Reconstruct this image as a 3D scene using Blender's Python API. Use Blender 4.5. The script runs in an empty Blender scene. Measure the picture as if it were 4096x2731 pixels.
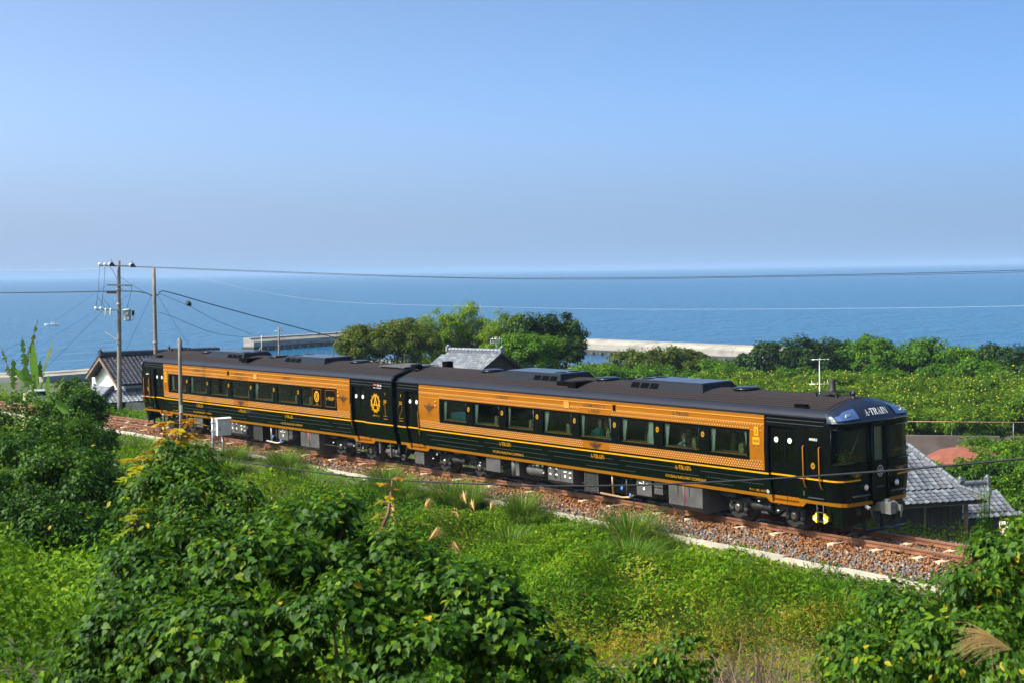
import bpy, math, random
import numpy as np
from mathutils import Matrix, Vector

R = random.Random(7)
NR = np.random.default_rng(11)
SC = bpy.context.scene
COL = SC.collection

# ------------------------------------------------------------------ camera
CAM_POS = (47.4019, -32.8172, 7.0754)
YAW, PITCH, ROLL, FPX = -0.91084, 0.04515, -0.01524, 6294.83
def camera_axes():
    fw = np.array([math.sin(YAW)*math.cos(PITCH), math.cos(YAW)*math.cos(PITCH), -math.sin(PITCH)])
    r = np.array([math.cos(YAW), -math.sin(YAW), 0.0])
    u = np.cross(r, fw)
    return (math.cos(ROLL)*r+math.sin(ROLL)*u, -math.sin(ROLL)*r+math.cos(ROLL)*u, fw)
_r, _u, _f = camera_axes()
cd = bpy.data.cameras.new('camera')
cam = bpy.data.objects.new('camera', cd)
COL.objects.link(cam)
cam.matrix_world = Matrix(((_r[0], _u[0], -_f[0], CAM_POS[0]), (_r[1], _u[1], -_f[1], CAM_POS[1]),
                           (_r[2], _u[2], -_f[2], CAM_POS[2]), (0, 0, 0, 1)))
cd.sensor_width = 36.0
cd.lens = FPX/4096*36.0
cd.clip_start = 0.5
cd.clip_end = 60000
cd.dof.use_dof = True
cd.dof.focus_distance = 52.0
cd.dof.aperture_fstop = 7.1
SC.camera = cam

# ------------------------------------------------------------------ light
SUN_DIR = Vector((-0.34, -0.94, 0)).normalized()      # horizontal direction towards the sun
SUN_EL = math.radians(47)
w = bpy.data.worlds.new('World')
SC.world = w
w.use_nodes = True
nt = w.node_tree
nt.nodes.clear()
sky = nt.nodes.new('ShaderNodeTexSky')
sky.sky_type = 'NISHITA'
sky.sun_disc = False
sky.sun_elevation = SUN_EL
sky.sun_rotation = math.atan2(SUN_DIR.x, SUN_DIR.y)
sky.altitude = 0
sky.air_density = 0.2
sky.dust_density = 2.5
sky.ozone_density = 1.0
tint = nt.nodes.new('ShaderNodeMix')
tint.data_type = 'RGBA'
tint.blend_type = 'MULTIPLY'
tint.inputs[0].default_value = 1.0
tint.inputs[7].default_value = (0.79, 1.03, 1.11, 1)
bg = nt.nodes.new('ShaderNodeBackground')
bg.inputs[1].default_value = 0.15
wo = nt.nodes.new('ShaderNodeOutputWorld')
nt.links.new(sky.outputs[0], tint.inputs[6])
# low haze layer of the sky: pale blue towards the horizon all the way round, a little brighter on the sun's side
def wnode(kind, **kw):
    n = nt.nodes.new(kind)
    for k, v in kw.items(): setattr(n, k, v)
    return n
geo = wnode('ShaderNodeTexCoord')
sep = wnode('ShaderNodeSeparateXYZ'); nt.links.new(geo.outputs['Generated'], sep.inputs[0])
el = wnode('ShaderNodeMapRange', interpolation_type='SMOOTHSTEP'); nt.links.new(sep.outputs[2], el.inputs[0])
el.inputs[1].default_value = 0.125; el.inputs[2].default_value = 0.0; el.inputs[3].default_value = 0.0; el.inputs[4].default_value = 1.0
dt = wnode('ShaderNodeVectorMath', operation='DOT_PRODUCT'); nt.links.new(geo.outputs['Generated'], dt.inputs[0])
dt.inputs[1].default_value = (SUN_DIR.x, SUN_DIR.y, 0.0)
az = wnode('ShaderNodeMapRange'); nt.links.new(dt.outputs['Value'], az.inputs[0])
az.inputs[1].default_value = -0.75; az.inputs[2].default_value = 0.20
hz = wnode('ShaderNodeMix', data_type='RGBA'); nt.links.new(az.outputs[0], hz.inputs[0])
hz.inputs[6].default_value = (0.72, 1.19, 1.90, 1); hz.inputs[7].default_value = (1.16, 1.48, 2.06, 1)
gain = wnode('ShaderNodeMix', data_type='RGBA'); nt.links.new(az.outputs[0], gain.inputs[0])
gain.inputs[6].default_value = (0.74, 0.88, 0.96, 1); gain.inputs[7].default_value = (1.30, 1.18, 1.08, 1)
gm_ = wnode('ShaderNodeMix', data_type='RGBA', blend_type='MULTIPLY'); gm_.inputs[0].default_value = 1.0
nt.links.new(tint.outputs[2], gm_.inputs[6]); nt.links.new(gain.outputs[2], gm_.inputs[7])
lay = wnode('ShaderNodeMix', data_type='RGBA'); nt.links.new(el.outputs[0], lay.inputs[0])
nt.links.new(gm_.outputs[2], lay.inputs[6]); nt.links.new(hz.outputs[2], lay.inputs[7])
nt.links.new(lay.outputs[2], bg.inputs[0])
nt.links.new(bg.outputs[0], wo.inputs[0])
sd = bpy.data.lights.new('sun', 'SUN')
sd.energy = 2.35
sd.angle = math.radians(0.5)
sd.color = (1.0, 0.93, 0.80)
sun = bpy.data.objects.new('sun', sd)
COL.objects.link(sun)
_sv = Vector((SUN_DIR.x*math.cos(SUN_EL), SUN_DIR.y*math.cos(SUN_EL), math.sin(SUN_EL)))
sun.rotation_euler = _sv.to_track_quat('Z', 'Y').to_euler()
sun.location = (20, -40, 60)
SC.view_settings.view_transform = 'Standard'
SC.view_settings.look = 'None'
SC.view_settings.gamma = 1.0
SC.view_settings.exposure = 1.36
SC.view_settings.use_curve_mapping = False
SC.render.engine = 'CYCLES'
SC.cycles.use_denoising = True
SC.cycles.max_bounces = 8
SC.cycles.transparent_max_bounces = 12
SC.cycles.volume_bounces = 0
SC.cycles.sample_clamp_indirect = 6.0

# ------------------------------------------------------------------ helpers
def tag(o, label=None, cat=None, group=None, kind=None):
    if label: o['label'] = label
    if cat: o['category'] = cat
    if group: o['group'] = group
    if kind: o['kind'] = kind
    return o

def empty(name, loc=(0, 0, 0), rz=0.0, label=None, cat=None, group=None, kind=None, parent=None):
    o = bpy.data.objects.new(name, None)
    COL.objects.link(o)
    o.empty_display_size = 0.2
    o.location = loc
    o.rotation_euler = (0, 0, rz)
    if parent: o.parent = parent
    return tag(o, label, cat, group, kind)

def link_mesh(name, me, parent=None, loc=None):
    o = bpy.data.objects.new(name, me)
    COL.objects.link(o)
    if parent: o.parent = parent
    if loc is not None: o.location = loc
    return o

def copy_tree(o, parent=None):
    c = o.copy()
    COL.objects.link(c)
    c.parent = parent
    for ch in list(o.children):
        copy_tree(ch, c)
    return c

class MB:
    """collects polygons; build() links them as one mesh object"""
    def __init__(self, off=(0, 0, 0)):
        self.v = []; self.f = []; self.m = []; self.off = off; self.sm = []
    def face(self, idx, m=0, s=False):
        self.f.append(tuple(idx)); self.m.append(m); self.sm.append(s)
    def poly(self, pts, m=0):
        b = len(self.v); self.v += [tuple(p) for p in pts]
        self.face(range(b, b+len(pts)), m)
    def box(self, x0, x1, y0, y1, z0, z1, m=0):
        b = len(self.v)
        self.v += [(x, y, z) for z in (z0, z1) for y in (y0, y1) for x in (x0, x1)]
        for q in ((0, 2, 3, 1), (4, 5, 7, 6), (0, 1, 5, 4), (2, 6, 7, 3), (0, 4, 6, 2), (1, 3, 7, 5)):
            self.face([b+i for i in q], m)
    def obox(self, c, ax, ay, az, m=0):
        """oriented box, centre c and half-axis vectors"""
        c, ax, ay, az = (Vector(t) for t in (c, ax, ay, az))
        b = len(self.v)
        self.v += [tuple(c+ax*i+ay*j+az*k) for k in (-1, 1) for j in (-1, 1) for i in (-1, 1)]
        for q in ((0, 2, 3, 1), (4, 5, 7, 6), (0, 1, 5, 4), (2, 6, 7, 3), (0, 4, 6, 2), (1, 3, 7, 5)):
            self.face([b+i for i in q], m)
    def loft(self, rings, m=0, caps=True, closed=True, smooth=False):
        n = len(rings[0]); b = len(self.v)
        for r in rings: self.v += [tuple(p) for p in r]
        for i in range(len(rings)-1):
            for j in range(n if closed else n-1):
                k = (j+1) % n
                self.face((b+i*n+j, b+i*n+k, b+(i+1)*n+k, b+(i+1)*n+j), m, smooth)
        if caps and closed:
            self.face([b+j for j in reversed(range(n))], m)
            self.face([b+(len(rings)-1)*n+j for j in range(n)], m)
    def tube(self, pts, r, n=6, m=0, smooth=True, caps=True):
        pts = [Vector(p) for p in pts]
        rings = []; prev = None
        for i, p in enumerate(pts):
            d = (pts[min(i+1, len(pts)-1)]-pts[max(i-1, 0)]).normalized()
            if prev is None:
                a = Vector((0, 0, 1)) if abs(d.z) < 0.9 else Vector((1, 0, 0))
                u = d.cross(a).normalized()
            else:
                u = (prev-d*prev.dot(d)).normalized()
            prev = u; vv = d.cross(u)
            rr = r[i] if isinstance(r, (list, tuple)) else r
            rings.append([p+u*math.cos(2*math.pi*k/n)*rr+vv*math.sin(2*math.pi*k/n)*rr for k in range(n)])
        self.loft(rings, m, caps, True, smooth)
    def lathe(self, c, prof, n=12, axis='z', m=0, smooth=True):
        """prof: (radius, height) pairs along the axis from c"""
        rings = []
        for rr, h in prof:
            ring = []
            for k in range(n):
                a = 2*math.pi*k/n
                p, q = rr*math.cos(a), rr*math.sin(a)
                ring.append({'z': (c[0]+p, c[1]+q, c[2]+h), 'x': (c[0]+h, c[1]+p, c[2]+q), 'y': (c[0]+q, c[1]+h, c[2]+p)}[axis])
            rings.append(ring)
        self.loft(rings, m, True, True, smooth)
    def build(self, name, mats, parent=None, kind=None):
        me = bpy.data.meshes.new(name)
        o3 = self.off
        me.from_pydata([(p[0]-o3[0], p[1]-o3[1], p[2]-o3[2]) for p in self.v], [], self.f)
        for mt in (mats if isinstance(mats, (list, tuple)) else [mats]): me.materials.append(mt)
        if len(self.f):
            me.polygons.foreach_set('material_index', self.m)
            me.polygons.foreach_set('use_smooth', self.sm)
        me.update()
        o = link_mesh(name, me, parent)
        if kind: o['kind'] = kind
        return o

def np_mesh(name, V, T, mat, tone=None, smooth=False):
    """triangle mesh from numpy arrays, tone = per-vertex float"""
    me = bpy.data.meshes.new(name)
    nv, ntri = len(V), len(T)
    me.vertices.add(nv)
    me.vertices.foreach_set('co', np.ascontiguousarray(V, dtype=np.float32).ravel())
    me.loops.add(ntri*3)
    me.loops.foreach_set('vertex_index', np.ascontiguousarray(T, dtype=np.int32).ravel())
    me.polygons.add(ntri)
    me.polygons.foreach_set('loop_start', np.arange(0, ntri*3, 3, dtype=np.int32))
    me.polygons.foreach_set('loop_total', np.full(ntri, 3, dtype=np.int32))
    if smooth: me.polygons.foreach_set('use_smooth', np.ones(ntri, dtype=bool))
    if tone is not None:
        a = me.attributes.new('tone', 'FLOAT', 'POINT')
        a.data.foreach_set('value', np.ascontiguousarray(tone, dtype=np.float32))
    me.materials.append(mat)
    me.update(calc_edges=True)
    return me

# ------------------------------------------------------------------ materials
def nmat(name):
    m = bpy.data.materials.new(name); m.use_nodes = True
    t = m.node_tree; t.nodes.clear()
    o = t.nodes.new('ShaderNodeOutputMaterial')
    return m, t, o
def c4(c): return (c[0], c[1], c[2], 1.0)
def mat(name, col, rough=0.6, metal=0.0, var=0.0, vscale=8.0, bump=0.0, bscale=60.0, coat=0.0, spec=0.5, col2=None, stretch=None, emit=None):
    m, t, o = nmat(name)
    p = t.nodes.new('ShaderNodeBsdfPrincipled')
    p.inputs['Base Color'].default_value = c4(col)
    p.inputs['Roughness'].default_value = rough
    p.inputs['Metallic'].default_value = metal
    p.inputs['Coat Weight'].default_value = coat
    p.inputs['Coat Roughness'].default_value = 0.05
    p.inputs['Specular IOR Level'].default_value = spec
    if emit:
        p.inputs['Emission Color'].default_value = c4(col); p.inputs['Emission Strength'].default_value = emit
    t.links.new(p.outputs[0], o.inputs[0])
    tc = t.nodes.new('ShaderNodeTexCoord'); src = tc.outputs['Object']
    if stretch:
        mp = t.nodes.new('ShaderNodeMapping'); mp.inputs['Scale'].default_value = stretch
        t.links.new(src, mp.inputs[0]); src = mp.outputs[0]
    if var > 0 or col2:
        n = t.nodes.new('ShaderNodeTexNoise'); n.inputs['Scale'].default_value = vscale; n.inputs['Detail'].default_value = 5
        t.links.new(src, n.inputs['Vector'])
        r = t.nodes.new('ShaderNodeValToRGB')
        r.color_ramp.elements[0].position = 0.35; r.color_ramp.elements[1].position = 0.68
        c2 = col2 or tuple(min(1, x*(1+var)) for x in col)
        c1 = col if col2 else tuple(x*(1-var) for x in col)
        r.color_ramp.elements[0].color = c4(c1); r.color_ramp.elements[1].color = c4(c2)
        t.links.new(n.outputs[0], r.inputs[0]); t.links.new(r.outputs[0], p.inputs['Base Color'])
    if bump > 0:
        n2 = t.nodes.new('ShaderNodeTexNoise'); n2.inputs['Scale'].default_value = bscale; n2.inputs['Detail'].default_value = 4
        b = t.nodes.new('ShaderNodeBump'); b.inputs['Strength'].default_value = bump; b.inputs['Distance'].default_value = 0.02
        t.links.new(src, n2.inputs['Vector']); t.links.new(n2.outputs[0], b.inputs['Height']); t.links.new(b.outputs[0], p.inputs['Normal'])
    return m

def ramp_mat(name, stops, rough=0.55, transl=0.0, spec=0.3):
    """colour by the per-piece 'tone' attribute (each leaf, blade or stone has its own)"""
    m, t, o = nmat(name)
    a = t.nodes.new('ShaderNodeAttribute'); a.attribute_name = 'tone'
    r = t.nodes.new('ShaderNodeValToRGB')
    e = r.color_ramp.elements
    while len(e) < len(stops): e.new(0.5)
    for i, (pos, col) in enumerate(stops):
        e[i].position = pos; e[i].color = c4(col)
    t.links.new(a.outputs['Fac'], r.inputs[0])
    p = t.nodes.new('ShaderNodeBsdfPrincipled')
    p.inputs['Roughness'].default_value = rough
    p.inputs['Specular IOR Level'].default_value = spec
    t.links.new(r.outputs[0], p.inputs['Base Color'])
    if transl > 0:
        tr = t.nodes.new('ShaderNodeBsdfTranslucent')
        hs = t.nodes.new('ShaderNodeHueSaturation'); hs.inputs['Value'].default_value = 1.25; hs.inputs['Hue'].default_value = 0.485
        t.links.new(r.outputs[0], hs.inputs['Color']); t.links.new(hs.outputs[0], tr.inputs[0])
        mx = t.nodes.new('ShaderNodeMixShader'); mx.inputs[0].default_value = transl
        t.links.new(p.outputs[0], mx.inputs[1]); t.links.new(tr.outputs[0], mx.inputs[2]); t.links.new(mx.outputs[0], o.inputs[0])
    else:
        t.links.new(p.outputs[0], o.inputs[0])
    return m

def glass_mat(name, tintc, ior=1.45, trans=0.55):
    """single-sheet window glass: tinted see-through plus sky reflection by Fresnel"""
    m, t, o = nmat(name)
    tr = t.nodes.new('ShaderNodeBsdfTransparent'); tr.inputs[0].default_value = c4(tuple(x*trans for x in tintc))
    gl = t.nodes.new('ShaderNodeBsdfGlossy'); gl.inputs['Roughness'].default_value = 0.02
    fr = t.nodes.new('ShaderNodeFresnel'); fr.inputs[0].default_value = ior
    mx = t.nodes.new('ShaderNodeMixShader')
    t.links.new(fr.outputs[0], mx.inputs[0]); t.links.new(tr.outputs[0], mx.inputs[1]); t.links.new(gl.outputs[0], mx.inputs[2]); t.links.new(mx.outputs[0], o.inputs[0])
    return m
# ------------------------------------------------------------------ track geometry
CURV, CANT = -0.00139, 0.02452
def yc(x): return 0.5*CURV*x*x
def track_pt(s):
    return (math.sin(CURV*s)/CURV, (1-math.cos(CURV*s))/CURV), CURV*s
def T(s, y, z):
    (px, py), t = track_pt(s)
    yy = y*math.cos(CANT)-z*math.sin(CANT); zz = y*math.sin(CANT)+z*math.cos(CANT)
    return (px-math.sin(t)*yy, py+math.cos(t)*yy, zz)

# ------------------------------------------------------------------ terrain
def sstep(a, b, x):
    t = np.clip((x-a)/(b-a), 0, 1); return t*t*(3-2*t)
def vnoise(x, y, seed=0):
    """smooth value noise, numpy"""
    xi, yi = np.floor(x).astype(np.int64), np.floor(y).astype(np.int64)
    fx, fy = x-xi, y-yi
    fx, fy = fx*fx*(3-2*fx), fy*fy*(3-2*fy)
    def h(a, b):
        n = (a*374761393+b*668265263+seed*974711) & 0x7fffffff
        n = ((n ^ (n >> 13))*1274126177) & 0x7fffffff
        return ((n ^ (n >> 16)) & 0xffff)/65535.0
    return (h(xi, yi)*(1-fx)+h(xi+1, yi)*fx)*(1-fy)+(h(xi, yi+1)*(1-fx)+h(xi+1, yi+1)*fx)*fy
def ground_h(x, y):
    x = np.asarray(x, float); y = np.asarray(y, float)
    d = y-0.5*CURV*np.clip(x, -90, 90)**2
    near = np.interp(-d, [0, 2.2, 2.8, 5.0, 9.0, 14.0, 20.0, 26.0, 31.0, 38.0, 60.0, 110.0], [-0.42, -0.46, -0.58, -0.98, -1.70, -1.0, 1.1, 2.8, 4.6, 8.0, 16.0, 26.0])
    near = near+np.interp(x, [-40, -5, 5], [0.22, 0.06, 0.0])*np.interp(-d, [1.2, 1.6, 4, 8], [0, 1, 1, 0])
    far = np.interp(d, [0, 2.4, 3.2, 5.0, 9.0, 30.0, 60.0, 110.0], [-0.40, -0.45, -0.62, -1.7, -4.1, -5.0, -5.3, -6.0])
    z = np.where(d < 0, near, far)
    wob = (vnoise(x*0.35, y*0.35, 3)-0.5)*0.5+(vnoise(x*0.12, y*0.12, 5)-0.5)*0.7
    z = z+wob*sstep(3.0, 7.0, np.abs(d))
    # the ground the left house stands on
    z = np.maximum(z, np.where(d > 3.0, -2.6*sstep(0, 1, 1)-3.0*(1-np.exp(-((x+40)/16.0)**2-((y-10)/9.0)**2)), -99))
    shore = -140+(y-41)*0.24+np.maximum(0, y-95)*0.75
    z = np.where(x < shore, -13.0, z*sstep(0, 9, x-shore)+(-9.6)*(1-sstep(0, 9, x-shore)))
    return z

M_ground = mat('earth', (0.085, 0.075, 0.03), 0.95, col2=(0.035, 0.085, 0.012), vscale=0.7, bump=0.6, bscale=9)
def make_ground():
    xs = np.concatenate([np.array([-260.0, -200, -170, -156]), np.linspace(-150, -60, 61), np.linspace(-58.5, 62, 162), np.array([66.0, 72, 80, 95, 120, 160, 230])])
    ys = np.concatenate([np.array([-110.0, -85, -65, -50]), np.linspace(-46, 14, 121), np.linspace(15, 120, 71), np.array([130.0, 145, 165, 190, 230, 300, 420])])
    X, Y = np.meshgrid(xs, ys, indexing='ij')
    Z = ground_h(X, Y)
    n, m = X.shape
    V = np.stack([X.ravel(), Y.ravel(), Z.ravel()], 1)
    i, j = np.meshgrid(np.arange(n-1), np.arange(m-1), indexing='ij')
    a = (i*m+j).ravel(); b = a+m; c = b+1; d = a+1
    Tt = np.concatenate([np.stack([a, b, c], 1), np.stack([a, c, d], 1)])
    o = link_mesh('ground', np_mesh('ground', V, Tt, M_ground, smooth=True))
    tag(o, kind='structure')
make_ground()

# ------------------------------------------------------------------ sea
SEA = -9.0
def sea_material():
    m, t, o = nmat('sea_water')
    p = t.nodes.new('ShaderNodeBsdfPrincipled')
    p.inputs['Base Color'].default_value = (0.009, 0.108, 0.222, 1)
    p.inputs['Roughness'].default_value = 0.16
    p.inputs['IOR'].default_value = 1.33
    tc = t.nodes.new('ShaderNodeTexCoord')
    hs = []
    for sc, det, st in ((0.07, 4.0, 1.0), (0.30, 3.0, 0.55), (1.1, 2.0, 0.22)):
        mp = t.nodes.new('ShaderNodeMapping')
        mp.inputs['Rotation'].default_value = (0, 0, 0.66)      # crests run across the view, onshore swell
        mp.inputs['Scale'].default_value = (sc*2.0, sc*0.8, sc)
        n = t.nodes.new('ShaderNodeTexNoise'); n.inputs['Scale'].default_value = 1.0; n.inputs['Detail'].default_value = det
        t.links.new(tc.outputs['Object'], mp.inputs[0]); t.links.new(mp.outputs[0], n.inputs['Vector'])
        mu = t.nodes.new('ShaderNodeMath'); mu.operation = 'MULTIPLY'; mu.inputs[1].default_value = st
        t.links.new(n.outputs[0], mu.inputs[0]); hs.append(mu)
    a1 = t.nodes.new('ShaderNodeMath'); a1.operation = 'ADD'; a2 = t.nodes.new('ShaderNodeMath'); a2.operation = 'ADD'
    t.links.new(hs[0].outputs[0], a1.inputs[0]); t.links.new(hs[1].outputs[0], a1.inputs[1])
    t.links.new(a1.outputs[0], a2.inputs[0]); t.links.new(hs[2].outputs[0], a2.inputs[1])
    b = t.nodes.new('ShaderNodeBump'); b.inputs['Strength'].default_value = 1.0; b.inputs['Distance'].default_value = 4.0
    t.links.new(a2.outputs[0], b.inputs['Height']); t.links.new(b.outputs[0], p.inputs['Normal'])
    t.links.new(p.outputs[0], o.inputs[0])
    return m
M_sea = sea_material()
def make_sea():
    mb = MB()
    n = 64; R0 = 24000.0
    ring = [(R0*math.cos(2*math.pi*k/n)-60, R0*math.sin(2*math.pi*k/n)+60, SEA) for k in range(n)]
    mb.v.append((-60, 60, SEA)); mb.v += ring
    for k in range(n): mb.face((0, 1+k, 1+(k+1) % n))
    o = mb.build('sea', M_sea, kind='structure')
make_sea()

# ------------------------------------------------------------------ haze
def make_haze():
    m, t, o = nmat('haze_air')
    v = t.nodes.new('ShaderNodeVolumePrincipled')
    v.inputs['Color'].default_value = (0.40, 0.60, 0.90, 1)
    v.inputs['Density'].default_value = 0.00016
    v.inputs['Anisotropy'].default_value = 0.0
    t.links.new(v.outputs[0], o.inputs['Volume'])
    mb = MB(); mb.box(-26000, 26000, -26000, 26000, -14.5, 30.0)
    mb.build('haze', m, kind='stuff')
make_haze()

# ------------------------------------------------------------------ concrete sea walls
M_conc = mat('weathered_concrete', (0.33, 0.295, 0.25), 0.9, col2=(0.20, 0.185, 0.16), vscale=0.35, bump=0.3, bscale=6, stretch=(1, 1, 3.0))
M_conc_wet = mat('wet_concrete', (0.035, 0.035, 0.035), 0.7, var=0.4, vscale=0.6)
M_conc_pale = mat('pale_concrete', (0.40, 0.355, 0.29), 0.85, var=0.18, vscale=1.5, bump=0.2, bscale=20)
def seawall(name, pts, top, thick, label, cap=0.0, wet=0.9, base=-10.5):
    root = empty(name, (pts[0][0], pts[0][1], SEA), label=label, cat='sea wall')
    off = (pts[0][0], pts[0][1], SEA)
    for i in range(len(pts)-1):
        a, b = Vector(pts[i]), Vector(pts[i+1])
        L = (b-a).length; d = (b-a)/L; nrm = Vector((-d.y, d.x))
       
        nseg = max(1, int(L/14))
        for k in range(nseg):
            p0 = a+d*(L*k/nseg+(0.05 if k else 0)); p1 = a+d*(L*(k+1)/nseg-0.05)
            mb = MB(off)
            j = R.uniform(-0.04, 0.04)
            prof = [(-thick*0.5, base), (-thick*0.5, top+j-cap), (-thick*0.18, top+j-cap*0.3), (-thick*0.18, top+j), (thick*0.5, top+j), (thick*0.5, base)]
            rings = [[(p.x+nrm.x*u, p.y+nrm.y*u, z) for u, z in prof] for p in (p0, p1)]
            mb.loft(rings)
            mb.build('wall_block', M_conc, root)
        wb = MB(off)
        rings = [[(p.x+nrm.x*u, p.y+nrm.y*u, z) for u, z in ((-thick*0.5-0.25, base), (-thick*0.5-0.25, SEA+wet), (thick*0.5+0.2, SEA+wet), (thick*0.5+0.2, base))] for p in (a-d*0.3, b+d*0.3)]
        wb.loft(rings)
        n = int(L/2.4)
        for k in range(n):
            p = a+d*(L*(k+0.5)/n)-nrm*(thick*0.5+0.5)
            wb.lathe((p.x, p.y, SEA-0.6), [(0.5, 0), (0.42, 1.0+R.uniform(-.15, .2)), (0.15, 1.25)], 6)
        wb.build('wet_base', M_conc_wet, root)
    return root
seawall('breakwater', [(-246.6, 125.5), (-260.0, 166.5), (-180.7, 162.5), (-140.2, 161.5), (-104.0, 161.0)], SEA+2.75, 3.0,
        'long pale concrete breakwater standing in the sea behind the trees', cap=0.8)
seawall('harbour_wall', [(-168.0, 30.0), (-156.4, 44.6), (-158.4, 53.0), (-166.0, 75.0)], -5.6, 5.0, 'grey concrete sea wall beyond the banana plant and left house', cap=0.3, wet=2.2)
seawall('quay', [(-168.0, 82.0), (-170.0, 104.0), (-160.0, 128.0)], -7.35, 5.0, 'low pale concrete quay in front of the breakwater', cap=0.2, wet=0.4)
seawall('harbour_wall', [(-88.0, 147.5), (-80.0, 150.5)], -6.2, 4.0, 'short pale stub of sea wall showing in the gap at the end of the tree belt', cap=0.2, wet=0.4)
# ------------------------------------------------------------------ railway track
M_rail = mat('rusty_rail', (0.16, 0.058, 0.026), 0.72, col2=(0.24, 0.10, 0.045), vscale=2.5, bump=0.2, bscale=40)
M_railtop = mat('worn_rail_head', (0.26, 0.13, 0.075), 0.42, 0.35, var=0.2, vscale=3)
M_sleeper = mat('concrete_sleeper', (0.55, 0.42, 0.30), 0.9, var=0.22, vscale=6, bump=0.2, bscale=30)
M_clip = mat('rusty_clip', (0.10, 0.045, 0.025), 0.8)
M_stone = ramp_mat('ballast_stone', [(0.0, (0.10, 0.033, 0.012)), (0.35, (0.25, 0.10, 0.036)), (0.55, (0.31, 0.17, 0.085)), (0.70, (0.10, 0.105, 0.115)), (0.93, (0.20, 0.19, 0.178)), (1.0, (0.42, 0.36, 0.28))], rough=0.9, spec=0.12)
track = empty('railway_track', (0, 0, 0), kind='structure')
def make_rail(y):
    prof = [(-0.064, -0.150), (-0.064, -0.138), (-0.012, -0.118), (-0.008, -0.045), (-0.0325, -0.055), (-0.0325, -0.006), (-0.026, 0.0), (0.026, 0.0), (0.0325, -0.006), (0.0325, -0.055), (0.008, -0.045), (0.012, -0.118), (0.064, -0.138), (0.064, -0.150)]
    mb = MB(); S = np.linspace(-92, 58, 101)
    rings = [[T(s, y+a, z) for a, z in prof] for s in S]
    n = len(prof); b = 0
    for rg in rings: mb.v += rg
    for i in range(len(S)-1):
        for j in range(n):
            k = (j+1) % n
            mb.face((i*n+j, i*n+k, (i+1)*n+k, (i+1)*n+j), 1 if j in (5, 6, 7) else 0)
    return mb.build('rail', [M_rail, M_railtop], track)
for y in (-0.566, 0.566): make_rail(y)
# fish-plated rail joints
for s in (-21.6, -12.4, 12.6, 23.5):
    for y in (-0.566, 0.566):
        mb = MB()
        for q in (-1, 1):
            pts = [T(s-0.28, y+q*0.024, -0.08), T(s+0.28, y+q*0.024, -0.08)]
            a, b = Vector(pts[0]), Vector(pts[1]); c = (a+b)/2; ax = (b-a)/2
            mb.obox(c, ax, Vector((0, 0.014, 0)), Vector((0, 0, 0.035)))
            for t in (-0.2, -0.07, 0.07, 0.2):
                p = T(s+t, y+q*0.045, -0.08); mb.box(p[0]-.016, p[0]+.016, p[1]-.014, p[1]+.014, p[2]-.016, p[2]+.016)
        mb.build('fish_plate', M_clip, track)
def sleeper_mesh():
    mb = MB(); L = 1.0
    rings = []
    for y, h, wd in ((-L, 0.0, 0.105), (-0.42, 0.0, 0.11), (-0.2, -0.03, 0.09), (0.2, -0.03, 0.09), (0.42, 0.0, 0.11), (L, 0.0, 0.105)):
        rings.append([(-wd-0.025, y, -0.19), (wd+0.025, y, -0.19), (wd, y, h), (-wd, y, h)])
    mb.loft(rings)
    return mb.build('sleeper', M_sleeper, track)
def clip_mesh(sl):
    mb = MB()
    for y in (-0.566, 0.566):
        for q in (-1, 1):
            yy = y+q*0.105
            mb.tube([(-0.05, yy, 0.0), (-0.05, yy, 0.05), (0.05, yy-q*0.03, 0.055), (0.05, yy, 0.01)], 0.012, 5)
            mb.box(-0.035, 0.035, yy-0.03, yy+0.03, 0.0, 0.02)
    return mb.build('rail_clips', M_clip, sl)
# sleeper ends seen between the stones fix the spacing (about 0.70 m)
sl0 = sleeper_mesh(); cl0 = clip_mesh(sl0)
def set_track_matrix(o, s, y=0.0, z=0.0, jit=0.0):
    p = T(s, y, z); t = CURV*s
    o.matrix_local = Matrix.Translation(p) @ Matrix.Rotation(t+jit, 4, 'Z') @ Matrix.Rotation(CANT, 4, 'X')
k = 0
s = 16.77-0.69*110
while s < 40.0:
    if k == 0: o = sl0
    else:
        o = sl0.copy(); COL.objects.link(o)
        c = cl0.copy(); COL.objects.link(c); c.parent = o
    clear = (k % 5 in (0, 2)) if s > 8 else (k % 3 == 0)
    if -19 > s or s > 22: clear = clear or R.random() < .3
    set_track_matrix(o, s, R.uniform(-.02, .02), -0.148 if clear else -0.225, R.uniform(-.012, .012))
    if not clear: o.children[0].location.z = 0.077
    k += 1; s += 0.69
# pale concrete kerb: separate precast lengths along the ballast edge
KERB = [(-40, -1.55, -0.12), (-27.6, -1.60, -0.15), (-21.7, -1.66, -0.20), (-7.6, -1.88, -0.29), (1.6, -2.15, -0.34), (9.4, -2.25, -0.36), (18, -2.42, -0.37), (24.8, -2.52, -0.37), (40, -2.6, -0.37)]
def kerb_at(s):
    xs = [q[0] for q in KERB]
    return np.interp(s, xs, [q[1] for q in KERB]), np.interp(s, xs, [q[2] for q in KERB])
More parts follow.
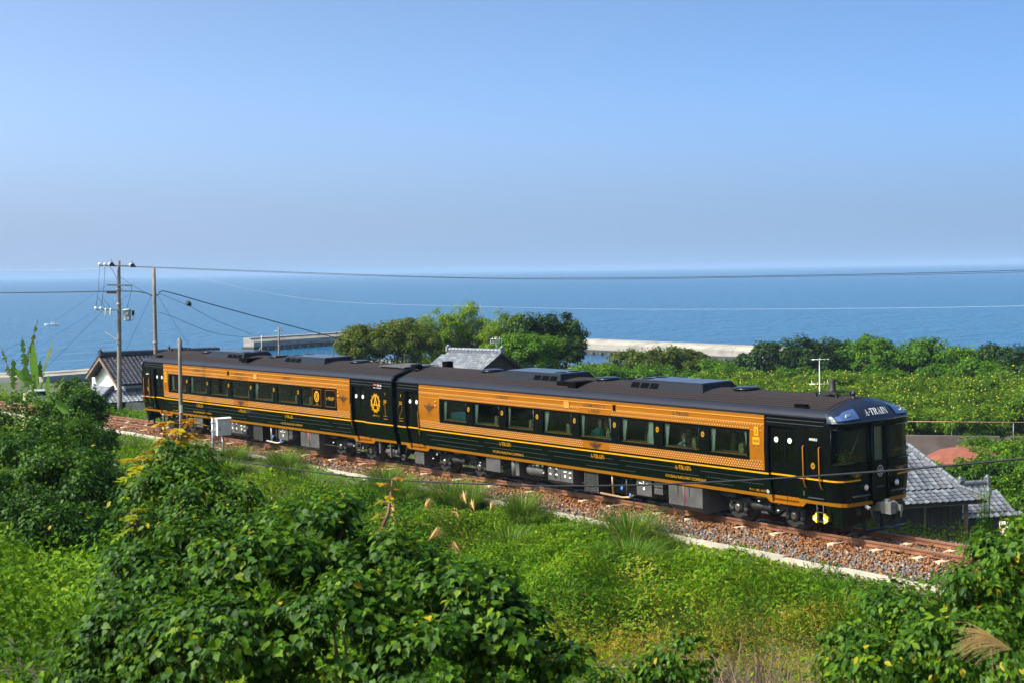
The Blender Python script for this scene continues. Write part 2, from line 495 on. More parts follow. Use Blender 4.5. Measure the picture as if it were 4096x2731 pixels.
# ballast bed under the loose stones
def bed_z(s, y):
    ky, kz = kerb_at(s)
    far = np.interp(y, [-1.0, 1.25, 2.1, 2.9], [-0.20, -0.205, -0.36, -0.62])
    u = np.clip((-1.0-y)/np.maximum(-1.0-ky, 0.1), 0, 2.0)
    near = np.where(u <= 1, -0.20+(kz-0.0+0.20)*u**1.3, kz-(u-1)*0.5)
    return np.where(y < -1.0, near, far)
M_bed = mat('ballast_bed', (0.17, 0.09, 0.055), 0.95, col2=(0.20, 0.17, 0.15), vscale=14, bump=0.8, bscale=30)
def make_bed():
    S = np.linspace(-92, 58, 151); Y = [-2.75, -2.3, -1.9, -1.5, -1.2, -0.95, 0.75, 1.25, 2.1, 2.9]
    mb = MB()
    for s in S: mb.v += [T(s, y, float(bed_z(s, y))-0.04) for y in Y]
    n = len(Y)
    for i in range(len(S)-1):
        for j in range(n-1): mb.face((i*n+j, (i+1)*n+j, (i+1)*n+j+1, i*n+j+1))
    mb.build('ballast_bed', M_bed, kind='structure')
make_bed()
OCT_V = np.array([(1, 0, 0), (-1, 0, 0), (0, 1, 0), (0, -1, 0), (0, 0, 1), (0, 0, -1)], float)
OCT_T = np.array([(0, 2, 4), (2, 1, 4), (1, 3, 4), (3, 0, 4), (2, 0, 5), (1, 2, 5), (3, 1, 5), (0, 3, 5)])
def rand_rot(n):
    q = NR.normal(size=(n, 4)); q /= np.linalg.norm(q, axis=1)[:, None]
    w_, x, y, z = q.T
    return np.stack([np.stack([1-2*(y*y+z*z), 2*(x*y-z*w_), 2*(x*z+y*w_)], 1), np.stack([2*(x*y+z*w_), 1-2*(x*x+z*z), 2*(y*z-x*w_)], 1), np.stack([2*(x*z-y*w_), 2*(y*z+x*w_), 1-2*(x*x+y*y)], 1)], 1)
def make_stones():
    def band(n, s0, s1, y0, y1, size):
        s = NR.uniform(s0, s1, n); y = NR.uniform(y0, y1, n)
        return s, y, size*NR.uniform(0.55, 1.25, n)
    parts = [band(12000, -48, 0, -2.4, -0.62, 0.055), band(17000, 0, 32, -2.65, -0.62, 0.055), band(7000, 18, 32, -0.52, 0.52, 0.044), band(2200, -50, -19, -0.52, 0.52, 0.044), band(4200, 17, 34, 0.62, 2.7, 0.055), band(2600, -52, -18, 0.62, 2.5, 0.055), band(3600, -19, 18, -0.56, 0.4, 0.055)]
    s = np.concatenate([p[0] for p in parts]); y = np.concatenate([p[1] for p in parts]); sz = np.concatenate([p[2] for p in parts])
    ky = kerb_at(s)[0]; keep = y > ky+0.03-(NR.uniform(0, 1, len(s)) < 0.05)*0.25
    s, y, sz = s[keep], y[keep], sz[keep]
    n = len(s)
    z = bed_z(s, y)+NR.uniform(-0.028, 0.03, n)
    t = CURV*s
    px = np.sin(t)/CURV; py = (1-np.cos(t))/CURV
    yy = y*math.cos(CANT)-z*math.sin(CANT); zz = y*math.sin(CANT)+z*math.cos(CANT)
    P = np.stack([px-np.sin(t)*yy, py+np.cos(t)*yy, zz], 1)
    V0 = OCT_V[None]*np.stack([NR.uniform(.75, 1.35, n), NR.uniform(.6, 1.0, n), NR.uniform(.45, .85, n)], 1)[:, None, :]*NR.uniform(.75, 1.2, (n, 6, 1))
    V = np.einsum('nij,nkj->nki', rand_rot(n), V0)*sz[:, None, None]+P[:, None, :]
    Tr = (OCT_T[None]+(np.arange(n)*6)[:, None, None]).reshape(-1, 3)
    # rusty by the rails, greyer towards the kerb, patchy along the line
    rust = np.exp(-((np.abs(y)-0.62)/0.95)**2)*0.70+0.42*(vnoise(s*0.5, y*0.8, 9))
    tone = np.where(NR.uniform(0, 1, n) < rust, NR.uniform(0.0, 0.55, n), NR.uniform(0.5, 1.0, n))
    o = link_mesh('ballast', np_mesh('ballast', V.reshape(-1, 3), Tr, M_stone, np.repeat(tone, 6)))
    tag(o, 'brown and grey ballast stones along the track', None, None, 'stuff')
make_stones()
kerb = empty('kerb', (0, 0, 0), kind='structure')
s = -38.0
while s < 36:
    L = 2.0
    if not (-12.6 < s < -11.2):
        mb = MB()
        rings = []
        jz, jy = R.uniform(-.018, .018), R.uniform(-.025, .025)
        for q in (s, s+L-0.012):
            y, z = kerb_at(q)
            p = T(q, y+jy, 0)
            rings.append([(p[0], p[1]-0.07, z+jz-0.22), (p[0], p[1]-0.065, z+jz), (p[0], p[1]+0.065, z+jz+0.006), (p[0], p[1]+0.07, z+jz-0.22)])
        mb.loft(rings)
        mb.build('kerb_stone', M_conc_pale, kerb)
    s += L
# cable trough lid / signal wire along the far rail is left out: hidden by the train
# ------------------------------------------------------------------ the two railcars
M_gold = mat('gold_paint', (0.275, 0.092, 0.002), 0.5, 0.0, var=0.08, vscale=2.2, coat=0.0, spec=.12, stretch=(.5, 1, 2))
M_goldbead = mat('gold_bead', (0.62, 0.29, 0.06), 0.35, 0.2)
M_rivet = mat('bright_rivet', (0.95, 0.75, 0.45), 0.3, 0.3)
M_yel = mat('yellow_stripe', (0.56, 0.27, 0.006), 0.45, spec=.2)
M_ygold = mat('lower_gold_stripe', (0.30, 0.115, 0.004), 0.5, spec=.15)
M_blk = mat('gloss_black', (0.003, 0.0038, 0.0036), 0.12, coat=0.0, spec=.13)
M_dgr = mat('dark_green', (0.003, 0.0065, 0.0035), 0.2, coat=0.0, spec=.12)
M_bead = mat('grey_bead', (0.045, 0.05, 0.06), 0.35)
M_roof = mat('ribbed_roof', (0.014, 0.010, 0.010), 0.7, spec=.12, col2=(0.024, 0.014, 0.012), vscale=1.6, stretch=(0.35, 3, 1))
M_rib = mat('roof_rib', (0.024, 0.019, 0.021), 0.65, spec=.15)
M_cove = mat('roof_cove', (0.012, 0.014, 0.025), 0.45, spec=.24, var=0.1, vscale=1.5)
M_ac = mat('roof_unit_black', (0.004, 0.0045, 0.008), 0.25, spec=.3)
M_actop = mat('roof_unit_lid', (0.035, 0.040, 0.060), 0.3, coat=0.2)
M_grill = mat('grille_black', (0.002, 0.002, 0.0025), 0.8, spec=.05)
M_under = mat('underframe_grey', (0.075, 0.07, 0.07), 0.6, var=0.25, vscale=3)
M_under2 = mat('underframe_dark', (0.014, 0.013, 0.013), 0.65, var=0.3, vscale=4)
M_brown = mat('dusty_airbag', (0.16, 0.095, 0.065), 0.7)
M_wheel = mat('wheel_steel', (0.05, 0.045, 0.042), 0.5, 0.4)
M_cap = mat('axle_cap', (0.28, 0.24, 0.20), 0.28, 0.7)
M_white = mat('white_marking', (0.85, 0.85, 0.82), 0.5)
M_pipe = mat('pale_pipe', (0.55, 0.50, 0.42), 0.4, 0.3)
M_brass = mat('copper_pipe', (0.42, 0.26, 0.13), 0.45, 0.4)
M_blue = mat('blue_valve', (0.05, 0.20, 0.65), 0.4)
M_red = mat('red_hose', (0.55, 0.06, 0.04), 0.5)
M_gray_coup = mat('coupler_grey', (0.16, 0.155, 0.15), 0.55, var=0.2)
M_rub = mat('black_rubber', (0.012, 0.012, 0.012), 0.6)
M_bellows = mat('grey_gangway', (0.04, 0.042, 0.048), 0.7)
M_wglass = glass_mat('window_glass', (0.88, 1.0, 0.93), 1.62, 0.97)
M_fglass = glass_mat('cab_glass', (0.75, 0.95, 0.95), 1.5, 0.7)
M_inner = mat('interior_wood', (0.06, 0.055, 0.035), 0.6, var=0.3, vscale=4)
M_sill = mat('wooden_sill', (0.62, 0.34, 0.10), 0.5, var=0.15, vscale=6)
M_curt = mat('pale_curtain', (0.66, 0.74, 0.66), 0.8)
M_seatf = mat('floral_seat', (0.48, 0.42, 0.26), 0.85, col2=(0.10, 0.12, 0.06), vscale=14)
M_seatb = mat('teal_seat', (0.03, 0.20, 0.26), 0.8, col2=(0.02, 0.10, 0.17), vscale=16)
M_lampglass = mat('blue_lamp_cover', (0.05, 0.10, 0.24), 0.10, coat=0.6)
M_refl = mat('lamp_reflector', (0.9, 0.88, 0.82), 0.15, 0.6)
M_lampamber = mat('lamp_glow', (0.95, 0.62, 0.35), 0.2, 0.4)
M_tan = mat('tan_blind', (0.62, 0.52, 0.36), 0.8)

YS = [(0.88, 1.285), (1.0, 1.315), (1.55, 1.425), (2.3, 1.44), (3.2, 1.395)]
def ys(z): return float(np.interp(z, [q[0] for q in YS], [q[1] for q in YS]))
ROOF = [(1.395, 3.19), (1.365, 3.25), (1.30, 3.315), (1.20, 3.365), (1.0, 3.43), (0.7, 3.52), (0.35, 3.58), (0, 3.60)]
def zroof(y): return float(np.interp(abs(y), [0, 0.35, 0.7, 1.0, 1.2, 1.3, 1.365, 1.395], [3.60, 3.58, 3.52, 3.43, 3.365, 3.315, 3.25, 3.19]))

def patch(mb, s0, s1, z0, z1, out=0.0, side=-1, m=0):
    zs = [z0]+[q[0] for q in YS if z0+1e-4 < q[0] < z1-1e-4]+[z1]
    for a, b in zip(zs[:-1], zs[1:]):
        ya, yb = side*(ys(a)+out), side*(ys(b)+out)
        q = [(s0, ya, a), (s1, ya, a), (s1, yb, b), (s0, yb, b)]
        mb.poly(q if side < 0 else q[::-1], m)
def bar(mb, s0, s1, z0, z1, out=0.012, side=-1, m=0, base=-0.02):
    """a raised strip with thickness on the body side"""
    ya, yb = ys(z0), ys(z1)
    pts = []
    for s in (s0, s1):
        pts.append([(s, side*(ya+base), z0), (s, side*(ya+out), z0), (s, side*(yb+out), z1), (s, side*(yb+base), z1)])
    mb.loft(pts, m)

# ---- lettering -----------------------------------------------------
SERIF = {   # strokes as polygons on a 1-high grid, advance width last
 'A': ([[(0.0, 0), (0.26, 0), (0.26, .05), (0.0, .05)], [(0.47, 0), (0.86, 0), (0.86, .05), (0.47, .05)], [(0.10, .05), (0.16, .05), (0.44, 1), (0.38, .92)], [(0.56, .05), (0.76, .05), (0.46, 1), (0.38, .92)], [(0.20, .30), (0.62, .30), (0.61, .36), (0.22, .36)]], 0.90),
 'T': ([[(0.0, .93), (0.76, .93), (0.76, 1), (0, 1)], [(0, .72), (.05, .72), (.09, .93), (0, .93)], [(.71, .72), (.76, .72), (.76, .93), (.67, .93)], [(0.28, .05), (0.48, .05), (0.48, .93), (0.28, .93)], [(0.18, 0), (0.58, 0), (0.58, .05), (0.18, .05)]], 0.82),
 'R': ([[(0, 0), (.40, 0), (.40, .05), (0, .05)], [(0, .95), (.45, .95), (.45, 1), (0, 1)], [(.09, .05), (.29, .05), (.29, .95), (.09, .95)], [(.45, 1), (.62, .96), (.72, .86), (.74, .74), (.54, .74), (.52, .86), (.45, .95)], [(.74, .74), (.72, .62), (.62, .53), (.45, .49), (.45, .54), (.52, .62), (.54, .74)], [(.29, .49), (.45, .49), (.45, .54), (.29, .54)], [(.38, .49), (.56, .52), (.80, .05), (.60, .05)], [(.60, 0), (.88, 0), (.88, .05), (.58, .05)]], 0.88),
 'I': ([[(0, 0), (.40, 0), (.40, .05), (0, .05)], [(0, .95), (.40, .95), (.40, 1), (0, 1)], [(.10, .05), (.30, .05), (.30, .95), (.10, .95)]], 0.46),
 'N': ([[(0, 0), (.26, 0), (.26, .05), (0, .05)], [(0, .95), (.28, .95), (.28, 1), (0, 1)], [(.60, .95), (.88, .95), (.88, 1), (.60, 1)], [(.10, .05), (.16, .05), (.16, .95), (.10, .95)], [(.72, 0), (.78, 0), (.78, .95), (.72, .95)], [(.10, .95), (.30, .95), (.78, 0), (.70, 0)]], 0.94),
 '-': ([[(0.10, .40), (.36, .40), (.36, .50), (.10, .50)]], 0.46),
 '.': ([[(0.08, .42), (.18, .36), (.28, .42), (.28, .54), (.18, .60), (.08, .54)]], 0.38)}
def serif_polys(text, h, gap=0.06):
    x = 0; out = []
    for ch in text:
        ps, adv = SERIF[ch]
        for p in ps: out.append([((x+a)*h, b*h) for a, b in p])
        x += adv+gap
    return out, (x-gap)*h
def place_serif(text, sc, zc, h, m, parent, off, wscale=1.0, gap=0.06, out=0.012, name='lettering'):
    ps, L = serif_polys(text, h, gap)
    mb = MB(off)
    for p in ps:
        top = [(sc+(a-L/2)*wscale, -(ys(zc-h/2+b)+out), zc-h/2+b) for a, b in p]
        mb.poly(top)
    return mb.build(name, m, parent)
def place_letters(text, sc, zc, h, m, parent, off, wscale=1.0, gap=0.06, out=0.012):
    """each serif letter is a piece of its own"""
    L = sum(SERIF[c][1]+gap for c in text)*h-gap*h; x = 0
    for c in text:
        ps, adv = SERIF[c]; mb = MB(off)
        for p in ps: mb.poly([(sc+((x+a)*h-L/2)*wscale, -(ys(zc-h/2+b*h)+out), zc-h/2+b*h) for a, b in p])
        mb.build('letter', m, parent); x += adv+gap
def font_polys(text):
    c = bpy.data.curves.new('letters', 'FONT'); c.body = text; c.resolution_u = 3
    o = bpy.data.objects.new('letters', c); COL.objects.link(o)
    dg = bpy.context.evaluated_depsgraph_get()
    me = o.evaluated_get(dg).to_mesh()
    V = [(v.co.x, v.co.y) for v in me.vertices]; F = [tuple(p.vertices) for p in me.polygons]
    bpy.data.objects.remove(o); bpy.data.curves.remove(c)
    return V, F
_FP = {}
def place_font(text, sc, zc, h, m, parent, off, length=None, out=0.012, name='lettering', surf=None):
    if text not in _FP: _FP[text] = font_polys(text)
    V, F = _FP[text]
    xs = [v[0] for v in V]; zs = [v[1] for v in V]
    x0, x1, z0, z1 = min(xs), max(xs), min(zs), max(zs)
    k = h/(z1-z0); kx = (length/(x1-x0)) if length else k
    mb = MB(off)
    for a, b in V:
        z = zc+(b-(z0+z1)/2)*k; s = sc+(a-(x0+x1)/2)*kx
        mb.v.append(surf(a, s, z) if surf else (s, -(ys(z)+out), z))
    for f in F: mb.face(f)
    return mb.build(name, m, parent)
def flat_poly(mb, sc, zc, pts, out, m=0):
    mb.poly([(sc+a, -(ys(zc+b)+out), zc+b) for a, b in pts], m)
def disc_pts(r, n=16, rx=1.0): return [(r*rx*math.cos(2*math.pi*k/n), r*math.sin(2*math.pi*k/n)) for k in range(n)]
def ring_polys(mb, sc, zc, r0, r1, out, n=20, rx=1.0, m=0):
    for k in range(n):
        a, b = 2*math.pi*k/n, 2*math.pi*(k+1)/n
        flat_poly(mb, sc, zc, [(r0*rx*math.cos(a), r0*math.sin(a)), (r1*rx*math.cos(a), r1*math.sin(a)), (r1*rx*math.cos(b), r1*math.sin(b)), (r0*rx*math.cos(b), r0*math.sin(b))], out, m)
def stroke(mb, sc, zc, a, b, w_, out, m=0):
    d = Vector((b[0]-a[0], b[1]-a[1])).normalized(); n = Vector((-d.y, d.x))*w_/2
    flat_poly(mb, sc, zc, [(a[0]-n.x, a[1]-n.y), (b[0]-n.x, b[1]-n.y), (b[0]+n.x, b[1]+n.y), (a[0]+n.x, a[1]+n.y)], out, m)
def oval_A(sc, zc, r, parent, off, name='oval_emblem', out=0.014):
    mb = MB(off)
    flat_poly(mb, sc, zc, disc_pts(r, 16, 0.82), out, 0)
    ring_polys(mb, sc, zc, r*0.78, r*0.86, out+0.003, 16, 0.82, 1)
    q = r*0.55
    stroke(mb, sc, zc, (-q*0.7, -q*0.1), (-q*0.1, q*0.9), r*0.2, out+0.003, 1); stroke(mb, sc, zc, (q*0.7, -q*0.1), (q*0.1, q*0.9), r*0.2, out+0.003, 1)
    stroke(mb, sc, zc, (-q*0.8, -q*0.15), (q*0.8, -q*0.15), r*0.14, out+0.004, 1)
    flat_poly(mb, sc, zc, [(a, b-q*0.55) for a, b in disc_pts(q*0.4, 8)], out+0.005, 1)
    return mb.build(name, [M_yel, M_blk], parent)
def wing_emblem(sc, zc, k, mtl, parent, off, name='winged_emblem', banner=False, out=0.012):
    """five-pointed star in a ring between two striped wings, five small stars over it"""
    mb = MB(off)
    ring_polys(mb, sc, zc, 0.155*k, 0.19*k, out, 18, 0.85)
    pts = [(0.15*k*math.sin(2*math.pi*i*2/5)*0.85, 0.15*k*math.cos(2*math.pi*i*2/5)) for i in range(6)]
    for i in range(5): stroke(mb, sc, zc, pts[i], pts[i+1], 0.028*k, out+0.002+0.001*i)
    for q in (-1, 1):
        for j in range(4):
            x0, x1 = 0.19*k, (0.50-0.075*j)*k; z = (0.10-0.06*j)*k
            flat_poly(mb, sc, zc, [(q*x0, z-0.018*k), (q*x1, z+0.02*k), (q*(x1+0.03*k), z+0.045*k), (q*x0, z+0.02*k)][::q], out)
    for i in range(5):
        a = math.radians(-44+22*i); cx, cz = 0.27*k*math.sin(a)*0.85, 0.27*k*math.cos(a)
        flat_poly(mb, sc, zc, [(cx+0.026*k*math.sin(2*math.pi*t/5), cz+0.026*k*math.cos(2*math.pi*t/5)) for t in range(5)], out)
    if banner:
        for a, b in (((-.17*k, -.25*k), (.17*k, -.25*k)), ((-.17*k, -.36*k), (0, -.40*k)), ((0, -.40*k), (.17*k, -.36*k)), ((-.17*k, -.25*k), (-.17*k, -.36*k)), ((.17*k, -.25*k), (.17*k, -.36*k))): stroke(mb, sc, zc, a, b, 0.012*k, out)
    return mb.build(name, mtl, parent)
def dotted_digit(d, sc, zc, mtl, parent, off):
    if d == 1: P = [(-.09, .17), (-.045, .21), (0, .25)]+[(0, .25-.05*i) for i in range(1, 10)]+[(-.10+.05*i, -.25) for i in range(5)]
    else: P = [(-.11, .14), (-.09, .20), (-.04, .245), (.02, .245), (.08, .21), (.11, .15), (.10, .08), (.065, .02), (.02, -.04), (-.02, -.10), (-.06, -.16), (-.10, -.21)]+[(-.12+.05*i, -.26) for i in range(6)]
    mb = MB(off)
    for a, b in P: flat_poly(mb, sc, zc, [(a+x, b+z) for x, z in disc_pts(.013, 6)], 0.013)
    return mb.build('dotted_numeral', mtl, parent)

def person(name, loc, facing, jacket, hair_col, label, lean=0.0, hat=None, parent=None):
    """seated figure seen through a window: head with face, neck, torso, arms with hands on the ledge"""
    root = empty(name, loc, facing, label=label, cat='person')
    M_skin = bpy.data.materials.get('skin') or mat('skin', (0.42, 0.25, 0.17), 0.6)
    mj = mat(name+'_jacket', jacket, 0.8, var=0.15, vscale=12)
    mh = mat(name+'_hair', hair_col, 0.7)
    body = MB()
    # torso rings: seat at z=0, shoulders at 0.56
    for_r = []
    for z, rx, ry, dx in ((-0.05, .20, .14, 0), (0.12, .19, .13, .01), (0.30, .21, .13, .02), (0.44, .23, .12, .03), (0.53, .20, .10, .03), (0.58, .10, .07, .03), (0.60, .06, .06, .03)):
        for_r.append([(dx+lean*z+ry*math.cos(2*math.pi*k/14), rx*math.sin(2*math.pi*k/14), z) for k in range(14)])
    body.loft(for_r, 0, True, True, True)
    for q in (-1, 1):
        body.tube([(.03+lean*.5, q*.20, .50), (.06, q*.26, .34), (.12, q*.27, .24), (.26, q*.22, .24), (.40, q*.12, .27)], [.062, .058, .052, .044, .034], 8)
    b = body.build('torso', mj, root)
    hd = MB()
    hx = .05+lean*.62
    rings = []
    for z, r, o in ((.58, .045, 0), (.64, .05, .0), (.665, .065, .02), (.70, .082, .022), (.75, .088, .018), (.80, .088, .01), (.845, .072, .0), (.875, .035, -.005)):
        rings.append([(hx+o+r*1.05*math.cos(2*math.pi*k/14), r*0.86*math.sin(2*math.pi*k/14), z) for k in range(14)])
    hd.loft(rings, 0, True, True, True)
    hd.loft([[(hx+.105, -.014, .735), (hx+.105, .014, .735), (hx+.10, 0, .775)], [(hx+.135, -.01, .735), (hx+.135, .01, .735), (hx+.118, 0, .76)]], 0)   # nose
    for q in (-1, 1):
        hd.lathe((hx+.015, q*.076, .745), [(.022, -.008), (.024, 0), (.018, .01)], 8, 'y')                 # ears
        hd.lathe((hx+.098, q*.032, .768), [(.011, -.004), (.009, .006)], 6, 'x', 1)                          # eyes
    hd.box(hx+.10, hx+.112, -.022, .022, .697, .705, 2)                                                      # mouth
    M_eye = bpy.data.materials.get('dark_eye') or mat('dark_eye', (.01, .008, .006), .3)
    M_lip = bpy.data.materials.get('lips') or mat('lips', (.30, .10, .08), .5)
    h = hd.build('head', [M_skin, M_eye, M_lip], root)
    hr = MB(); rings = []
    for z, r in ((.76, .096), (.80, .099), (.84, .088), (.872, .062), (.89, .02)):
        rings.append([(hx-.012+r*math.cos(2*math.pi*k/14), r*.92*math.sin(2*math.pi*k/14), z-(0.05 if math.cos(2*math.pi*k/14) < .2 and z < .79 else 0)) for k in range(14)])
    hr.loft(rings, 0, True, True, True)
    hr.build('hair', mh, h)
    if hat:
        mt = MB(); mt.lathe((hx, 0, .80), [(.16, -.01), (.155, 0), (.105, .02), (.10, .08), (.06, .12), (.0, .125)], 14)
        mt.build('hat', mat(name+'_hat', hat, .85), root)
    for q in (-1, 1):
        hn = MB()
        hn.loft([[(.39, q*.12+a, .26+c) for a, c in ((-.028, -.012), (.028, -.012), (.028, .014), (-.028, .014))], [(.47, q*.10+a, .255+c) for a, c in ((-.04, -.012), (.04, -.012), (.04, .012), (-.04, .012))]])
        for i, ln in enumerate((.062, .072, .068, .052)):
            y = q*.10-.03+.02*i
            hn.tube([(.465, y, .256), (.465+ln*.6, y, .262), (.465+ln, y, .25)], [.009, .0085, .006], 5)
        hn.tube([(.41, q*.12-q*.03, .257), (.445, q*.07, .26), (.475, q*.062, .255)], [.011, .010, .007], 5)
        hn.build('hand', M_skin, root)
    return root
def car_matrix(sg):
    (ax, ay), _ = track_pt(sg*3.45); (bx, by), _ = track_pt(sg*17.85)
    a, b = Vector((ax, ay)), Vector((bx, by)); d = (b-a).normalized()*sg; m_ = (a+b)/2
    return Matrix.Translation((m_.x, m_.y, 0)) @ Matrix.Rotation(math.atan2(d.y, d.x), 4, 'Z') @ Matrix.Rotation(CANT, 4, 'X')

PLAN = [(20.50, 1.0), (20.66, 0.995), (20.82, 0.965), (20.93, 0.89), (20.985, 0.76), (21.015, 0.50), (21.03, 0.225), (21.03, 0.0)]
PLANF = [(s, -f) for s, f in PLAN]+[(s, f) for s, f in PLAN[-2::-1]]
def front_s(y, z):
    f = abs(y)/ys(z)
    return float(np.interp(f, [q[1] for q in PLAN][::-1], [q[0] for q in PLAN][::-1]))

def make_bogie(parent, off):
    g = MB(off)
    for q in (-1, 1):
        y = q*0.86
        # side frame: dropped centre, arms to the axle boxes
        prof = [(-1.45, .60), (-1.25, .70), (-.62, .72), (-.42, .58), (.42, .58), (.62, .72), (1.25, .70), (1.45, .60), (1.25, .56), (.70, .56), (.45, .42), (-.45, .42), (-.70, .56), (-1.25, .56)]
        g.loft([[(x, y-.06, z) for x, z in prof], [(x, y+.06, z) for x, z in prof]], 0)
        for ax in (-1.05, 1.05):
            yy = q*0.90
            g.lathe((ax, q*.80, .43), [(.15, 0), (.165, q*.06), (.165, q*.12), (.13, q*.15)], 14, 'y', 0)
            # guide arm hanging under the box, tip polished
            arm = [(-.30, .26), (-.16, .30), (0, .24), (.16, .30), (.34, .27), (.34, .22), (.18, .22), (.05, .12), (-.08, .12), (-.24, .21)]
            g.loft([[(ax+x, yy-.05, z) for x, z in arm], [(ax+x, yy+.05, z) for x, z in arm]], 0)
            for t in (-.25, .27): g.lathe((ax+t, q*.88, .30), [(.075, 0), (.095, .02), (.095, .12), (.07, .14), (.09, .16), (.09, .28), (.06, .30)], 10, 'z', 0)
            g.lathe((ax, q*.84, .60), [(.09, 0), (.09, .12)], 8, 'z', 0)
        # bolster block and motor-side cylinder
        g.lathe((-.42, q*.99, .56), [(.0, -.02), (.09, 0), (.11, .03), (.11, .30), (.075, .36), (.075, .62), (.10, .63), (.10, .72), (0, .73)], 12, 'x', 0)
        g.box(-.5, .55, q*.80-.1, q*.80+.1, .72, .80, 0)
    g.box(-.45, .45, -.8, .8, .45, .70, 0)
    for ax in (-1.05, 1.05): g.tube([(ax, -.75, .43), (ax, .75, .43)], .07, 8, 0)
    bg_ = g.build('bogie', [M_under2, M_under], parent)
    for q in (-1, 1):
        for ax in (-1.05, 1.05):
            m_ = MB(off)
            m_.lathe((ax, q*.565, .43), [(.12, q*.075), (.34, q*.05), (.37, q*.065), (.425, q*.065), (.43, 0), (.435, -q*.04), (.46, -q*.055), (.46, -q*.075), (.36, -q*.07), (.33, -q*.03), (.12, -q*.05)], 28, 'y')
            m_.build('wheel', M_wheel, bg_)
            c_ = MB(off)
            c_.lathe((ax, q*.95, .43), [(.105, 0), (.105, q*.025), (.075, q*.045), (0, q*.05)], 12, 'y')
            for t in range(3):
                a = 2*math.pi*t/3+.5
                c_.lathe((ax+.085*math.cos(a), q*.975, .43+.085*math.sin(a)), [(.018, 0), (.014, q*.02), (0, q*.024)], 6, 'y')
            c_.build('axle_cap', M_cap, bg_)
        s_ = MB(off)
        s_.lathe((0, q*.93, .80), [(.20, 0), (.29, .03), (.315, .075), (.29, .12), (.30, .125), (.30, .15), (.18, .16)], 18, 'z')
        s_.build('air_spring', M_brown, bg_)
        d_ = MB(off)
        for ax in (-1.15, .95):
            d_.lathe((ax-.25, q*1.06, .78), [(.04, -.16), (.04, -.04), (.07, -.03), (.075, .02), (.075, .26), (.085, .27), (.085, .40), (.05, .41)], 10, 'x')
        d_.build('damper', M_under2, bg_)
    return bg_

def ac_unit(s0, s1, parent, off, flip):
    zb, zt = 3.50, 3.735
    mb = MB(off)
    def ring(ins, y, z): return [(s0+ins, -y, z), (s1-ins, -y, z), (s1-ins, y, z), (s0+ins, y, z)]
    mb.loft([ring(-.02, .76, 3.44), ring(-.02, .76, zb), ring(0.0, .74, zb+.02), ring(.17, .60, zt), ring(.20, .57, zt+.012)], 0)
    u = mb.build('air_conditioner', M_ac, parent)
    ld = MB(off); L = s1-s0-.44
    for k in range(3):       # lids in three fields with seams
        a = s0+.22+L*k/3; ld.box(a+.012, a+L/3-.012, -.545, -.01, zt+.012, zt+.034); ld.box(a+.012, a+L/3-.012, .01, .545, zt+.012, zt+.034)
    ld.build('lid', M_actop, u)
    gr = MB(off)
    for k in range(3):
        a = (s0+.22+k*.42) if not flip else (s1-.22-(k+1)*.42)
        for q in (-1, 1):
            lo = (.735, zb+.045); hi = (.635, zt-.045)
            pts = [(a+.03, q*(lo[0]+.004), lo[1]), (a+.39, q*(lo[0]+.004), lo[1]), (a+.37, q*(hi[0]+.004), hi[1]), (a+.05, q*(hi[0]+.004), hi[1])]
            gr.poly(pts)
            for t in range(1, 4):
                f = t/4; y = q*(lo[0]+(hi[0]-lo[0])*f+.009); z = lo[1]+(hi[1]-lo[1])*f
                gr.box(a+.04, a+.38, y-.004, y+.004, z-.006, z+.006)
    for k in range(2):
        fx_ = (s0+.55+.0*k) if not flip else (s1-.55)
        gr.lathe((fx_, -.28+.56*k, zt+.030), [(.21, 0), (.21, .008), (.0, .009)], 16, 'z')
    gr.build('grille', M_grill, u)
    return u

def box_part(name, s0, s1, y0, y1, z0, z1, m, parent, off, cut=0.0):
    mb = MB(off)
    if cut: mb.loft([[(s, y0, z1), (s, y0, z0+cut), (s, y0+cut, z0), (s, y1, z0), (s, y1, z1)] for s in (s0, s1)])
    else: mb.box(s0, s1, y0, y1, z0, z1)
    return mb.build(name, m, parent)
def arc_arrow(mb, s, z, y, r, a0, a1):
    pts = [(s+r*math.cos(a0+(a1-a0)*k/5), y, z+r*math.sin(a0+(a1-a0)*k/5)) for k in range(6)]
    mb.tube(pts, .012, 4); 
    e = pts[-1]; mb.lathe((e[0], y, e[2]), [(.03, -.01), (.03, .01)], 3, 'y')

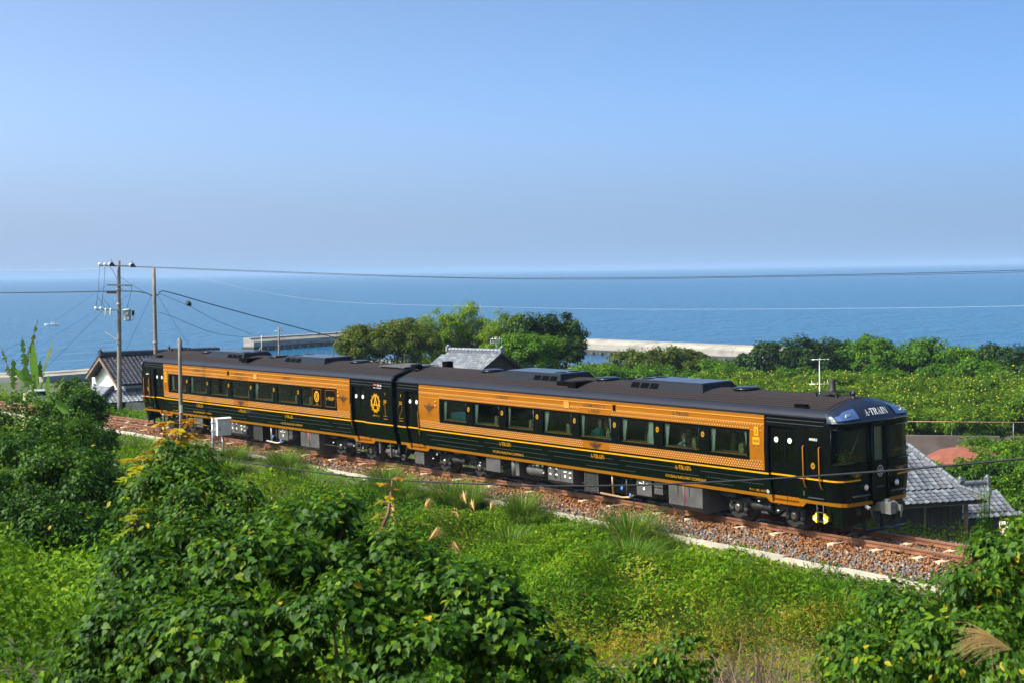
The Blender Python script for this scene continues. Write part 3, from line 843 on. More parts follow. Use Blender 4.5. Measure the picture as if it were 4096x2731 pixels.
def build_car(sg):
    E = sg                                         # direction of the cab end
    off = (sg*10.65, 0, 0)
    if sg > 0:
        lab = 'front railcar numbered 2 in black and gold with its cab leading, nearer the camera'
        g0, g1 = 1.60, 18.31; b0, b1 = 2.91, 17.76
        panes = [(3.03, 4.47), (4.87, 6.35), (6.74, 8.23), (8.68, 10.13), (10.51, 12.01), (12.43, 13.90), (14.30, 15.80), (16.20, 17.66)]
        embl = [4.65, 6.54, 8.42, 10.30, 12.19, 14.09, 15.97]
        doors = [(0.73, 1.58, 2.0), (18.45, 19.42, 2.0)]
        steps = [(0.50, 2.0, 0.80, 1.80), (18.22, 19.66, 18.45, 19.42)]
        s_in, cab0 = 0.17, 20.50
    else:
        lab = 'rear railcar numbered 1 in black and gold, coupled behind the front one'
        g0, g1 = -18.47, -3.0; b0, b1 = -17.95, -3.91
        panes = [(-17.79, -16.33), (-15.95, -14.38), (-14.04, -12.48), (-12.15, -10.62), (-10.27, -8.71), (-8.37, -6.81), (-6.52, -5.72)]
        embl = [-16.16, -14.26, -12.37, -10.47, -8.59, -6.70]
        doors = [(-2.87, -1.97, 2.0), (-19.47, -18.52, 2.0)]
        steps = [(-3.02, -1.56, -2.72, -1.80), (-19.28, -17.95, -19.08, -18.20)]
        s_in, cab0 = -0.17, -20.50
    car = empty('railcar', (0, 0, 0), label=lab, cat='train car')
    car.matrix_world = car_matrix(sg)
    lo, hi = min(s_in, cab0), max(s_in, cab0)
    crew = (E*19.78, E*20.36); crew = (min(crew), max(crew))
    # ---- side walls ---------------------------------------------------
    sh = MB(off)                                    # materials: 0 black, 1 dark green, 2 yellow, 3 lower gold
    def strip(a, b, side=-1, skip=()):
        xs = sorted([a, b]+[q for d in skip for q in d[:2]])
        out_ = []
        for p, q in zip(xs[:-1], xs[1:]):
            if not any(abs(p-d[0]) < 1e-6 and abs(q-d[1]) < 1e-6 for d in skip): out_.append((p, q))
        return out_
    ends = [(lo, g0), (g1, hi)]
    for a, b in strip(lo, hi, skip=doors):
        patch(sh, a, b, 0.99, 1.55, m=1); patch(sh, a, b, 1.60, 1.65, m=0)
    for a, b in ends:
        for p, q in strip(a, b, skip=[d for d in doors if d[0] >= a-1e-6 and d[1] <= b+1e-6]): patch(sh, p, q, 1.65, 3.19, m=0)
    for d in doors: patch(sh, d[0], d[1], 2.88, 3.19, m=0)
    # far side, floor pan, inner end
    patch(sh, lo, hi, 0.99, 1.55, side=1, m=1); patch(sh, lo, hi, 1.55, 1.60, side=1, m=2); patch(sh, lo, hi, 1.60, 1.65, side=1, m=0)
    for a, b in ends: patch(sh, a, b, 1.65, 3.19, side=1, m=0)
    patch(sh, lo, hi, 0.90, 0.99, side=1, m=3)
    sh.poly([(lo, -1.28, .90), (hi, -1.28, .90), (hi, 1.28, .90), (lo, 1.28, .90)], 0)
    zz = [.90, 1.0, 1.55, 2.3, 3.19]
    sh.poly([(s_in, -ys(z), z) for z in zz]+[(s_in, -y, z) for y, z in ROOF[1:]]+[(s_in, y, z) for y, z in ROOF[-2::-1]]+[(s_in, ys(z), z) for z in zz[-2::-1]], 0)
    body = sh.build('body', [M_blk, M_dgr, M_yel, M_ygold], car)
    # gold panels
    gp = MB(off)
    patch(gp, b0, b1, 1.65, 1.91); patch(gp, b0, b1, 2.705, 3.19); patch(gp, g0, b0, 1.65, 3.19); patch(gp, b1, g1, 1.65, 3.19)
    patch(gp, g0, g1, 1.65, 1.91, side=1); patch(gp, g0, g1, 2.705, 3.19, side=1)
    for a, b in ((g0, b0), (b1, g1)): patch(gp, a, b, 1.91, 2.705, side=1)
    gold = gp.build('gold_panel', M_gold, car)
    bd = MB(off)
    lamp_s = -12.4 if sg < 0 else 12.17
    for z in (3.045, 2.895):
        for a, b in ((g0, lamp_s-.12), (lamp_s+.12, g1)): bar(bd, a, b, z-.011, z+.011, .014)
    for a, b in ((g0+.05, b0-.03), (b1+.05, g1-.05)):
        for z in (2.72, 1.90): bar(bd, a, b, z-.006, z+.006, .008)
    bar(bd, g0, g1, 3.13, 3.14, .006)
    bd.build('beading', M_goldbead, gold)
    rv = MB(off)
    wing_s = [q for q in ((-11.39,) if sg < 0 else (11.26,))]
    rows = [(2.858, 0), (2.765, 0), (1.865, 1), (1.80, 1), (1.737, 1), (1.675, 1)]
    for z, low in rows:
        s = g0+.08+(0.05 if rows.index((z, low)) % 2 else 0)
        while s < g1-.04:
            if not (low and any(abs(s-q) < .62 for q in wing_s)) and not (z == 2.765 and (s < b0 or s > b1)) and not (z > 2.7 and abs(s-(11.23 if sg > 0 else -11.44)) < .75):
                y = -(ys(z)); r = .0125
                b_ = len(rv.v)
                rv.v += [(s-r, y, z-r), (s+r, y, z-r), (s+r, y, z+r), (s-r, y, z+r), (s, y-.012, z)]
                for i in range(4): rv.face((b_+i, b_+(i+1) % 4, b_+4))
            s += 0.10
    rv.build('rivets', M_rivet, gold, kind='stuff')
    # yellow waist stripe, lower stripe with dropped step wells
    st = MB(off)
    for a, b in strip(lo, hi, skip=doors): bar(st, a, b, 1.553, 1.598, .006)
    st.build('waist_stripe', M_yel, car)
    ls = MB(off)
    xs = [lo]; 
    for q in sorted(steps): xs += [q[0], q[1]]
    xs.append(hi)
    for a, b in zip(xs[0::2], xs[1::2]): bar(ls, a, b, 0.90, 0.995, .006)
    for q in steps:
        n0, n1, f0, f1 = q
        for a, b, t in ((n0, f0, 1), (f1, n1, -1)):
            tip = .13
            pts = [(n0, .90), (n0, .995), (f0, .995), (f0, .79), (n0+tip, .79)] if t == 1 else [(n1, .90), (n1, .995), (f1, .995), (f1, .79), (n1-tip, .79)]
            ls.loft([[(s, -(ys(z)+.006), z) for s, z in pts], [(s, -(ys(z)-.02), z) for s, z in pts]])
    ls.build('lower_stripe', M_ygold, car)
    for q in steps:
        n0, n1, f0, f1 = q
        mb = MB(off)
        y = ys(.9)
        mb.box(f0, f1, -y+.045, -y+.09, .80, .99); mb.box(f0-.05, f1+.03, -y-.012, -y+.09, .785, .812)
        mb.box(f0-.01, f0+.01, -y, -y+.09, .79, .99); mb.box((f0+f1)/2-.008, (f0+f1)/2+.008, -y+.03, -y+.05, .81, .99)
        mb.build('step', M_gold, car)
    # grey beads on the lower dark panels
    gb = MB(off)
    for z, brk in ((1.40, .35), (1.25, 1.1), (1.10, 2.3)):
        s = g0+.3+brk*.3
        while s < g1-.5:
            L = 3.1 if z != 1.10 else 2.3
            bar(gb, s, min(s+L, g1-.1), z-.006, z+.006, .010); s += L+.35+(1.4 if z == 1.10 else 0)
    for a, b in ends:
        for z in (3.08, 2.98): bar(gb, a+.08, b-.08, z-.007, z+.007, .010)
    gb.build('side_beading', M_bead, body, kind='stuff')
    # ---- windows ------------------------------------------------------
    fr = MB(off)
    z0, z1 = 1.99, 2.655
    patch(fr, b0, b1, 1.91, z0, -.002); patch(fr, b0, b1, z1, 2.705, -.002)
    xs = [b0]+[q for p in panes for q in p]+[b1]
    for a, b in zip(xs[0::2], xs[1::2]): patch(fr, a, b, z0, z1, -.002)
    for a, b in panes:      # reveals
        for s in (a, b): fr.poly([(s, -(ys(z0)-.002), z0), (s, -(ys(z1)-.002), z1), (s, -(ys(z1)-.08), z1), (s, -(ys(z0)-.08), z0)])
        fr.poly([(a, -(ys(z1)-.002), z1), (b, -(ys(z1)-.002), z1), (b, -(ys(z1)-.08), z1), (a, -(ys(z1)-.08), z1)])
    patch(fr, g0, g1, 1.91, 2.705, -.002, side=1)
    bar(fr, b0-.02, b1+.02, 1.895, 1.915, .012); bar(fr, b0-.02, b1+.02, 2.70, 2.72, .012)
    for s in (b0, b1): fr.loft([[(s-.015, -(ys(z)+.012), z), (s+.015, -(ys(z)+.012), z), (s+.015, -(ys(z)-.02), z), (s-.015, -(ys(z)-.02), z)] for z in (1.90, 2.3, 2.715)])
    fr.build('window_band', M_blk, car)
    for i, (a, b) in enumerate(panes):
        mb = MB(off); patch(mb, a, b, z0, z1, -.03)
        wn = mb.build('window', M_wglass, car)
        mb = MB(off); mb.box(a-.05, b+.05, -1.36, -1.02, z0-.05, z0+.015); mb.build('sill', M_sill, wn)
        for q, s in ((1, a), (-1, b)):
            if sg < 0 and R.random() < .35: continue
            wtop, wbot = R.uniform(.13, .24), R.uniform(.05, .12)
            if sg > 0 and i == 5 and q < 0: wtop, wbot = .30, .36
            mb = MB(off); rings = []
            for z, w_ in ((z1+.02, wtop), (z0+.35, (wtop+wbot)/2), (z0+.02, wbot)):
                rings.append([(s+q*(w_*t/8), -1.30+(.018 if t % 2 else -.018), z) for t in range(9)])
            n = 9
            for r_ in rings: mb.v += r_
            for u in range(2):
                for t in range(8): mb.face((u*n+t, u*n+t+1, (u+1)*n+t+1, (u+1)*n+t), 0, True)
            mb.build('curtain', M_curt, wn)
    # ---- interior -----------------------------------------------------
    it = MB(off)
    it.poly([(lo+.3, -1.27, 1.16), (hi-.3, -1.27, 1.16), (hi-.3, 1.27, 1.16), (lo+.3, 1.27, 1.16)])
    it.poly([(lo+.3, -1.33, 3.08), (hi-.3, -1.33, 3.08), (hi-.3, 1.33, 3.08), (lo+.3, 1.33, 3.08)])
    it.poly([(lo+.3, 1.22, 1.16), (hi-.3, 1.22, 1.16), (hi-.3, 1.22, 3.08), (lo+.3, 1.22, 3.08)])
    for s in (g0+.1, g1-.1): it.poly([(s, -1.38, 1.16), (s, 1.22, 1.16), (s, 1.22, 3.08), (s, -1.38, 3.08)])
    # near-side wall lining below and above the panes keeps the saloon closed
    it.poly([(g0+.1, -1.33, 1.16), (g1-.1, -1.33, 1.16), (g1-.1, -1.36, 1.95), (g0+.1, -1.36, 1.95)])
    it.build('interior', M_inner, car)
    for (a, b) in panes:
        if sg > 0 and a < 4: 
            mb = MB(off)
            mb.loft([[(s, -1.15, 1.3), (s, -.85, 1.3), (s, -.85, 2.22+.06*math.sin((s-3.1)/1.4*math.pi)), (s, -1.15, 2.22+.06*math.sin((s-3.1)/1.4*math.pi))] for s in np.linspace(3.15, 4.6, 7)])
            mb.build('seat', M_seatb, car); continue
        for y in (-.80, .75):
            s = b-.52+R.uniform(-.05, .05)
            mb = MB(off)
            prof = [(0, 1.25), (.12, 1.25), (.20, 2.10), (.18, 2.26), (.10, 2.30), (.03, 2.24), (-.02, 1.75)]
            mb.loft([[(s+x, y-.42, z) for x, z in prof], [(s+x, y+.30, z) for x, z in prof]])
            mb.box(s-.45, s+.05, y-.40, y+.28, 1.48, 1.62)
            mb.build('seat', M_seatf, car)
    # ---- doors --------------------------------------------------------
    for (a, b, _z) in doors:
        jb = MB(off)
        for s in (a, b): jb.loft([[(s-.004, -(ys(z)-.001), z), (s+.004, -(ys(z)-.001), z), (s+.004, -(ys(z)-.12), z), (s-.004, -(ys(z)-.12), z)] for z in (.99, 1.55, 2.3, 2.88)])
        jb.poly([(a, -(ys(2.88)), 2.88), (b, -(ys(2.88)), 2.88), (b, -(ys(2.88)-.12), 2.88), (a, -(ys(2.88)-.12), 2.88)])
        dm = (a+b)/2
        for p, q in ((a+.01, dm-.006), (dm+.006, b-.01)):
            wz0, wz1 = 1.95, 2.72
            patch(jb, p, q, .99, wz0, -.08); patch(jb, p, q, wz1, 2.88, -.08); patch(jb, p, p+.09, wz0, wz1, -.08); patch(jb, q-.09, q, wz0, wz1, -.08)
        dr = jb.build('door', M_blk, car)
        for p, q in ((a+.01, dm-.006), (dm+.006, b-.01)):
            mb = MB(off); patch(mb, p+.09, q-.09, 1.95, 2.72, -.09); mb.build('door_glass', M_wglass, dr)
            mb = MB(off); cx = (p+q)/2
            flat_poly(mb, cx, 2.51, disc_pts(.075, 12), -.068); mb.build('door_sticker', M_white, dr)
            mb = MB(off)
            for t in range(5): flat_poly(mb, cx+.032*math.sin(2*math.pi*t/5), 2.51+.032*math.cos(2*math.pi*t/5), disc_pts(.012, 5), -.064)
            mb.build('sticker_pattern', M_blk, dr)
        mb = MB(off)
        bar(mb, a, b, 1.555, 1.60, -.072, base=-.09); mb.build('door_stripe', M_yel, dr)
        hs = a-.03 if sg > 0 and a > 10 or sg < 0 and a < -10 else (b+.02 if sg > 0 else a-.02)
        if sg > 0 and a > 10: pass
        else:
            if not (sg < 0 and a < -10):
                mb = MB(off); mb.tube([(hs, -(ys(2.2)+.01), 2.2), (hs, -(ys(2.15)+.05), 2.15), (hs, -(ys(1.4)+.05), 1.4), (hs, -(ys(1.32)+.01), 1.32)], .018, 6); mb.build('handrail', M_gold, car)
    # crew door with two long gold handrails
    cb = MB(off)
    a, b = crew
    for p, q, u, v in ((a, b, 1.05, 2.0), (a, b, 2.92, 2.98), (a, a+.12, 2.0, 2.92), (b-.12, b, 2.0, 2.92)): patch(cb, p, q, u, v, .004)
    for s in (a, b): cb.loft([[(s-.012, -(ys(z)+.012), z), (s+.012, -(ys(z)+.012), z), (s+.012, -(ys(z)-.02), z), (s-.012, -(ys(z)-.02), z)] for z in (1.05, 1.55, 2.3, 2.98)])
    cd_ = cb.build('crew_door', M_blk, car)
    mb = MB(off); patch(mb, a+.12, b-.12, 2.0, 2.92, .006); mb.build('door_glass', M_wglass, cd_)
    mb = MB(off); mb.box(a+.02, b-.02, -(ys(1.08)+.05), -ys(1.08), 1.06, 1.085); mb.build('door_step', M_bead, cd_)
    oval_A((a+b)/2+E*-.02, 1.93, .085, cd_, off)
    place_font('乗務員室', (a+b)/2, 2.62, .07, M_white, cd_, off, length=.28)
    for s in (a-.03, b-.06):
        mb = MB(off)
        mb.tube([(s, -(ys(2.44)+.005), 2.44), (s, -(ys(2.42)+.06), 2.42), (s, -(ys(1.55)+.06), 1.55), (s+.02*E, -(ys(1.36)+.06), 1.36), (s+.06, -(ys(1.33)+.005), 1.33)], .019, 6)
        mb.build('handrail', M_gold, car)
    # ---- roof ---------------------------------------------------------
    rf = MB(off); r1 = E*20.50
    prof = [(-y, z) for y, z in ROOF]+[(y, z) for y, z in ROOF[-2::-1]]
    n = len(prof)
    ss = [s_in, s_in+E*.05, E*20.42, r1]
    for i, s in enumerate(ss): rf.v += [(s, y, z-(0.0 if i else .01)) for y, z in prof]
    for i in range(len(ss)-1):
        for j in range(n-1): rf.face((i*n+j, i*n+j+1, (i+1)*n+j+1, (i+1)*n+j), 1 if 3 <= j <= n-5 else 0, True)
    rf.box(min(s_in, r1), max(s_in, r1), -1.43, -1.385, 3.165, 3.20, 0); rf.box(min(s_in, r1), max(s_in, r1), 1.385, 1.43, 3.165, 3.20, 0)
    for s in (s_in,):      # raised end hoop
        rf.loft([[(s, y, z+.0) for y, z in prof]+[(s, y*1.0, z-.05) for y, z in prof[::-1]], [(s+E*.09, y, z+.03) for y, z in prof]+[(s+E*.09, y, z-.05) for y, z in prof[::-1]]], 2)
    roof = rf.build('roof', [M_cove, M_roof, M_blk], car)
    rb = MB(off)
    a, b = min(s_in+E*.12, E*20.30), max(s_in+E*.12, E*20.30)
    for k in range(-10, 11):
        y = k*.112
        z = zroof(y); rb.loft([[(s, y-.022, z-.01), (s, y-.014, z+.020), (s, y+.014, z+.020), (s, y+.022, z-.01)] for s in (a, b)])
    rb.build('roof_ribbing', M_rib, roof)
    acs = [(5.5, 8.8, False if sg > 0 else True), (11.9, 15.3, False)] if sg > 0 else [(-9.1, -5.8, False), (-15.5, -12.25, True)]
    acs = [(5.5, 8.8, True), (11.9, 15.3, False)] if sg > 0 else [(-9.1, -5.8, False), (-15.5, -12.25, True)]
    for q in acs: ac_unit(q[0], q[1], car, off, q[2])
    for s in ((4.1, 10.25, 16.3) if sg > 0 else (-4.4, -10.55, -16.6)):
        mb = MB(off); mb.lathe((s, 0, 3.585), [(.30, 0), (.38, .02), (.40, .05), (.385, .085), (.30, .105), (0, .112)], 24, 'z'); mb.build('roof_vent', M_ac, car)
    if sg > 0: dts = [((8.9, 9.75, -.98, -.80), (9.62, 10.02, -1.12, -.35)), ((10.9, 11.85, .78, .95), (10.3, 10.95, .35, 1.08))]
    else: dts = [((-12.2, -11.55, -.98, -.80), (-11.72, -11.25, -1.12, -.35)), ((-10.2, -9.15, .78, .95), (-10.5, -10.1, .35, 1.08))]
    for d1, d2 in dts:
        mb = MB(off)
        for d in (d1, d2): mb.box(d[0], d[1], d[2], d[3], zroof(max(abs(d[2]), abs(d[3])))-.02, 3.575 if d is d1 else 3.60)
        mb.build('roof_duct', M_grill, car)
    # whistle on its frame, aerial, small block
    mb = MB(off); s = E*19.5
    for dx in (-.36, .36):
        for y in (-.26, .26): mb.box(s+dx-.03, s+dx+.03, y-.03, y+.03, 3.55, 3.70)
    mb.box(s-.40, s+.40, -.30, -.25, 3.70, 3.73); mb.box(s-.40, s+.40, .25, .30, 3.70, 3.73); mb.box(s-.22, s+.22, -.28, .28, 3.70, 3.725)
    mb.lathe((s, 0, 3.72), [(.12, 0), (.11, .03), (.085, .05), (.085, .30), (.075, .33), (.0, .335)], 14, 'z')
    mb.build('whistle', M_under2, car)
    mb = MB(off); mb.lathe((E*20.35, -.15, 3.58), [(.08, 0), (.06, .04), (.04, .06), (.04, .12), (.075, .135), (.075, .16), (.04, .18), (.035, .24), (0, .25)], 10, 'z'); mb.build('aerial', M_rub, car)
    mb = MB(off); s = E*19.4; mb.box(s-.22, s+.16, -1.16, -1.0, 3.37, 3.47); mb.box(s+.16, s+.30, -1.18, -1.0, 3.36, 3.42); mb.build('roof_block', M_grill, car)
    if sg < 0:
        mb = MB(off); mb.box(-2.05, -.32, -.72, .62, 3.60, 3.63)
        for s in (-1.9, -.5):
            for y in (-.6, .5): mb.box(s-.04, s+.04, y-.04, y+.04, 3.5, 3.60)
        mb.box(-1.3, -.7, -.25, .35, 3.63, 3.655); mb.build('roof_plate', M_under, car)
        mb = MB(off); mb.lathe((-6.35, .05, 3.72), [(.05, 0), (.02, .03), (.018, .36), (0, .365)], 8, 'z'); mb.build('aerial', M_rub, car)
    for k, y in enumerate((-.75, .1)):
        s = s_in+E*.35
        mb = MB(off); z = zroof(y); mb.tube([(s-.12, y, z), (s-.12, y, z+.09), (s+.12, y, z+.09), (s+.12, y, z)], .014, 5); mb.build('roof_handle', M_rub, car)
    if sg > 0:
        for y, h in ((-.62, .22), (.75, .26)):
            mb = MB(off); mb.box(.18, .48, y-.14, y+.14, zroof(y)-.03, zroof(y)+h); mb.build('jumper_box', M_grill, car)
    # ---- lettering ----------------------------------------------------
    k = 1 if sg > 0 else -1
    for s in ((6.54, 15.04) if sg > 0 else (-15.23, -7.66)): place_letters('A.TRAIN', s, 2.968, .115, M_under2, gold, off, 1.0, .14)
    s = 11.23 if sg > 0 else -11.44
    place_font('A 列車で行こう', s, 2.968, .10, M_under2, gold, off, length=1.02)
    place_letters('A.TRAIN', s, 2.808, .085, M_under2, gold, off, 1.0, .16)
    for s in ((6.61, 11.32, 15.09) if sg > 0 else (-15.11, -11.33, -7.54)): place_letters('A.TRAIN', s, 1.43, .125, M_yel, body, off, 1.0, .02)
    for s in ((6.69, 15.14) if sg > 0 else (-14.98, -7.45)): place_font('KYUSHU RAILWAY COMPANY', s, 1.13, .085, M_yel, body, off, length=1.68)
    for s in embl: oval_A(s, 2.455, .082, car, off)
    wing_emblem(11.26 if sg > 0 else -11.39, 1.755, .62, M_under2, gold, off)
    wing_emblem(2.27 if sg > 0 else -3.43, 2.36, .68 if sg > 0 else .60, M_under2, gold, off, banner=True)
    ln = MB(off); s = lamp_s
    ln.lathe((s, -(ys(2.97)+.0), 2.97), [(.05, -.03), (.05, .01), (.035, .03)][::-1], 8, 'y'); ln.box(s-.045, s+.045, -ys(2.97)-.03, -ys(2.97)+.02, 2.88, 3.05); ln.build('side_lamp', M_grill, car)
    s = 9.91 if sg > 0 else -10.09
    mb = MB(off); mb.box(s-.13, s+.13, -ys(2.92)-.025, -ys(2.92)+.02, 2.82, 3.02); mb.build('hatch', M_goldbead, gold)
    s = 2.66 if sg > 0 else -3.78
    for z in (2.60, 2.45):
        mb = MB(off); mb.lathe((s, -ys(z)+.02, z), [(.04, 0), (.04, -.04), (.025, -.06), (0, -.065)], 8, 'y'); mb.build('tail_lamp', M_goldbead, gold)
    s = 18.04 if sg > 0 else -18.2
    for z, t, wd, hh in ((2.69, '2' if sg > 0 else '1', .17, .24), (2.43, '指定席', .26, .20)):
        mb = MB(off); mb.box(s-wd/2, s+wd/2, -ys(z)-.02, -ys(z)+.02, z-hh/2, z+hh/2); pl = mb.build('number_plate', M_yel, gold)
        place_font(t, s, z, .11 if len(t) == 1 else .075, M_under2, pl, off, length=None if len(t) == 1 else .2, out=.024)
    dotted_digit(2 if sg > 0 else 1, s-.01, 2.13, M_under2, gold, off)
    place_font('キハ 185-1012' if sg > 0 else 'キハ 185-4', 17.95 if sg > 0 else -17.6, 1.075, .075, M_yel, body, off, length=.62 if sg > 0 else .42)
    if sg > 0:
        mb = MB(off); ring_polys(mb, 18.33, 1.075, .035, .05, .012, 12); stroke(mb, 18.33, 1.075, (0, -.025), (0, .025), .014, .012); mb.build('ring_mark', M_white, body)
    s = .44 if sg > 0 else -.62
    place_font('2' if sg > 0 else '1', s, 2.70, .09, M_yel, body, off); place_font('指定席', s, 2.45, .07, M_yel, body, off, length=.19)
    dotted_digit(2 if sg > 0 else 1, s, 2.14, M_yel, body, off)
    mb = MB(off); bar(mb, s-.1, s+.1, 2.385, 2.395, .012); bar(mb, s-.12, s+.12, 2.03-.25, 2.03-.24, .012); mb.build('underline', M_yel, body)
    if sg < 0:
        s, z = -1.24, 2.33
        mb = MB(off); ring_polys(mb, s, z, .235, .33, .012, 32, .88)
        for t in range(12):
            a = 2*math.pi*t/12+.26
            if t % 3 == 0: flat_poly(mb, s, z, [(.33*.88*math.cos(a-.06), .33*math.sin(a-.06)), (.40*.88*math.cos(a), .40*math.sin(a)), (.33*.88*math.cos(a+.06), .33*math.sin(a+.06))], .013)
            else: flat_poly(mb, s, z, [(.36*.88*math.cos(a)+x, .36*math.sin(a)+y) for x, y in disc_pts(.02, 6)], .013)
        stroke(mb, s, z, (-.13, -.19), (0, .23), .045, .014); stroke(mb, s, z, (.13, -.19), (0, .23), .045, .015); stroke(mb, s, z, (-.20, -.06), (.20, -.06), .04, .016); stroke(mb, s, z, (0, -.06), (0, .12), .02, .017)
        rm = mb.build('round_emblem', M_yel, body)
        mb = MB(off)
        for t in range(40):
            if t % 10 in (0, 9): continue
            a = 2*math.pi*t/40; stroke(mb, s, z, (.262*.88*math.cos(a), .262*math.sin(a)), (.305*.88*math.cos(a+.03), .305*math.sin(a+.03)), .018, .017)
        mb.build('emblem_lettering', M_blk, rm)
        place_font('A列車で行こう', s, 1.87, .06, M_yel, body, off, length=.42)
        # destination display and two black poster panels
        mb = MB(off); patch(mb, -1.42, -.82, 2.86, 3.06, .006); ds = mb.build('destination_display', M_grill, body)
        mb = MB(off); patch(mb, -1.38, -1.16, 2.98, 3.03, .010); mb.build('display_red', M_red, ds)
        place_font('熊 本', -.98, 2.99, .085, M_white, ds, off, length=.26); place_font('FOR KUMAMOTO', -1.0, 2.895, .04, M_white, ds, off, length=.28); place_font('A列車で行こう', -1.28, 2.90, .05, M_white, ds, off, length=.22)
        for a, b in ((-5.64, -5.01), (-4.71, -3.98)):
            mb = MB(off); patch(mb, a, b, 2.0, 2.65, .004); pp = mb.build('poster_panel', M_blk, car)
            mb = MB(off)
            for u, v in ((2.0, 2.012), (2.638, 2.65)): bar(mb, a, b, u, v, .010)
            for s_ in (a, b-.012): patch(mb, s_, s_+.012, 2.0, 2.65, .010)
            mb.build('poster_frame', M_gold, pp)
        mb = MB(off); s, z = -5.32, 2.36; ring_polys(mb, s, z, .16, .215, .012, 24, .82); flat_poly(mb, s, z, disc_pts(.13, 18, .82), .012); mb2 = mb.build('poster_emblem', M_yel, pp)
        mb = MB(off); stroke(mb, s, z, (-.06, -.09), (0, .11), .03, .016); stroke(mb, s, z, (.06, -.09), (0, .11), .03, .017); stroke(mb, s, z, (-.06, -.03), (.06, -.03), .024, .018); mb.build('poster_letter', M_blk, mb2)
        place_serif('A.TRAIN', -5.32, 2.07, .04, M_yel, pp, off, 1.0, .1)
        place_serif('A-TRAIN', -4.345, 2.33, .115, M_yel, pp, off, .95, .0)
    # ---- bogies and underframe ----------------------------------------
    bg0 = make_bogie(car, (0, 0, 0))
    bg0.location = (sg*3.45-off[0], 0, 0)
    bg1 = copy_tree(bg0, car); bg1.location = (sg*17.85-off[0], 0, 0)
    mb = MB(off); mb.box(lo+1, hi-1, -.35, .35, .62, .90); mb.box(lo+5.2, hi-5.2, -.62, .62, .22, .80); mb.box(lo+4.8, hi-4.8, -1.0, 1.0, .78, .9); mb.build('underframe', M_under2, car)
    Y = -1.22
    if sg > 0:
        box_part('equipment_box', .92, 1.50, Y, -.5, .28, .72, M_under, car, off)
        box_part('cover_plate', 5.28, 6.08, Y-.02, Y+.03, .42, .89, M_under, car, off)
        pl = [('cabinet', 8.60, 9.86, .30, .90), ('control_box', 12.86, 13.52, .40, .91)]; fuel = (14.30, 15.70); rad = (10.44, 11.10); lou = (13.64, 14.0)
        pipes = [([(11.18, Y, .27), (12.2, Y, .24), (12.55, Y, .28), (12.62, Y+.1, .34)], M_brass), ([(11.73, Y+.02, .94), (11.76, Y+.02, .28)], M_brass), ([(12.35, Y+.05, .8), (12.35, Y+.05, .3)], M_under)]
        valves = [(12.25, .52), (12.62, .34)]
    else:
        box_part('cover_plate', -16.04, -15.22, Y-.02, Y+.03, .45, .89, M_under, car, off)
        pl = [('cabinet', -12.70, -11.40, .28, .90), ('control_box', -8.74, -8.0, .42, .90)]; fuel = (-6.95, -5.58); rad = (-10.76, -10.05); lou = (-7.92, -7.66)
        pipes = [([(-9.72, Y, .28), (-8.9, Y, .25), (-8.62, Y, .30), (-8.5, Y+.05, .34)], M_pipe), ([(-9.35, Y+.02, .9), (-9.35, Y+.02, .3)], M_pipe), ([(-9.0, Y+.05, .85), (-9.0, Y+.05, .3)], M_under)]
        valves = [(-9.1, .5), (-8.5, .36)]
    for nm, a, b, u, v in pl:
        p_ = box_part(nm, a, b, Y, -.4, u, v, M_under, car, off, cut=.14 if nm == 'cabinet' else 0)
        mb = MB(off)
        if nm == 'cabinet':
            for x in (a+.06, (a+b)/2-.25):
                for z in (v-.12, v-.3, u+.28): arc_arrow(mb, x+.06, z, Y-.008, .055, 2.6, .6)
            for z in (v-.2, u+.25): arc_arrow(mb, b-.12, z, Y-.008, .055, .3, 2.4)
            mb.lathe(((a+b)/2+.25, Y-.003, v-.28), [(.05, 0), (.05, -.008)], 12, 'y'); mb.box((a+b)/2+.18, (a+b)/2+.32, Y-.008, Y-.002, v-.16, v-.12)
        else:
            for x in (-.12, 0, .12): mb.tube([((a+b)/2+x*.5, Y-.01, v-.17), ((a+b)/2+x*1.6, Y-.01, v-.17+abs(x)*.3-.01)], .016, 5)
            mb.box((a+b)/2-.012, (a+b)/2+.012, Y-.02, Y-.005, v-.2, v-.06); mb.lathe(((a+b)/2, Y-.003, v-.30), [(.045, 0), (.045, -.008)], 12, 'y')
        mb.build('white_markings', M_white, p_)
        if nm == 'cabinet':
            mb = MB(off); mb.box((a+b)/2-.01, (a+b)/2+.01, Y-.006, Y+.01, u+.15, v); mb.box((a+b)/2-.32, (a+b)/2-.16, Y-.006, Y+.01, u+.2, v-.12); mb.build('door_gap', M_under2, p_)
    # fuel tank with bevelled belly
    p_ = box_part('fuel_tank', fuel[0], fuel[1], Y-.04, -.2, .13, .86, M_under, car, off, cut=.17)
    mb = MB(off)
    for t in (.28, .62):
        x = fuel[0]+(fuel[1]-fuel[0])*t; mb.poly([(x-.03, Y-.045, .87), (x+.03, Y-.045, .87), (x+.005, Y-.045, .50)])
    mb.build('tank_strap', M_under2, p_)
    mb = MB(off); x = fuel[0]+(fuel[1]-fuel[0])*.45; mb.tube([(x, Y-.055, .88), (x+.04, Y-.05, .55), (x+.04, Y-.05, .33)], .012, 5); mb.build('red_hose', M_red, p_)
    p_ = box_part('radiator', rad[0], rad[1], Y, -.5, .25, .88, M_under2, car, off)
    mb = MB(off)
    for t in range(9): mb.box(rad[0]+.05, rad[1]-.05, Y-.008, Y, .31+.058*t, .318+.058*t)
    for t in range(6): x = rad[0]+.06+(rad[1]-rad[0]-.12)*t/5; mb.box(x-.004, x+.004, Y-.006, Y, .30, .84)
    for q in ((rad[0], rad[0]+.03), (rad[1]-.03, rad[1])): mb.box(q[0], q[1], Y-.015, Y, .25, .88)
    mb.build('radiator_grille', M_under, p_)
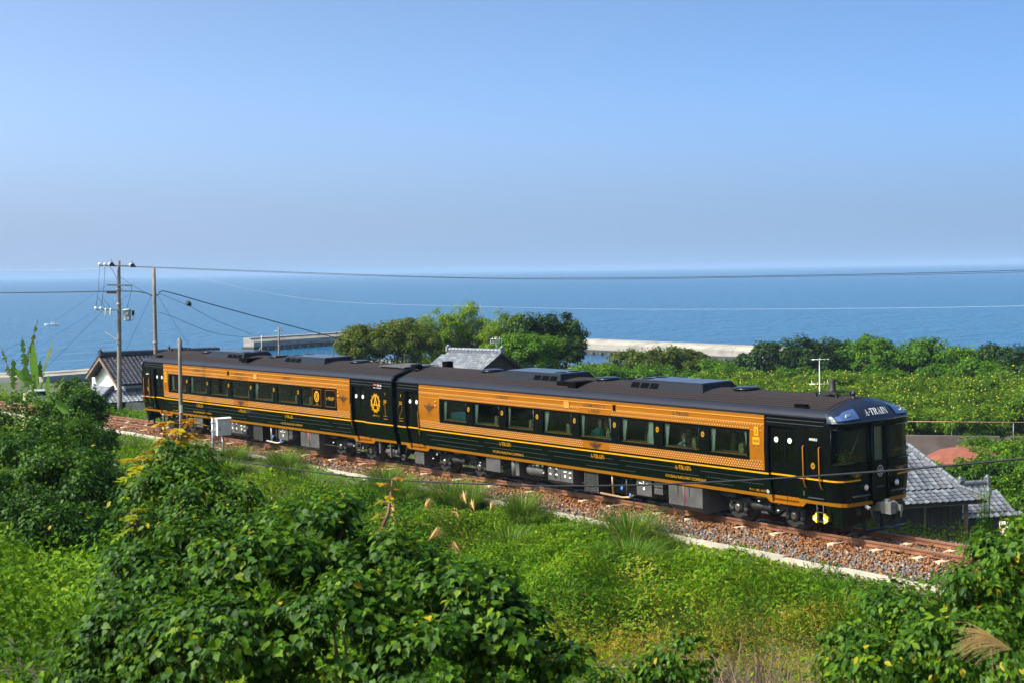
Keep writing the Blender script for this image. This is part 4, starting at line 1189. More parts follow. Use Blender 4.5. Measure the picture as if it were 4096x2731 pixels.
    mb = MB(off)
    for z in (.78, .58):
        mb.box(lou[0], lou[1], Y, -.9, z-.08, z+.09)
        for t in range(4): mb.box(lou[0]+.05, lou[1]-.05, Y-.014, Y, z-.055+.035*t, z-.04+.035*t)
    mb.build('louvre_box', M_under, car)
    for pts, m_ in pipes:
        mb = MB(off); mb.tube(pts, .035 if m_ is not M_under else .02, 7); mb.build('pipe', m_, car)
    for s, z in valves:
        mb = MB(off); mb.lathe((s, Y-.05, z), [(.05, 0), (.05, -.02), (.02, -.03)], 8, 'y'); mb.tube([(s-.05, Y-.05, z+.06), (s+.05, Y-.05, z+.06)], .013, 5); mb.tube([(s, Y-.05, z), (s, Y-.05, z+.06)], .012, 5); mb.build('valve', M_blue, car)
    if sg > 0:
        mb = MB(off); mb.lathe((7.36, -1.0, .62), [(.0, -.02), (.14, 0), (.17, .05), (.17, .82), (.14, .88), (0, .9)], 18, 'x'); mb.build('air_tank', M_under, car)
        mb = MB(off); mb.lathe((6.72, -1.12, .34), [(.11, 0), (.11, .56)], 12, 'z'); mb.box(6.86, 7.06, -1.2, -1.0, .40, .92); mb.build('exhaust_pipe', M_under, car)
        mb = MB(off); mb.lathe((8.33, -1.2, .86), [(.045, 0), (.045, -.03)], 10, 'y'); mb.box(8.0, 8.16, -1.24, -1.2, .82, .91); mb.build('gauge', M_pipe, car)
    else:
        mb = MB(off); mb.lathe((-1.24, -1.0, .52), [(0, -.02), (.09, 0), (.11, .04), (.11, .70), (.09, .74), (0, .75)], 14, 'x'); mb.build('air_tank', M_under, car)
        mb = MB(off); mb.box(-1.42, -1.33, -1.24, -1.14, .45, .95); mb.box(-.72, -.65, -1.24, -1.16, .35, .95); mb.tube([(-.3, -1.1, .9), (-.25, -1.15, .7), (-.2, -1.15, .5)], .03, 6); mb.build('bracket', M_under, car)
        mb = MB(off)
        for s in (-2.90, -2.62): mb.tube([(s, -1.27, .90), (s, -1.27, .35)], .014, 5)
        for z in (.72, .54, .36): mb.tube([(-2.90, -1.27, z), (-2.62, -1.27, z)], .012, 5)
        mb.build('ladder', M_under, car)
    # many small pipes, brackets and cocks that fill the dark underframe
    mb = MB(off)
    for t in range(26):
        s = R.uniform(lo+5.2, hi-5.2); z = R.uniform(.35, .8); y = R.uniform(-1.1, -.8); k_ = R.random()
        if k_ < .4: mb.box(s, s+R.uniform(.08, .3), y, y+.2, z, z+R.uniform(.06, .22))
        elif k_ < .75: mb.tube([(s, y, .9), (s+R.uniform(-.1, .1), y, z)], .018, 5)
        else: mb.tube([(s, y, z), (s+R.uniform(.4, 1.2), y, z+R.uniform(-.05, .05))], .022, 5)
    mb.build('underframe_pipework', M_under2, car)
    # white cocks, tags and lamps on the underframe
    mb = MB(off)
    for t in range(12):
        s = R.uniform(lo+1.2, hi-1.2); z = R.uniform(.5, .86); mb.box(s, s+R.uniform(.015, .06), -1.19, -1.16, z, z+R.uniform(.02, .07))
    mb.build('white_tags', M_white, car)
    return car, body, off
car2, body2, off2 = build_car(1)
car1, body1, off1 = build_car(-1)
# ------------------------------------------------------------------ cab ends
def build_cab(car, E, off, full):
    def P(i, z, out=0.0, ins=0.0, k=1.0):
        s, f = PLANF[i]; w_ = ys(max(z, .9))
        return (E*(s-ins+(out if abs(f) < .93 else 0)), f*(w_+out)*k, z)
    n = len(PLANF)
    zs = [.98, 1.25, 1.55, 2.0, 2.90, 3.10]
    sh = MB(off)
    for zi in range(len(zs)-1):
        for i in range(n-1):
            win = zi == 3 and (1 <= i <= 5 or n-7 <= i <= n-3)
            dwin = zi == 3 and 6 <= i <= n-8
            if win or dwin: continue
            sh.poly([P(i, zs[zi]), P(i+1, zs[zi]), P(i+1, zs[zi+1]), P(i, zs[zi+1])], 0)
    # sides of the cab back to the saloon
    nose = sh.build('cab_front', M_blk, car)
    # window reveals and glass
    for rng in (range(1, 6), range(n-7, n-2)):
        g = MB(off)
        for i in rng: g.poly([P(i, 2.0, -.03), P(i+1, 2.0, -.03), P(i+1, 2.9, -.03), P(i, 2.9, -.03)])
        gl = g.build('cab_window', M_fglass, nose)
        fr = MB(off)
        ids = list(rng)+[rng[-1]+1]
        for z in (2.0, 2.9): fr.tube([P(i, z, .004) for i in ids], .022, 6)
        for i in (ids[0], ids[-1]): fr.tube([P(i, 2.0, .004), P(i, 2.9, .004)], .020, 6)
        fr.build('window_frame', M_blk, gl)
        wp = MB(off); a = P(ids[-2] if rng[0] == 1 else ids[1], 2.86, .03); b = P(ids[-3] if rng[0] == 1 else ids[2], 2.2, .03)
        wp.tube([a, b], .010, 5); wp.build('wiper', M_rub, gl)
    # end door
    d = MB(off); s = E*21.03
    for y in (-.31, .31): d.tube([(s+E*.02, y, .98), (s+E*.02, y, 3.02)], .026, 6)
    for y in (-.40, .40): d.tube([(s+E*.005, y, .98), (s+E*.005, y, 3.02)], .016, 6)
    d.tube([(s+E*.02, -.31, 3.02), (s+E*.02, .31, 3.02)], .02, 6)
    def dbox(y0, y1, z0, z1, o=.012): 
        d.box(min(s-E*.03, s+E*o), max(s-E*.03, s+E*o), y0, y1, z0, z1)
    dbox(-.28, .28, 1.10, 2.02); dbox(-.28, .28, 2.90, 2.99); dbox(-.28, -.19, 2.02, 2.90); dbox(.19, .28, 2.02, 2.90); dbox(-.24, .24, 1.60, 1.93, .022); dbox(-.2, .2, 1.18, 1.45, .018)
    dr = d.build('end_door', M_blk, nose)
    g = MB(off); g.poly([(s-E*.01, -.19, 2.02), (s-E*.01, .19, 2.02), (s-E*.01, .19, 2.90), (s-E*.01, -.19, 2.90)]); dg_ = g.build('door_glass', M_fglass, dr)
    g = MB(off); g.box(min(s-E*.10, s-E*.09), max(s-E*.10, s-E*.09), -.22, .22, 1.95, 2.95); g.build('tan_blind', M_tan, dr)
    # ring emblem on the door (white)
    def fpoly(mb, pts, out=.03, m=0): mb.poly([(E*(front_s(y, z)+out), y, z) for y, z in pts], m)
    mb = MB(off); c = 1.74
    for k in range(20):
        a, b = 2*math.pi*k/20, 2*math.pi*(k+1)/20
        fpoly(mb, [(.10*math.sin(a), c+.12*math.cos(a)), (.125*math.sin(a), c+.15*math.cos(a)), (.125*math.sin(b), c+.15*math.cos(b)), (.10*math.sin(b), c+.12*math.cos(b))])
    fpoly(mb, [(-.085, c+.0), (.085, c+.0), (.085, c+.03), (-.085, c+.03)]); fpoly(mb, [(-.07, c-.02), (-.045, c-.02), (.015, c+.08), (-.015, c+.08)], .031); fpoly(mb, [(.07, c-.02), (.045, c-.02), (-.015, c+.08), (.015, c+.08)], .032); fpoly(mb, [(-.06, c-.08), (.06, c-.08), (.06, c-.055), (-.06, c-.055)], .033)
    mb.build('door_emblem', mat('emblem_grey', (.35, .38, .38), .5) if 'emblem_grey' not in bpy.data.materials else bpy.data.materials['emblem_grey'], dr)
    mb = MB(off); fpoly(mb, [(-.16, 1.30), (.16, 1.30), (.16, 1.36), (-.16, 1.36)], .024); mb.build('door_plate', M_under2, dr)
    # gold stripes round the nose
    mb = MB(off)
    for i in range(n-1):
        if 5 <= i <= n-7: continue
        mb.poly([P(i, 1.553, .008), P(i+1, 1.553, .008), P(i+1, 1.598, .008), P(i, 1.598, .008)])
    mb.build('waist_stripe', M_yel, nose)
    mb = MB(off)
    for i in range(n-1):
        if 6 <= i <= n-8: continue
        mb.poly([P(i, .90, .010), P(i+1, .90, .010), P(i+1, 1.0, .010), P(i, 1.0, .010)])
    mb.build('lower_stripe', M_ygold, nose)
    # skirt
    mb = MB(off)
    cut = [.42, .34, .32, .36, .40, .46, .52, .52]; cut = cut+cut[-2::-1]
    for i in range(n-1):
        if 6 <= i <= n-8:
            mb.poly([P(i, .98, -.02), P(i+1, .98, -.02), P(i+1, .86, -.04), P(i, .86, -.04)]); continue
        mb.poly([P(i, .98, -.003), P(i+1, .98, -.003), P(i+1, cut[i+1], -.03, .05, .955), P(i, cut[i], -.03, .05, .955)])
    for q in (-1, 1):
        w_ = ys(.98)
        mb.poly([(E*20.50, q*w_, .90), (E*20.50, q*w_*.955, .42), (E*20.36, q*w_*.96, .60), (E*20.30, q*w_*.98, .90)])
    mb.build('skirt', M_dgr, nose)
    # visor roof front, with two blue lamp covers
    def V_(i, t, out=0.0):
        s, f = PLANF[i]; y0 = f*(ys(3.1)+.03); lo = Vector((E*(s+.03), y0, 3.07))
        y1 = f*1.36; hi = Vector((E*(20.40+.12*(1-abs(f))), y1, zroof(y1)+.012))
        p = lo.lerp(hi, t); bulge = math.sin(math.pi*t)*.10*(1-.35*abs(f))+out
        return (p.x+E*bulge*.75, p.y*(1+bulge*.06), p.z+bulge*.5)
    mb = MB(off); ts = [0, .15, .35, .6, .8, 1.0]
    for ti in range(len(ts)-1):
        for i in range(n-1): 
            b = len(mb.v); mb.v += [V_(i, ts[ti]), V_(i+1, ts[ti]), V_(i+1, ts[ti+1]), V_(i, ts[ti+1])]; mb.face((b, b+1, b+2, b+3), 0, False)
    mb.tube([V_(i, 0) for i in range(n)], .022, 6)
    mb.poly([(E*20.50, f*(ys(3.1)), 3.08) for s, f in PLANF[:1]]+[V_(i, 0) for i in range(n)])
    vs = mb.build('visor', M_visor, car)
    for ids in ((2, 3, 4, 5), (n-6, n-5, n-4, n-3)):
        g = MB(off)
        for i in ids[:-1]:
            top = lambda j: .60 if abs(PLANF[j][1]) < .85 else .46
            for u in range(4):
                t0, t1 = u/4, (u+1)/4; q = lambda j, t: V_(j, .13+(top(j)-.13)*t, .035)
                g.poly([q(i, t0), q(i+1, t0), q(i+1, t1), q(i, t1)])
        lc = g.build('lamp_cover', M_lampglass, vs)
        j = ids[2] if ids[0] == 2 else ids[1]
        c = Vector(V_(j, .33, .045)); g = MB(off)
        g.obox(c+Vector((0, .05, 0)), (E*.012, 0, 0), (0, .085, 0), (0, 0, .045)); g.build('roof_lamp', M_refl, lc)
    # white A-TRAIN on the visor
    ps, L = serif_polys('A.TRAIN', .16, .0)
    mb = MB(off)
    for p in ps:
        q = []
        for a, b in p:
            y = (a-L/2)*1.05*E+.0; z = b
            t = .20+z/.16*.26
            i0 = 6; f = y/1.42
            s0 = Vector((E*21.06, y, 3.07)); y1 = f*1.36; hi = Vector((E*20.52, y1, zroof(y1)+.012)); pt = s0.lerp(hi, t); bu = math.sin(math.pi*t)*.10+.012
            q.append((pt.x+E*bu*.75, pt.y, pt.z+bu*.5))
        mb.poly(q)
    mb.build('lettering', M_white, vs)
    # headlights in round housings
    for q in (-1, 1):
        y, z = q*.60, 1.37; s = E*front_s(y, z)
        mb = MB(off); mb.lathe((s, y, z), [(.15, -E*.02), (.14, E*.03), (.10, E*.07), (.085, E*.075), (.08, E*.02)], 16, 'x'); h = mb.build('headlight', M_blk, nose)
        mb = MB(off); mb.lathe((s, y+.015*E, z), [(.085, E*.055), (.07, E*.085), (.03, E*.10), (0, E*.103)], 14, 'x'); mb.build('lens', M_refl, h)
        mb = MB(off); mb.lathe((s, y-.035, z+.01), [(.05, E*.082), (.04, E*.098), (0, E*.104)], 10, 'x'); mb.build('amber_glow', M_lampamber, h)
        mb = MB(off); y0 = q*.42; y1 = q*1.02
        mb.tube([(E*(front_s(y0, 1.16)+.03), y0, 1.16), (E*(front_s(y1, 1.16)+.03), y1, 1.16)], .026, 6); mb.build('front_step', M_bead, nose)
        mb = MB(off)
        for k in range(4):
            for t in (-1, 1):
                yy = q*.86; w0, w1 = .05, .26-.05*k; zz = 1.76-.035*k
                fpoly(mb, [(yy+t*w0*.4, zz-.012), (yy+t*w1, zz+.012), (yy+t*(w1+.012), zz+.026), (yy+t*w0*.4, zz+.010)], .02)
        fpoly(mb, [(q*.86+.055*math.cos(2*math.pi*k/10), 1.72+.07*math.sin(2*math.pi*k/10)) for k in range(10)], .022); mb.build('winged_emblem', mat_dimgold, nose)
    place_font('A列車で行こう', E*.0+.86, 2.22, .09, mat_dimgold, nose, off, length=.5, surf=lambda a, s, z: (E*(front_s(s, z)+.006), s, z))
    # coupler, hoses, plough bar
    mb = MB(off); s = E*21.05
    def cbox(a, b, y0, y1, z0, z1): mb.box(min(E*a, E*b), max(E*a, E*b), y0, y1, z0, z1)
    cbox(20.6, 21.25, -.13, .13, .70, .92); cbox(21.2, 21.52, -.17, .05, .66, .97); cbox(21.2, 21.46, .05, .22, .72, .90)
    mb.loft([[(E*21.30, .05, .70), (E*21.30, .30, .74), (E*21.30, .30, .88), (E*21.30, .05, .93)], [(E*21.62, .10, .74), (E*21.56, .26, .77), (E*21.56, .26, .86), (E*21.62, .10, .89)]])
    cbox(21.26, 21.4, -.12, .0, .97, 1.03)
    mb.build('coupler', M_gray_coup, car)
    for q in (-1, 1):
        mb = MB(off); mb.tube([(E*21.0, q*.52, .86), (E*21.15, q*.52, .80), (E*21.2, q*.45, .55), (E*21.18, q*.33, .36), (E*21.1, q*.2, .34)], .035, 7); h = mb.build('air_hose', M_rub, car)
        mb = MB(off); mb.tube([(E*20.98, q*.52, .87), (E*21.13, q*.52, .815)], .05, 7); mb.build('hose_cock', M_white, h)
        mb = MB(off); mb.box(min(E*20.75, E*20.83), max(E*20.75, E*20.83), q*.85-.03, q*.85+.03, .2, .6); mb.box(min(E*20.75, E*20.83), max(E*20.75, E*20.83), q*.35-.03, q*.35+.03, .2, .75); mb.build('guard_bracket', M_rub, car)
    mb = MB(off); mb.tube([(E*20.93, -1.16, .17), (E*20.95, 0, .18), (E*20.93, 1.10, .17)], .035, 7); mb.build('guard_bar', M_ac, car)
    for q in (-.75, .75):
        mb = MB(off); mb.lathe((E*20.8, q, .72), [(.10, 0), (.10, E*.18)], 10, 'x'); mb.lathe((E*20.8, q+.24, .72), [(.10, 0), (.10, E*.16)], 10, 'x'); mb.build('jumper_socket', M_under2, car)
    # cab interior: bulkhead, desk
    mb = MB(off); mb.box(min(E*19.62, E*19.66), max(E*19.62, E*19.66), -1.36, 1.36, 1.1, 3.08); mb.box(min(E*20.45, E*20.85), max(E*20.45, E*20.85), -1.2, -.34, 1.75, 1.98); mb.box(min(E*20.45, E*20.85), max(E*20.45, E*20.85), .34, 1.2, 1.75, 1.98)
    mb.poly([(E*19.6, -1.3, 3.06), (E*20.9, -1.2, 3.06), (E*20.9, 1.2, 3.06), (E*19.6, 1.3, 3.06)]); mb.build('cab_interior', M_inner, car)
    if full:
        mb = MB(off); mb.box(20.55, 20.86, -1.15, -.75, 1.99, 2.02); mb.build('dash_shelf', M_sill, car)
        place_font('ワンマン', -.66, 2.10, .085, mat('teal_sign', (.05, .40, .38), .5), nose, off, length=.36, surf=lambda a, s, z: (20.90, s, z))
    # ladder with yellow and white step plates
    if full:
        mb = MB(off); y = -1.30
        for s in (20.03, 20.25): mb.tube([(s, y, .93), (s, y, .44)], .013, 5)
        for z in (.70, .46): mb.tube([(20.03, y, z), (20.25, y, z)], .012, 5)
        ld = mb.build('ladder', M_under, car)
        for x0, q in ((20.03, -1), (20.25, 1)):
            mb = MB(off)
            pts = [(0, .68), (.05, .68), (.06, .64), (.15, .58), (.15, .50), (.04, .42), (0, .42)]
            mb.loft([[(x0+q*a, y-.01, z) for a, z in pts], [(x0+q*a, y+.05, z) for a, z in pts]]); sp = mb.build('step_plate', M_stepyel, ld)
            mb = MB(off); mb.poly([(x0+q*a, y-.014, z) for a, z in ((.0, .60), (.0, .54), (.11, .47), (.145, .50))]); mb.build('white_band', M_white, sp)
M_visor = mat('visor_paint', (0.012, 0.017, 0.034), 0.22, coat=0.5)
M_stepyel = mat('step_yellow', (0.85, 0.55, 0.02), 0.5)
mat_dimgold = mat('dim_gold', (0.17, 0.095, 0.012), 0.5)
build_cab(car2, 1, off2, True)
build_cab(car1, -1, off1, False)
# gangway bellows between the cars: hangs between both ends, built on the rear car
mb = MB(off1)
for k in range(7):
    s = -.17+.05*k
    g = .05 if k % 2 else 0.0
    for q in (-1, 1):
        mb.box(s, s+.045, q*.62-.08-g/2, q*.62+.08+g/2, 1.02, 3.05)
    mb.box(s, s+.045, -.62, .62, 2.98, 3.10+g/2)
mb.build('gangway_bellows', M_bellows, car1)
mb = MB(off1)
for q in (-1, 1): mb.box(-.13, .20, q*1.20-.03, q*1.20+.03, 1.30, 2.55)
mb.build('gangway_screen', M_bellows, car1)
mb = MB(off1); mb.box(-.5, .3, -.14, .14, .62, .95); mb.lathe((-.02, -1.02, .38), [(.11, 0), (.12, -.05), (.12, -.12), (.07, -.13), (.06, -.06)], 14, 'y'); mb.tube([(-.02, -1.0, .5), (0, -.9, .9)], .04, 6); mb.build('inner_coupler', M_under2, car1)

# ------------------------------------------------------------------ people and small things behind the train windows
def car_pt(car, off, s, y, z): return car.matrix_world @ Vector((s-off[0], y, z))
rz2 = math.atan2(car2.matrix_world[1][0], car2.matrix_world[0][0])
p1 = car_pt(car2, off2, 10.95, -1.0, 1.66)
person('person', p1, rz2-.35, (0.02, 0.20, 0.19), (0.012, 0.010, 0.009), 'passenger in a teal jacket looking out of a window of the front railcar', lean=.02)
p2 = car_pt(car2, off2, 14.72, -1.04, 1.52)
person('person', p2, rz2-.1, (0.46, 0.44, 0.36), (0.03, 0.025, 0.02), 'passenger in a cream jacket behind the bottle on the window sill', lean=-.04)
p3 = car_pt(car2, off2, 17.42, -1.0, 1.42)
person('person', p3, rz2+2.6, (0.03, 0.035, 0.05), (0.02, 0.02, 0.02), 'passenger in a green hat at the last saloon window by the gold numeral', hat=(0.20, 0.36, 0.16))
mb = MB(); mb.lathe((0, 0, 0), [(.032, 0), (.036, .01), (.036, .11), (.030, .14), (.036, .16), (.034, .18), (.014, .215), (.014, .235), (0, .236)], 12, 'z', 0)
M_plas = mat('clear_bottle', (0.55, 0.62, 0.62), 0.2); M_cap2 = mat('blue_bottle_label', (0.03, 0.22, 0.62), 0.4); M_org = mat('orange_cup', (0.85, 0.48, 0.02), 0.4)
b = mb.build('bottle', M_plas); b.location = car_pt(car2, off2, 14.93, -1.16, 2.005); b.rotation_euler = (0, 0, rz2)
tag(b, 'plastic water bottle with a blue label standing on the window sill', 'bottle')
mb = MB(); mb.lathe((0, 0, 0), [(.0375, .06), (.0375, .13)], 12, 'z'); mb.build('label', M_cap2, b)
mb = MB(); mb.lathe((0, 0, 0), [(.03, 0), (.043, .12), (.039, .12), (.03, .01)], 12, 'z'); c = mb.build('cup', M_org); c.location = car_pt(car2, off2, 15.68, -1.17, 2.005); tag(c, 'orange cup on the window sill right of the bottle', 'cup')
# flowers behind the cab windscreen
fl = empty('bouquet', car_pt(car2, off2, 20.70, -1.0, 2.02), rz2, 'green and red flower bouquet on the shelf behind the cab windscreen', 'flowers')
mb = MB(); mb.lathe((0, 0, 0), [(.05, 0), (.08, .08), (.07, .08)], 10); mb.build('basket', M_sill, fl)
gm = ramp_mat('bouquet_leaf', [(0, (.05, .16, .02)), (.6, (.25, .40, .05)), (1, (.45, .06, .05))], .6)
n = 240
Pn = NR.normal(size=(n, 3))*np.array([.08, .13, .07])+np.array([0, 0, .15]); Dr = rand_rot(n)
base = np.array([(0, 0, 0), (.03, .018, 0), (.06, 0, 0), (.03, -.018, 0)])
Vv = np.einsum('nij,kj->nki', Dr, base)+Pn[:, None, :]
Tt = (np.array([(0, 1, 2), (0, 2, 3)])[None]+(np.arange(n)*4)[:, None, None]).reshape(-1, 3)
link_mesh('blossoms', np_mesh('blossoms', Vv.reshape(-1, 3), Tt, gm, np.repeat(NR.uniform(0, 1, n), 4)), fl)
mb = MB(); mb.obox((0, 0, 0), (.05, 0, 0), (0, .2, 0), (0, 0, .09)); q = mb.build('cushion', mat('red_cloth', (.30, .02, .02), .8)); q.location = car_pt(car2, off2, 20.62, -.62, 2.09); q.rotation_euler = (0, .3, rz2); tag(q, 'dark red cushion behind the windscreen beside the flower bouquet', 'cushion')
# ------------------------------------------------------------------ plants: leaf templates and crown builders
def leaf_tpl(kind):
    if kind == 'tiny':      # one folded leaf, two triangles
        return np.array([(0, 0, 0), (.5, .30, .07), (1, 0, -.06), (.5, -.30, .07)], float), np.array([(0, 2, 1), (0, 3, 2)])
    if kind == 'blade':     # narrow leaf
        return np.array([(0, 0, 0), (.4, .11, .05), (1, 0, -.18), (.4, -.11, .05), (.5, 0, .0)], float), np.array([(0, 4, 1), (1, 4, 2), (0, 3, 4), (3, 2, 4)])
    if kind == 'oval':      # pointed oval with a folded midrib and drooping tip
        side = [(.0, 0), (.15, .17), (.42, .29), (.70, .20), (1.0, 0)]
    elif kind == 'heart':
        side = [(0, 0), (-.10, .16), (-.02, .36), (.22, .46), (.52, .34), (.80, .13), (1.05, 0)]
    else:                   # 'lobed': broad leaf with two shoulder points
        side = [(0, 0), (-.08, .17), (.03, .36), (.27, .42), (.45, .47), (.58, .31), (.84, .12), (1.10, 0)]
    up = [(x, y, .16*abs(y)-.16*max(x, 0)**2) for x, y in side]
    mid = [(x, 0, -.16*max(x, 0)**2-.02) for x in (.30, .62)]
    V = up+mid+[(x, -y, z) for x, y, z in up[1:-1]]
    n = len(up); m1, m2 = n, n+1; off = n+2
    T_ = []
    for i in range(n-1):
        a, b = i, i+1; xm = (side[i][0]+side[i+1][0])/2
        T_.append((a, m1 if xm < .5 else m2, b))
    # tie the two midrib vertices together
    k = min(range(1, n-1), key=lambda i: abs(side[i][0]-.5))
    T_.append((k, m1, m2))
    def L(i): return i if i in (0, n-1) else off+i-1
    for i in range(n-1):
        xm = (side[i][0]+side[i+1][0])/2
        T_.append((L(i+1), m1 if xm < .5 else m2, L(i)))
    T_.append((m2, m1, L(k)))
    return np.array(V, float), np.array(T_)
TPL = {k: leaf_tpl(k) for k in ('tiny', 'blade', 'oval', 'heart', 'lobed')}
def norm(a): return a/np.maximum(np.linalg.norm(a, axis=-1, keepdims=True), 1e-9)
def leaf_frames(nrm, tip):
    n = norm(nrm); t = norm(tip-n*np.sum(tip*n, 1, keepdims=True)); b = np.cross(n, t)
    return np.stack([t, b, n], 2)           # columns
def leaves_mesh(name, P, F, size, tone, m, kind='tiny'):
    V0, T0 = TPL[kind]
    V = np.einsum('nij,kj->nki', F, V0)*size[:, None, None]+P[:, None, :]
    k = len(V0)
    Tt = (T0[None]+(np.arange(len(P))*k)[:, None, None]).reshape(-1, 3)
    return np_mesh(name, V.reshape(-1, 3), Tt, m, np.repeat(tone, k))
def crown_points(lobes, n, clump=0.35, nclump=90, shell=0.78, rng=NR):
    """leaf positions in clumps spread over the lobes (cx,cy,cz,rx,ry,rz); returns positions and outward directions"""
    lobes = np.array(lobes, float)
    area = lobes[:, 3]*lobes[:, 4]+lobes[:, 4]*lobes[:, 5]+lobes[:, 3]*lobes[:, 5]
    li = rng.choice(len(lobes), nclump, p=area/area.sum())
    d = norm(rng.normal(size=(nclump, 3))); d[:, 2] = np.where(d[:, 2] < -.55, -d[:, 2], d[:, 2])
    rad = rng.uniform(shell, 1.06, nclump)
    C = lobes[li, :3]+d*lobes[li, 3:]*rad[:, None]
    ci = rng.integers(0, nclump, n)
    cs = clump*rng.uniform(.6, 1.35, nclump)
    g = rng.normal(size=(n, 3)); g *= (rng.uniform(.35, 1.0, n)/np.maximum(np.linalg.norm(g, axis=1), 1e-6))[:, None]
    g[:, 2] *= .72
    P = C[ci]+g*cs[ci][:, None]
    O = norm(d[ci]*.7+norm(g)*.8)
    return P, O, ci
def foliage(lobes, n, size, m, kind='tiny', clump=.35, nclump=90, tone=(.15, .85), up=.55, droop=.55, yellow=0.0, name='foliage', inner=.12, shell=.78):
    P, O, ci = crown_points(lobes, n, clump, nclump, shell)
    k = len(P)
    nr = O*.75+np.array([0, 0, up])+NR.normal(size=(k, 3))*.38
    tp = O+np.array([0, 0, -droop])+NR.normal(size=(k, 3))*.45
    ct = NR.uniform(-.16, .16, ci.max()+1)[ci]
    tn = np.clip(NR.uniform(tone[0], tone[1], k)+ct, 0, .93)
    if yellow > 0: tn = np.where(NR.uniform(0, 1, k) < yellow, NR.uniform(.94, 1.0, k), tn)
    sz = size*NR.uniform(.6, 1.25, k)
    return leaves_mesh(name, P, leaf_frames(nr, tp), sz, tn, m, kind)
def auto_lobes(cx, cy, cz, rx, ry, rz, n=9, k=.5, rng=R):
    out = [(cx, cy, cz-.1*rz, rx*.72, ry*.72, rz*.78)]
    for i in range(n):
        a = 2*math.pi*i/n+rng.uniform(-.3, .3); e = rng.uniform(-.25, .85)
        r_ = math.cos(e)
        s = rng.uniform(.75, 1.15)*k
        out.append((cx+rx*.62*r_*math.cos(a), cy+ry*.62*r_*math.sin(a), cz+rz*.62*math.sin(e), rx*s, ry*s, rz*s*.85))
    return out
def gz(x, y): return float(ground_h(np.array([x]), np.array([y]))[0])

M_bark = mat('bark', (0.10, 0.075, 0.05), 0.9, var=0.35, vscale=9, bump=.5, bscale=30)
M_twig = mat('reddish_twig', (0.17, 0.085, 0.05), 0.8)
L_dark = ramp_mat('leaf_dark_green', [(0, (.012, .038, .003)), (.5, (.036, .100, .005)), (.85, (.085, .175, .008)), (.93, (.13, .21, .010)), (1, (.42, .32, .015))], .55, .3, .15)
L_mid = ramp_mat('leaf_mid_green', [(0, (.022, .070, .003)), (.5, (.066, .170, .005)), (.85, (.140, .260, .008)), (.93, (.20, .30, .010)), (1, (.55, .42, .015))], .55, .36, .14)
L_near = ramp_mat('leaf_near_green', [(0, (.012, .042, .003)), (.5, (.036, .105, .004)), (.82, (.085, .175, .006)), (.93, (.15, .24, .008)), (1, (.48, .34, .015))], .5, .33, .2)
L_evergreen = ramp_mat('leaf_evergreen', [(0, (.008, .022, .003)), (.5, (.020, .055, .005)), (.85, (.050, .105, .008)), (.93, (.09, .15, .010)), (1, (.40, .32, .02))], .5, .25, .22)  # darkest leaf green, for the evergreen and the dark belt trees
L_oak = ramp_mat('leaf_olive', [(0, (.026, .048, .004)), (.5, (.068, .105, .006)), (.85, (.12, .155, .009)), (.93, (.15, .16, .010)), (1, (.26, .10, .02))], .6, .32, .14)
L_bam = ramp_mat('leaf_bamboo', [(0, (.040, .090, .004)), (.5, (.125, .225, .007)), (.85, (.21, .32, .011)), (.93, (.26, .35, .014)), (1, (.42, .36, .03))], .55, .4, .14)
L_cit = ramp_mat('leaf_citrus', [(0, (.028, .068, .003)), (.5, (.080, .165, .005)), (.85, (.155, .25, .007)), (.93, (.21, .28, .009)), (1, (.32, .28, .012))], .55, .36, .16)
L_young = ramp_mat('leaf_young_reddish', [(0, (.07, .15, .006)), (.45, (.20, .28, .008)), (.7, (.42, .33, .010)), (1, (.38, .12, .012))], .5, .4, .2)
L_cover = ramp_mat('leaf_groundcover', [(0, (.020, .066, .003)), (.4, (.075, .180, .005)), (.75, (.155, .275, .007)), (.93, (.26, .33, .012)), (1, (.36, .24, .09))], .6, .38, .12)
L_dry = ramp_mat('dry_golden_weed', [(0, (.14, .16, .010)), (.5, (.30, .235, .022)), (1, (.42, .28, .045))], .7, .35, .1)
L_grass = ramp_mat('grass_blade', [(0, (.026, .080, .006)), (.5, (.075, .175, .010)), (.85, (.15, .26, .018)), (1, (.46, .36, .15))], .55, .4, .15)
L_dead = ramp_mat('dead_brush', [(0, (.045, .03, .022)), (.6, (.16, .11, .075)), (1, (.30, .22, .15))], .8, 0, .2)
L_plume = ramp_mat('plume', [(0, (.42, .26, .09)), (1, (.78, .55, .24))], .7, .35, .2)
L_ban = ramp_mat('banana_leaf', [(0, (.05, .15, .015)), (.6, (.14, .28, .03)), (.88, (.20, .26, .04)), (1, (.20, .13, .06))], .4, .45, .4)

def trunk(parent, base, top, r0, r1, limbs=(), m=None, name='trunk'):
    mb = MB(); b, t = Vector(base), Vector(top)
    pts = [b.lerp(t, k/4)+Vector((R.uniform(-.06, .06), R.uniform(-.06, .06), 0))*(1 if 0 < k < 4 else 0)*(t-b).length*.25 for k in range(5)]
    mb.tube(pts, [r0+(r1-r0)*k/4 for k in range(5)], 7)
    for f, e, rr in limbs:
        s = b.lerp(t, f); e = Vector(e)
        mb.tube([s, s.lerp(e, .5)+Vector((0, 0, .08*(e-s).length)), e], [rr, rr*.7, rr*.3], 5)
    return mb.build(name, m or M_bark, parent)

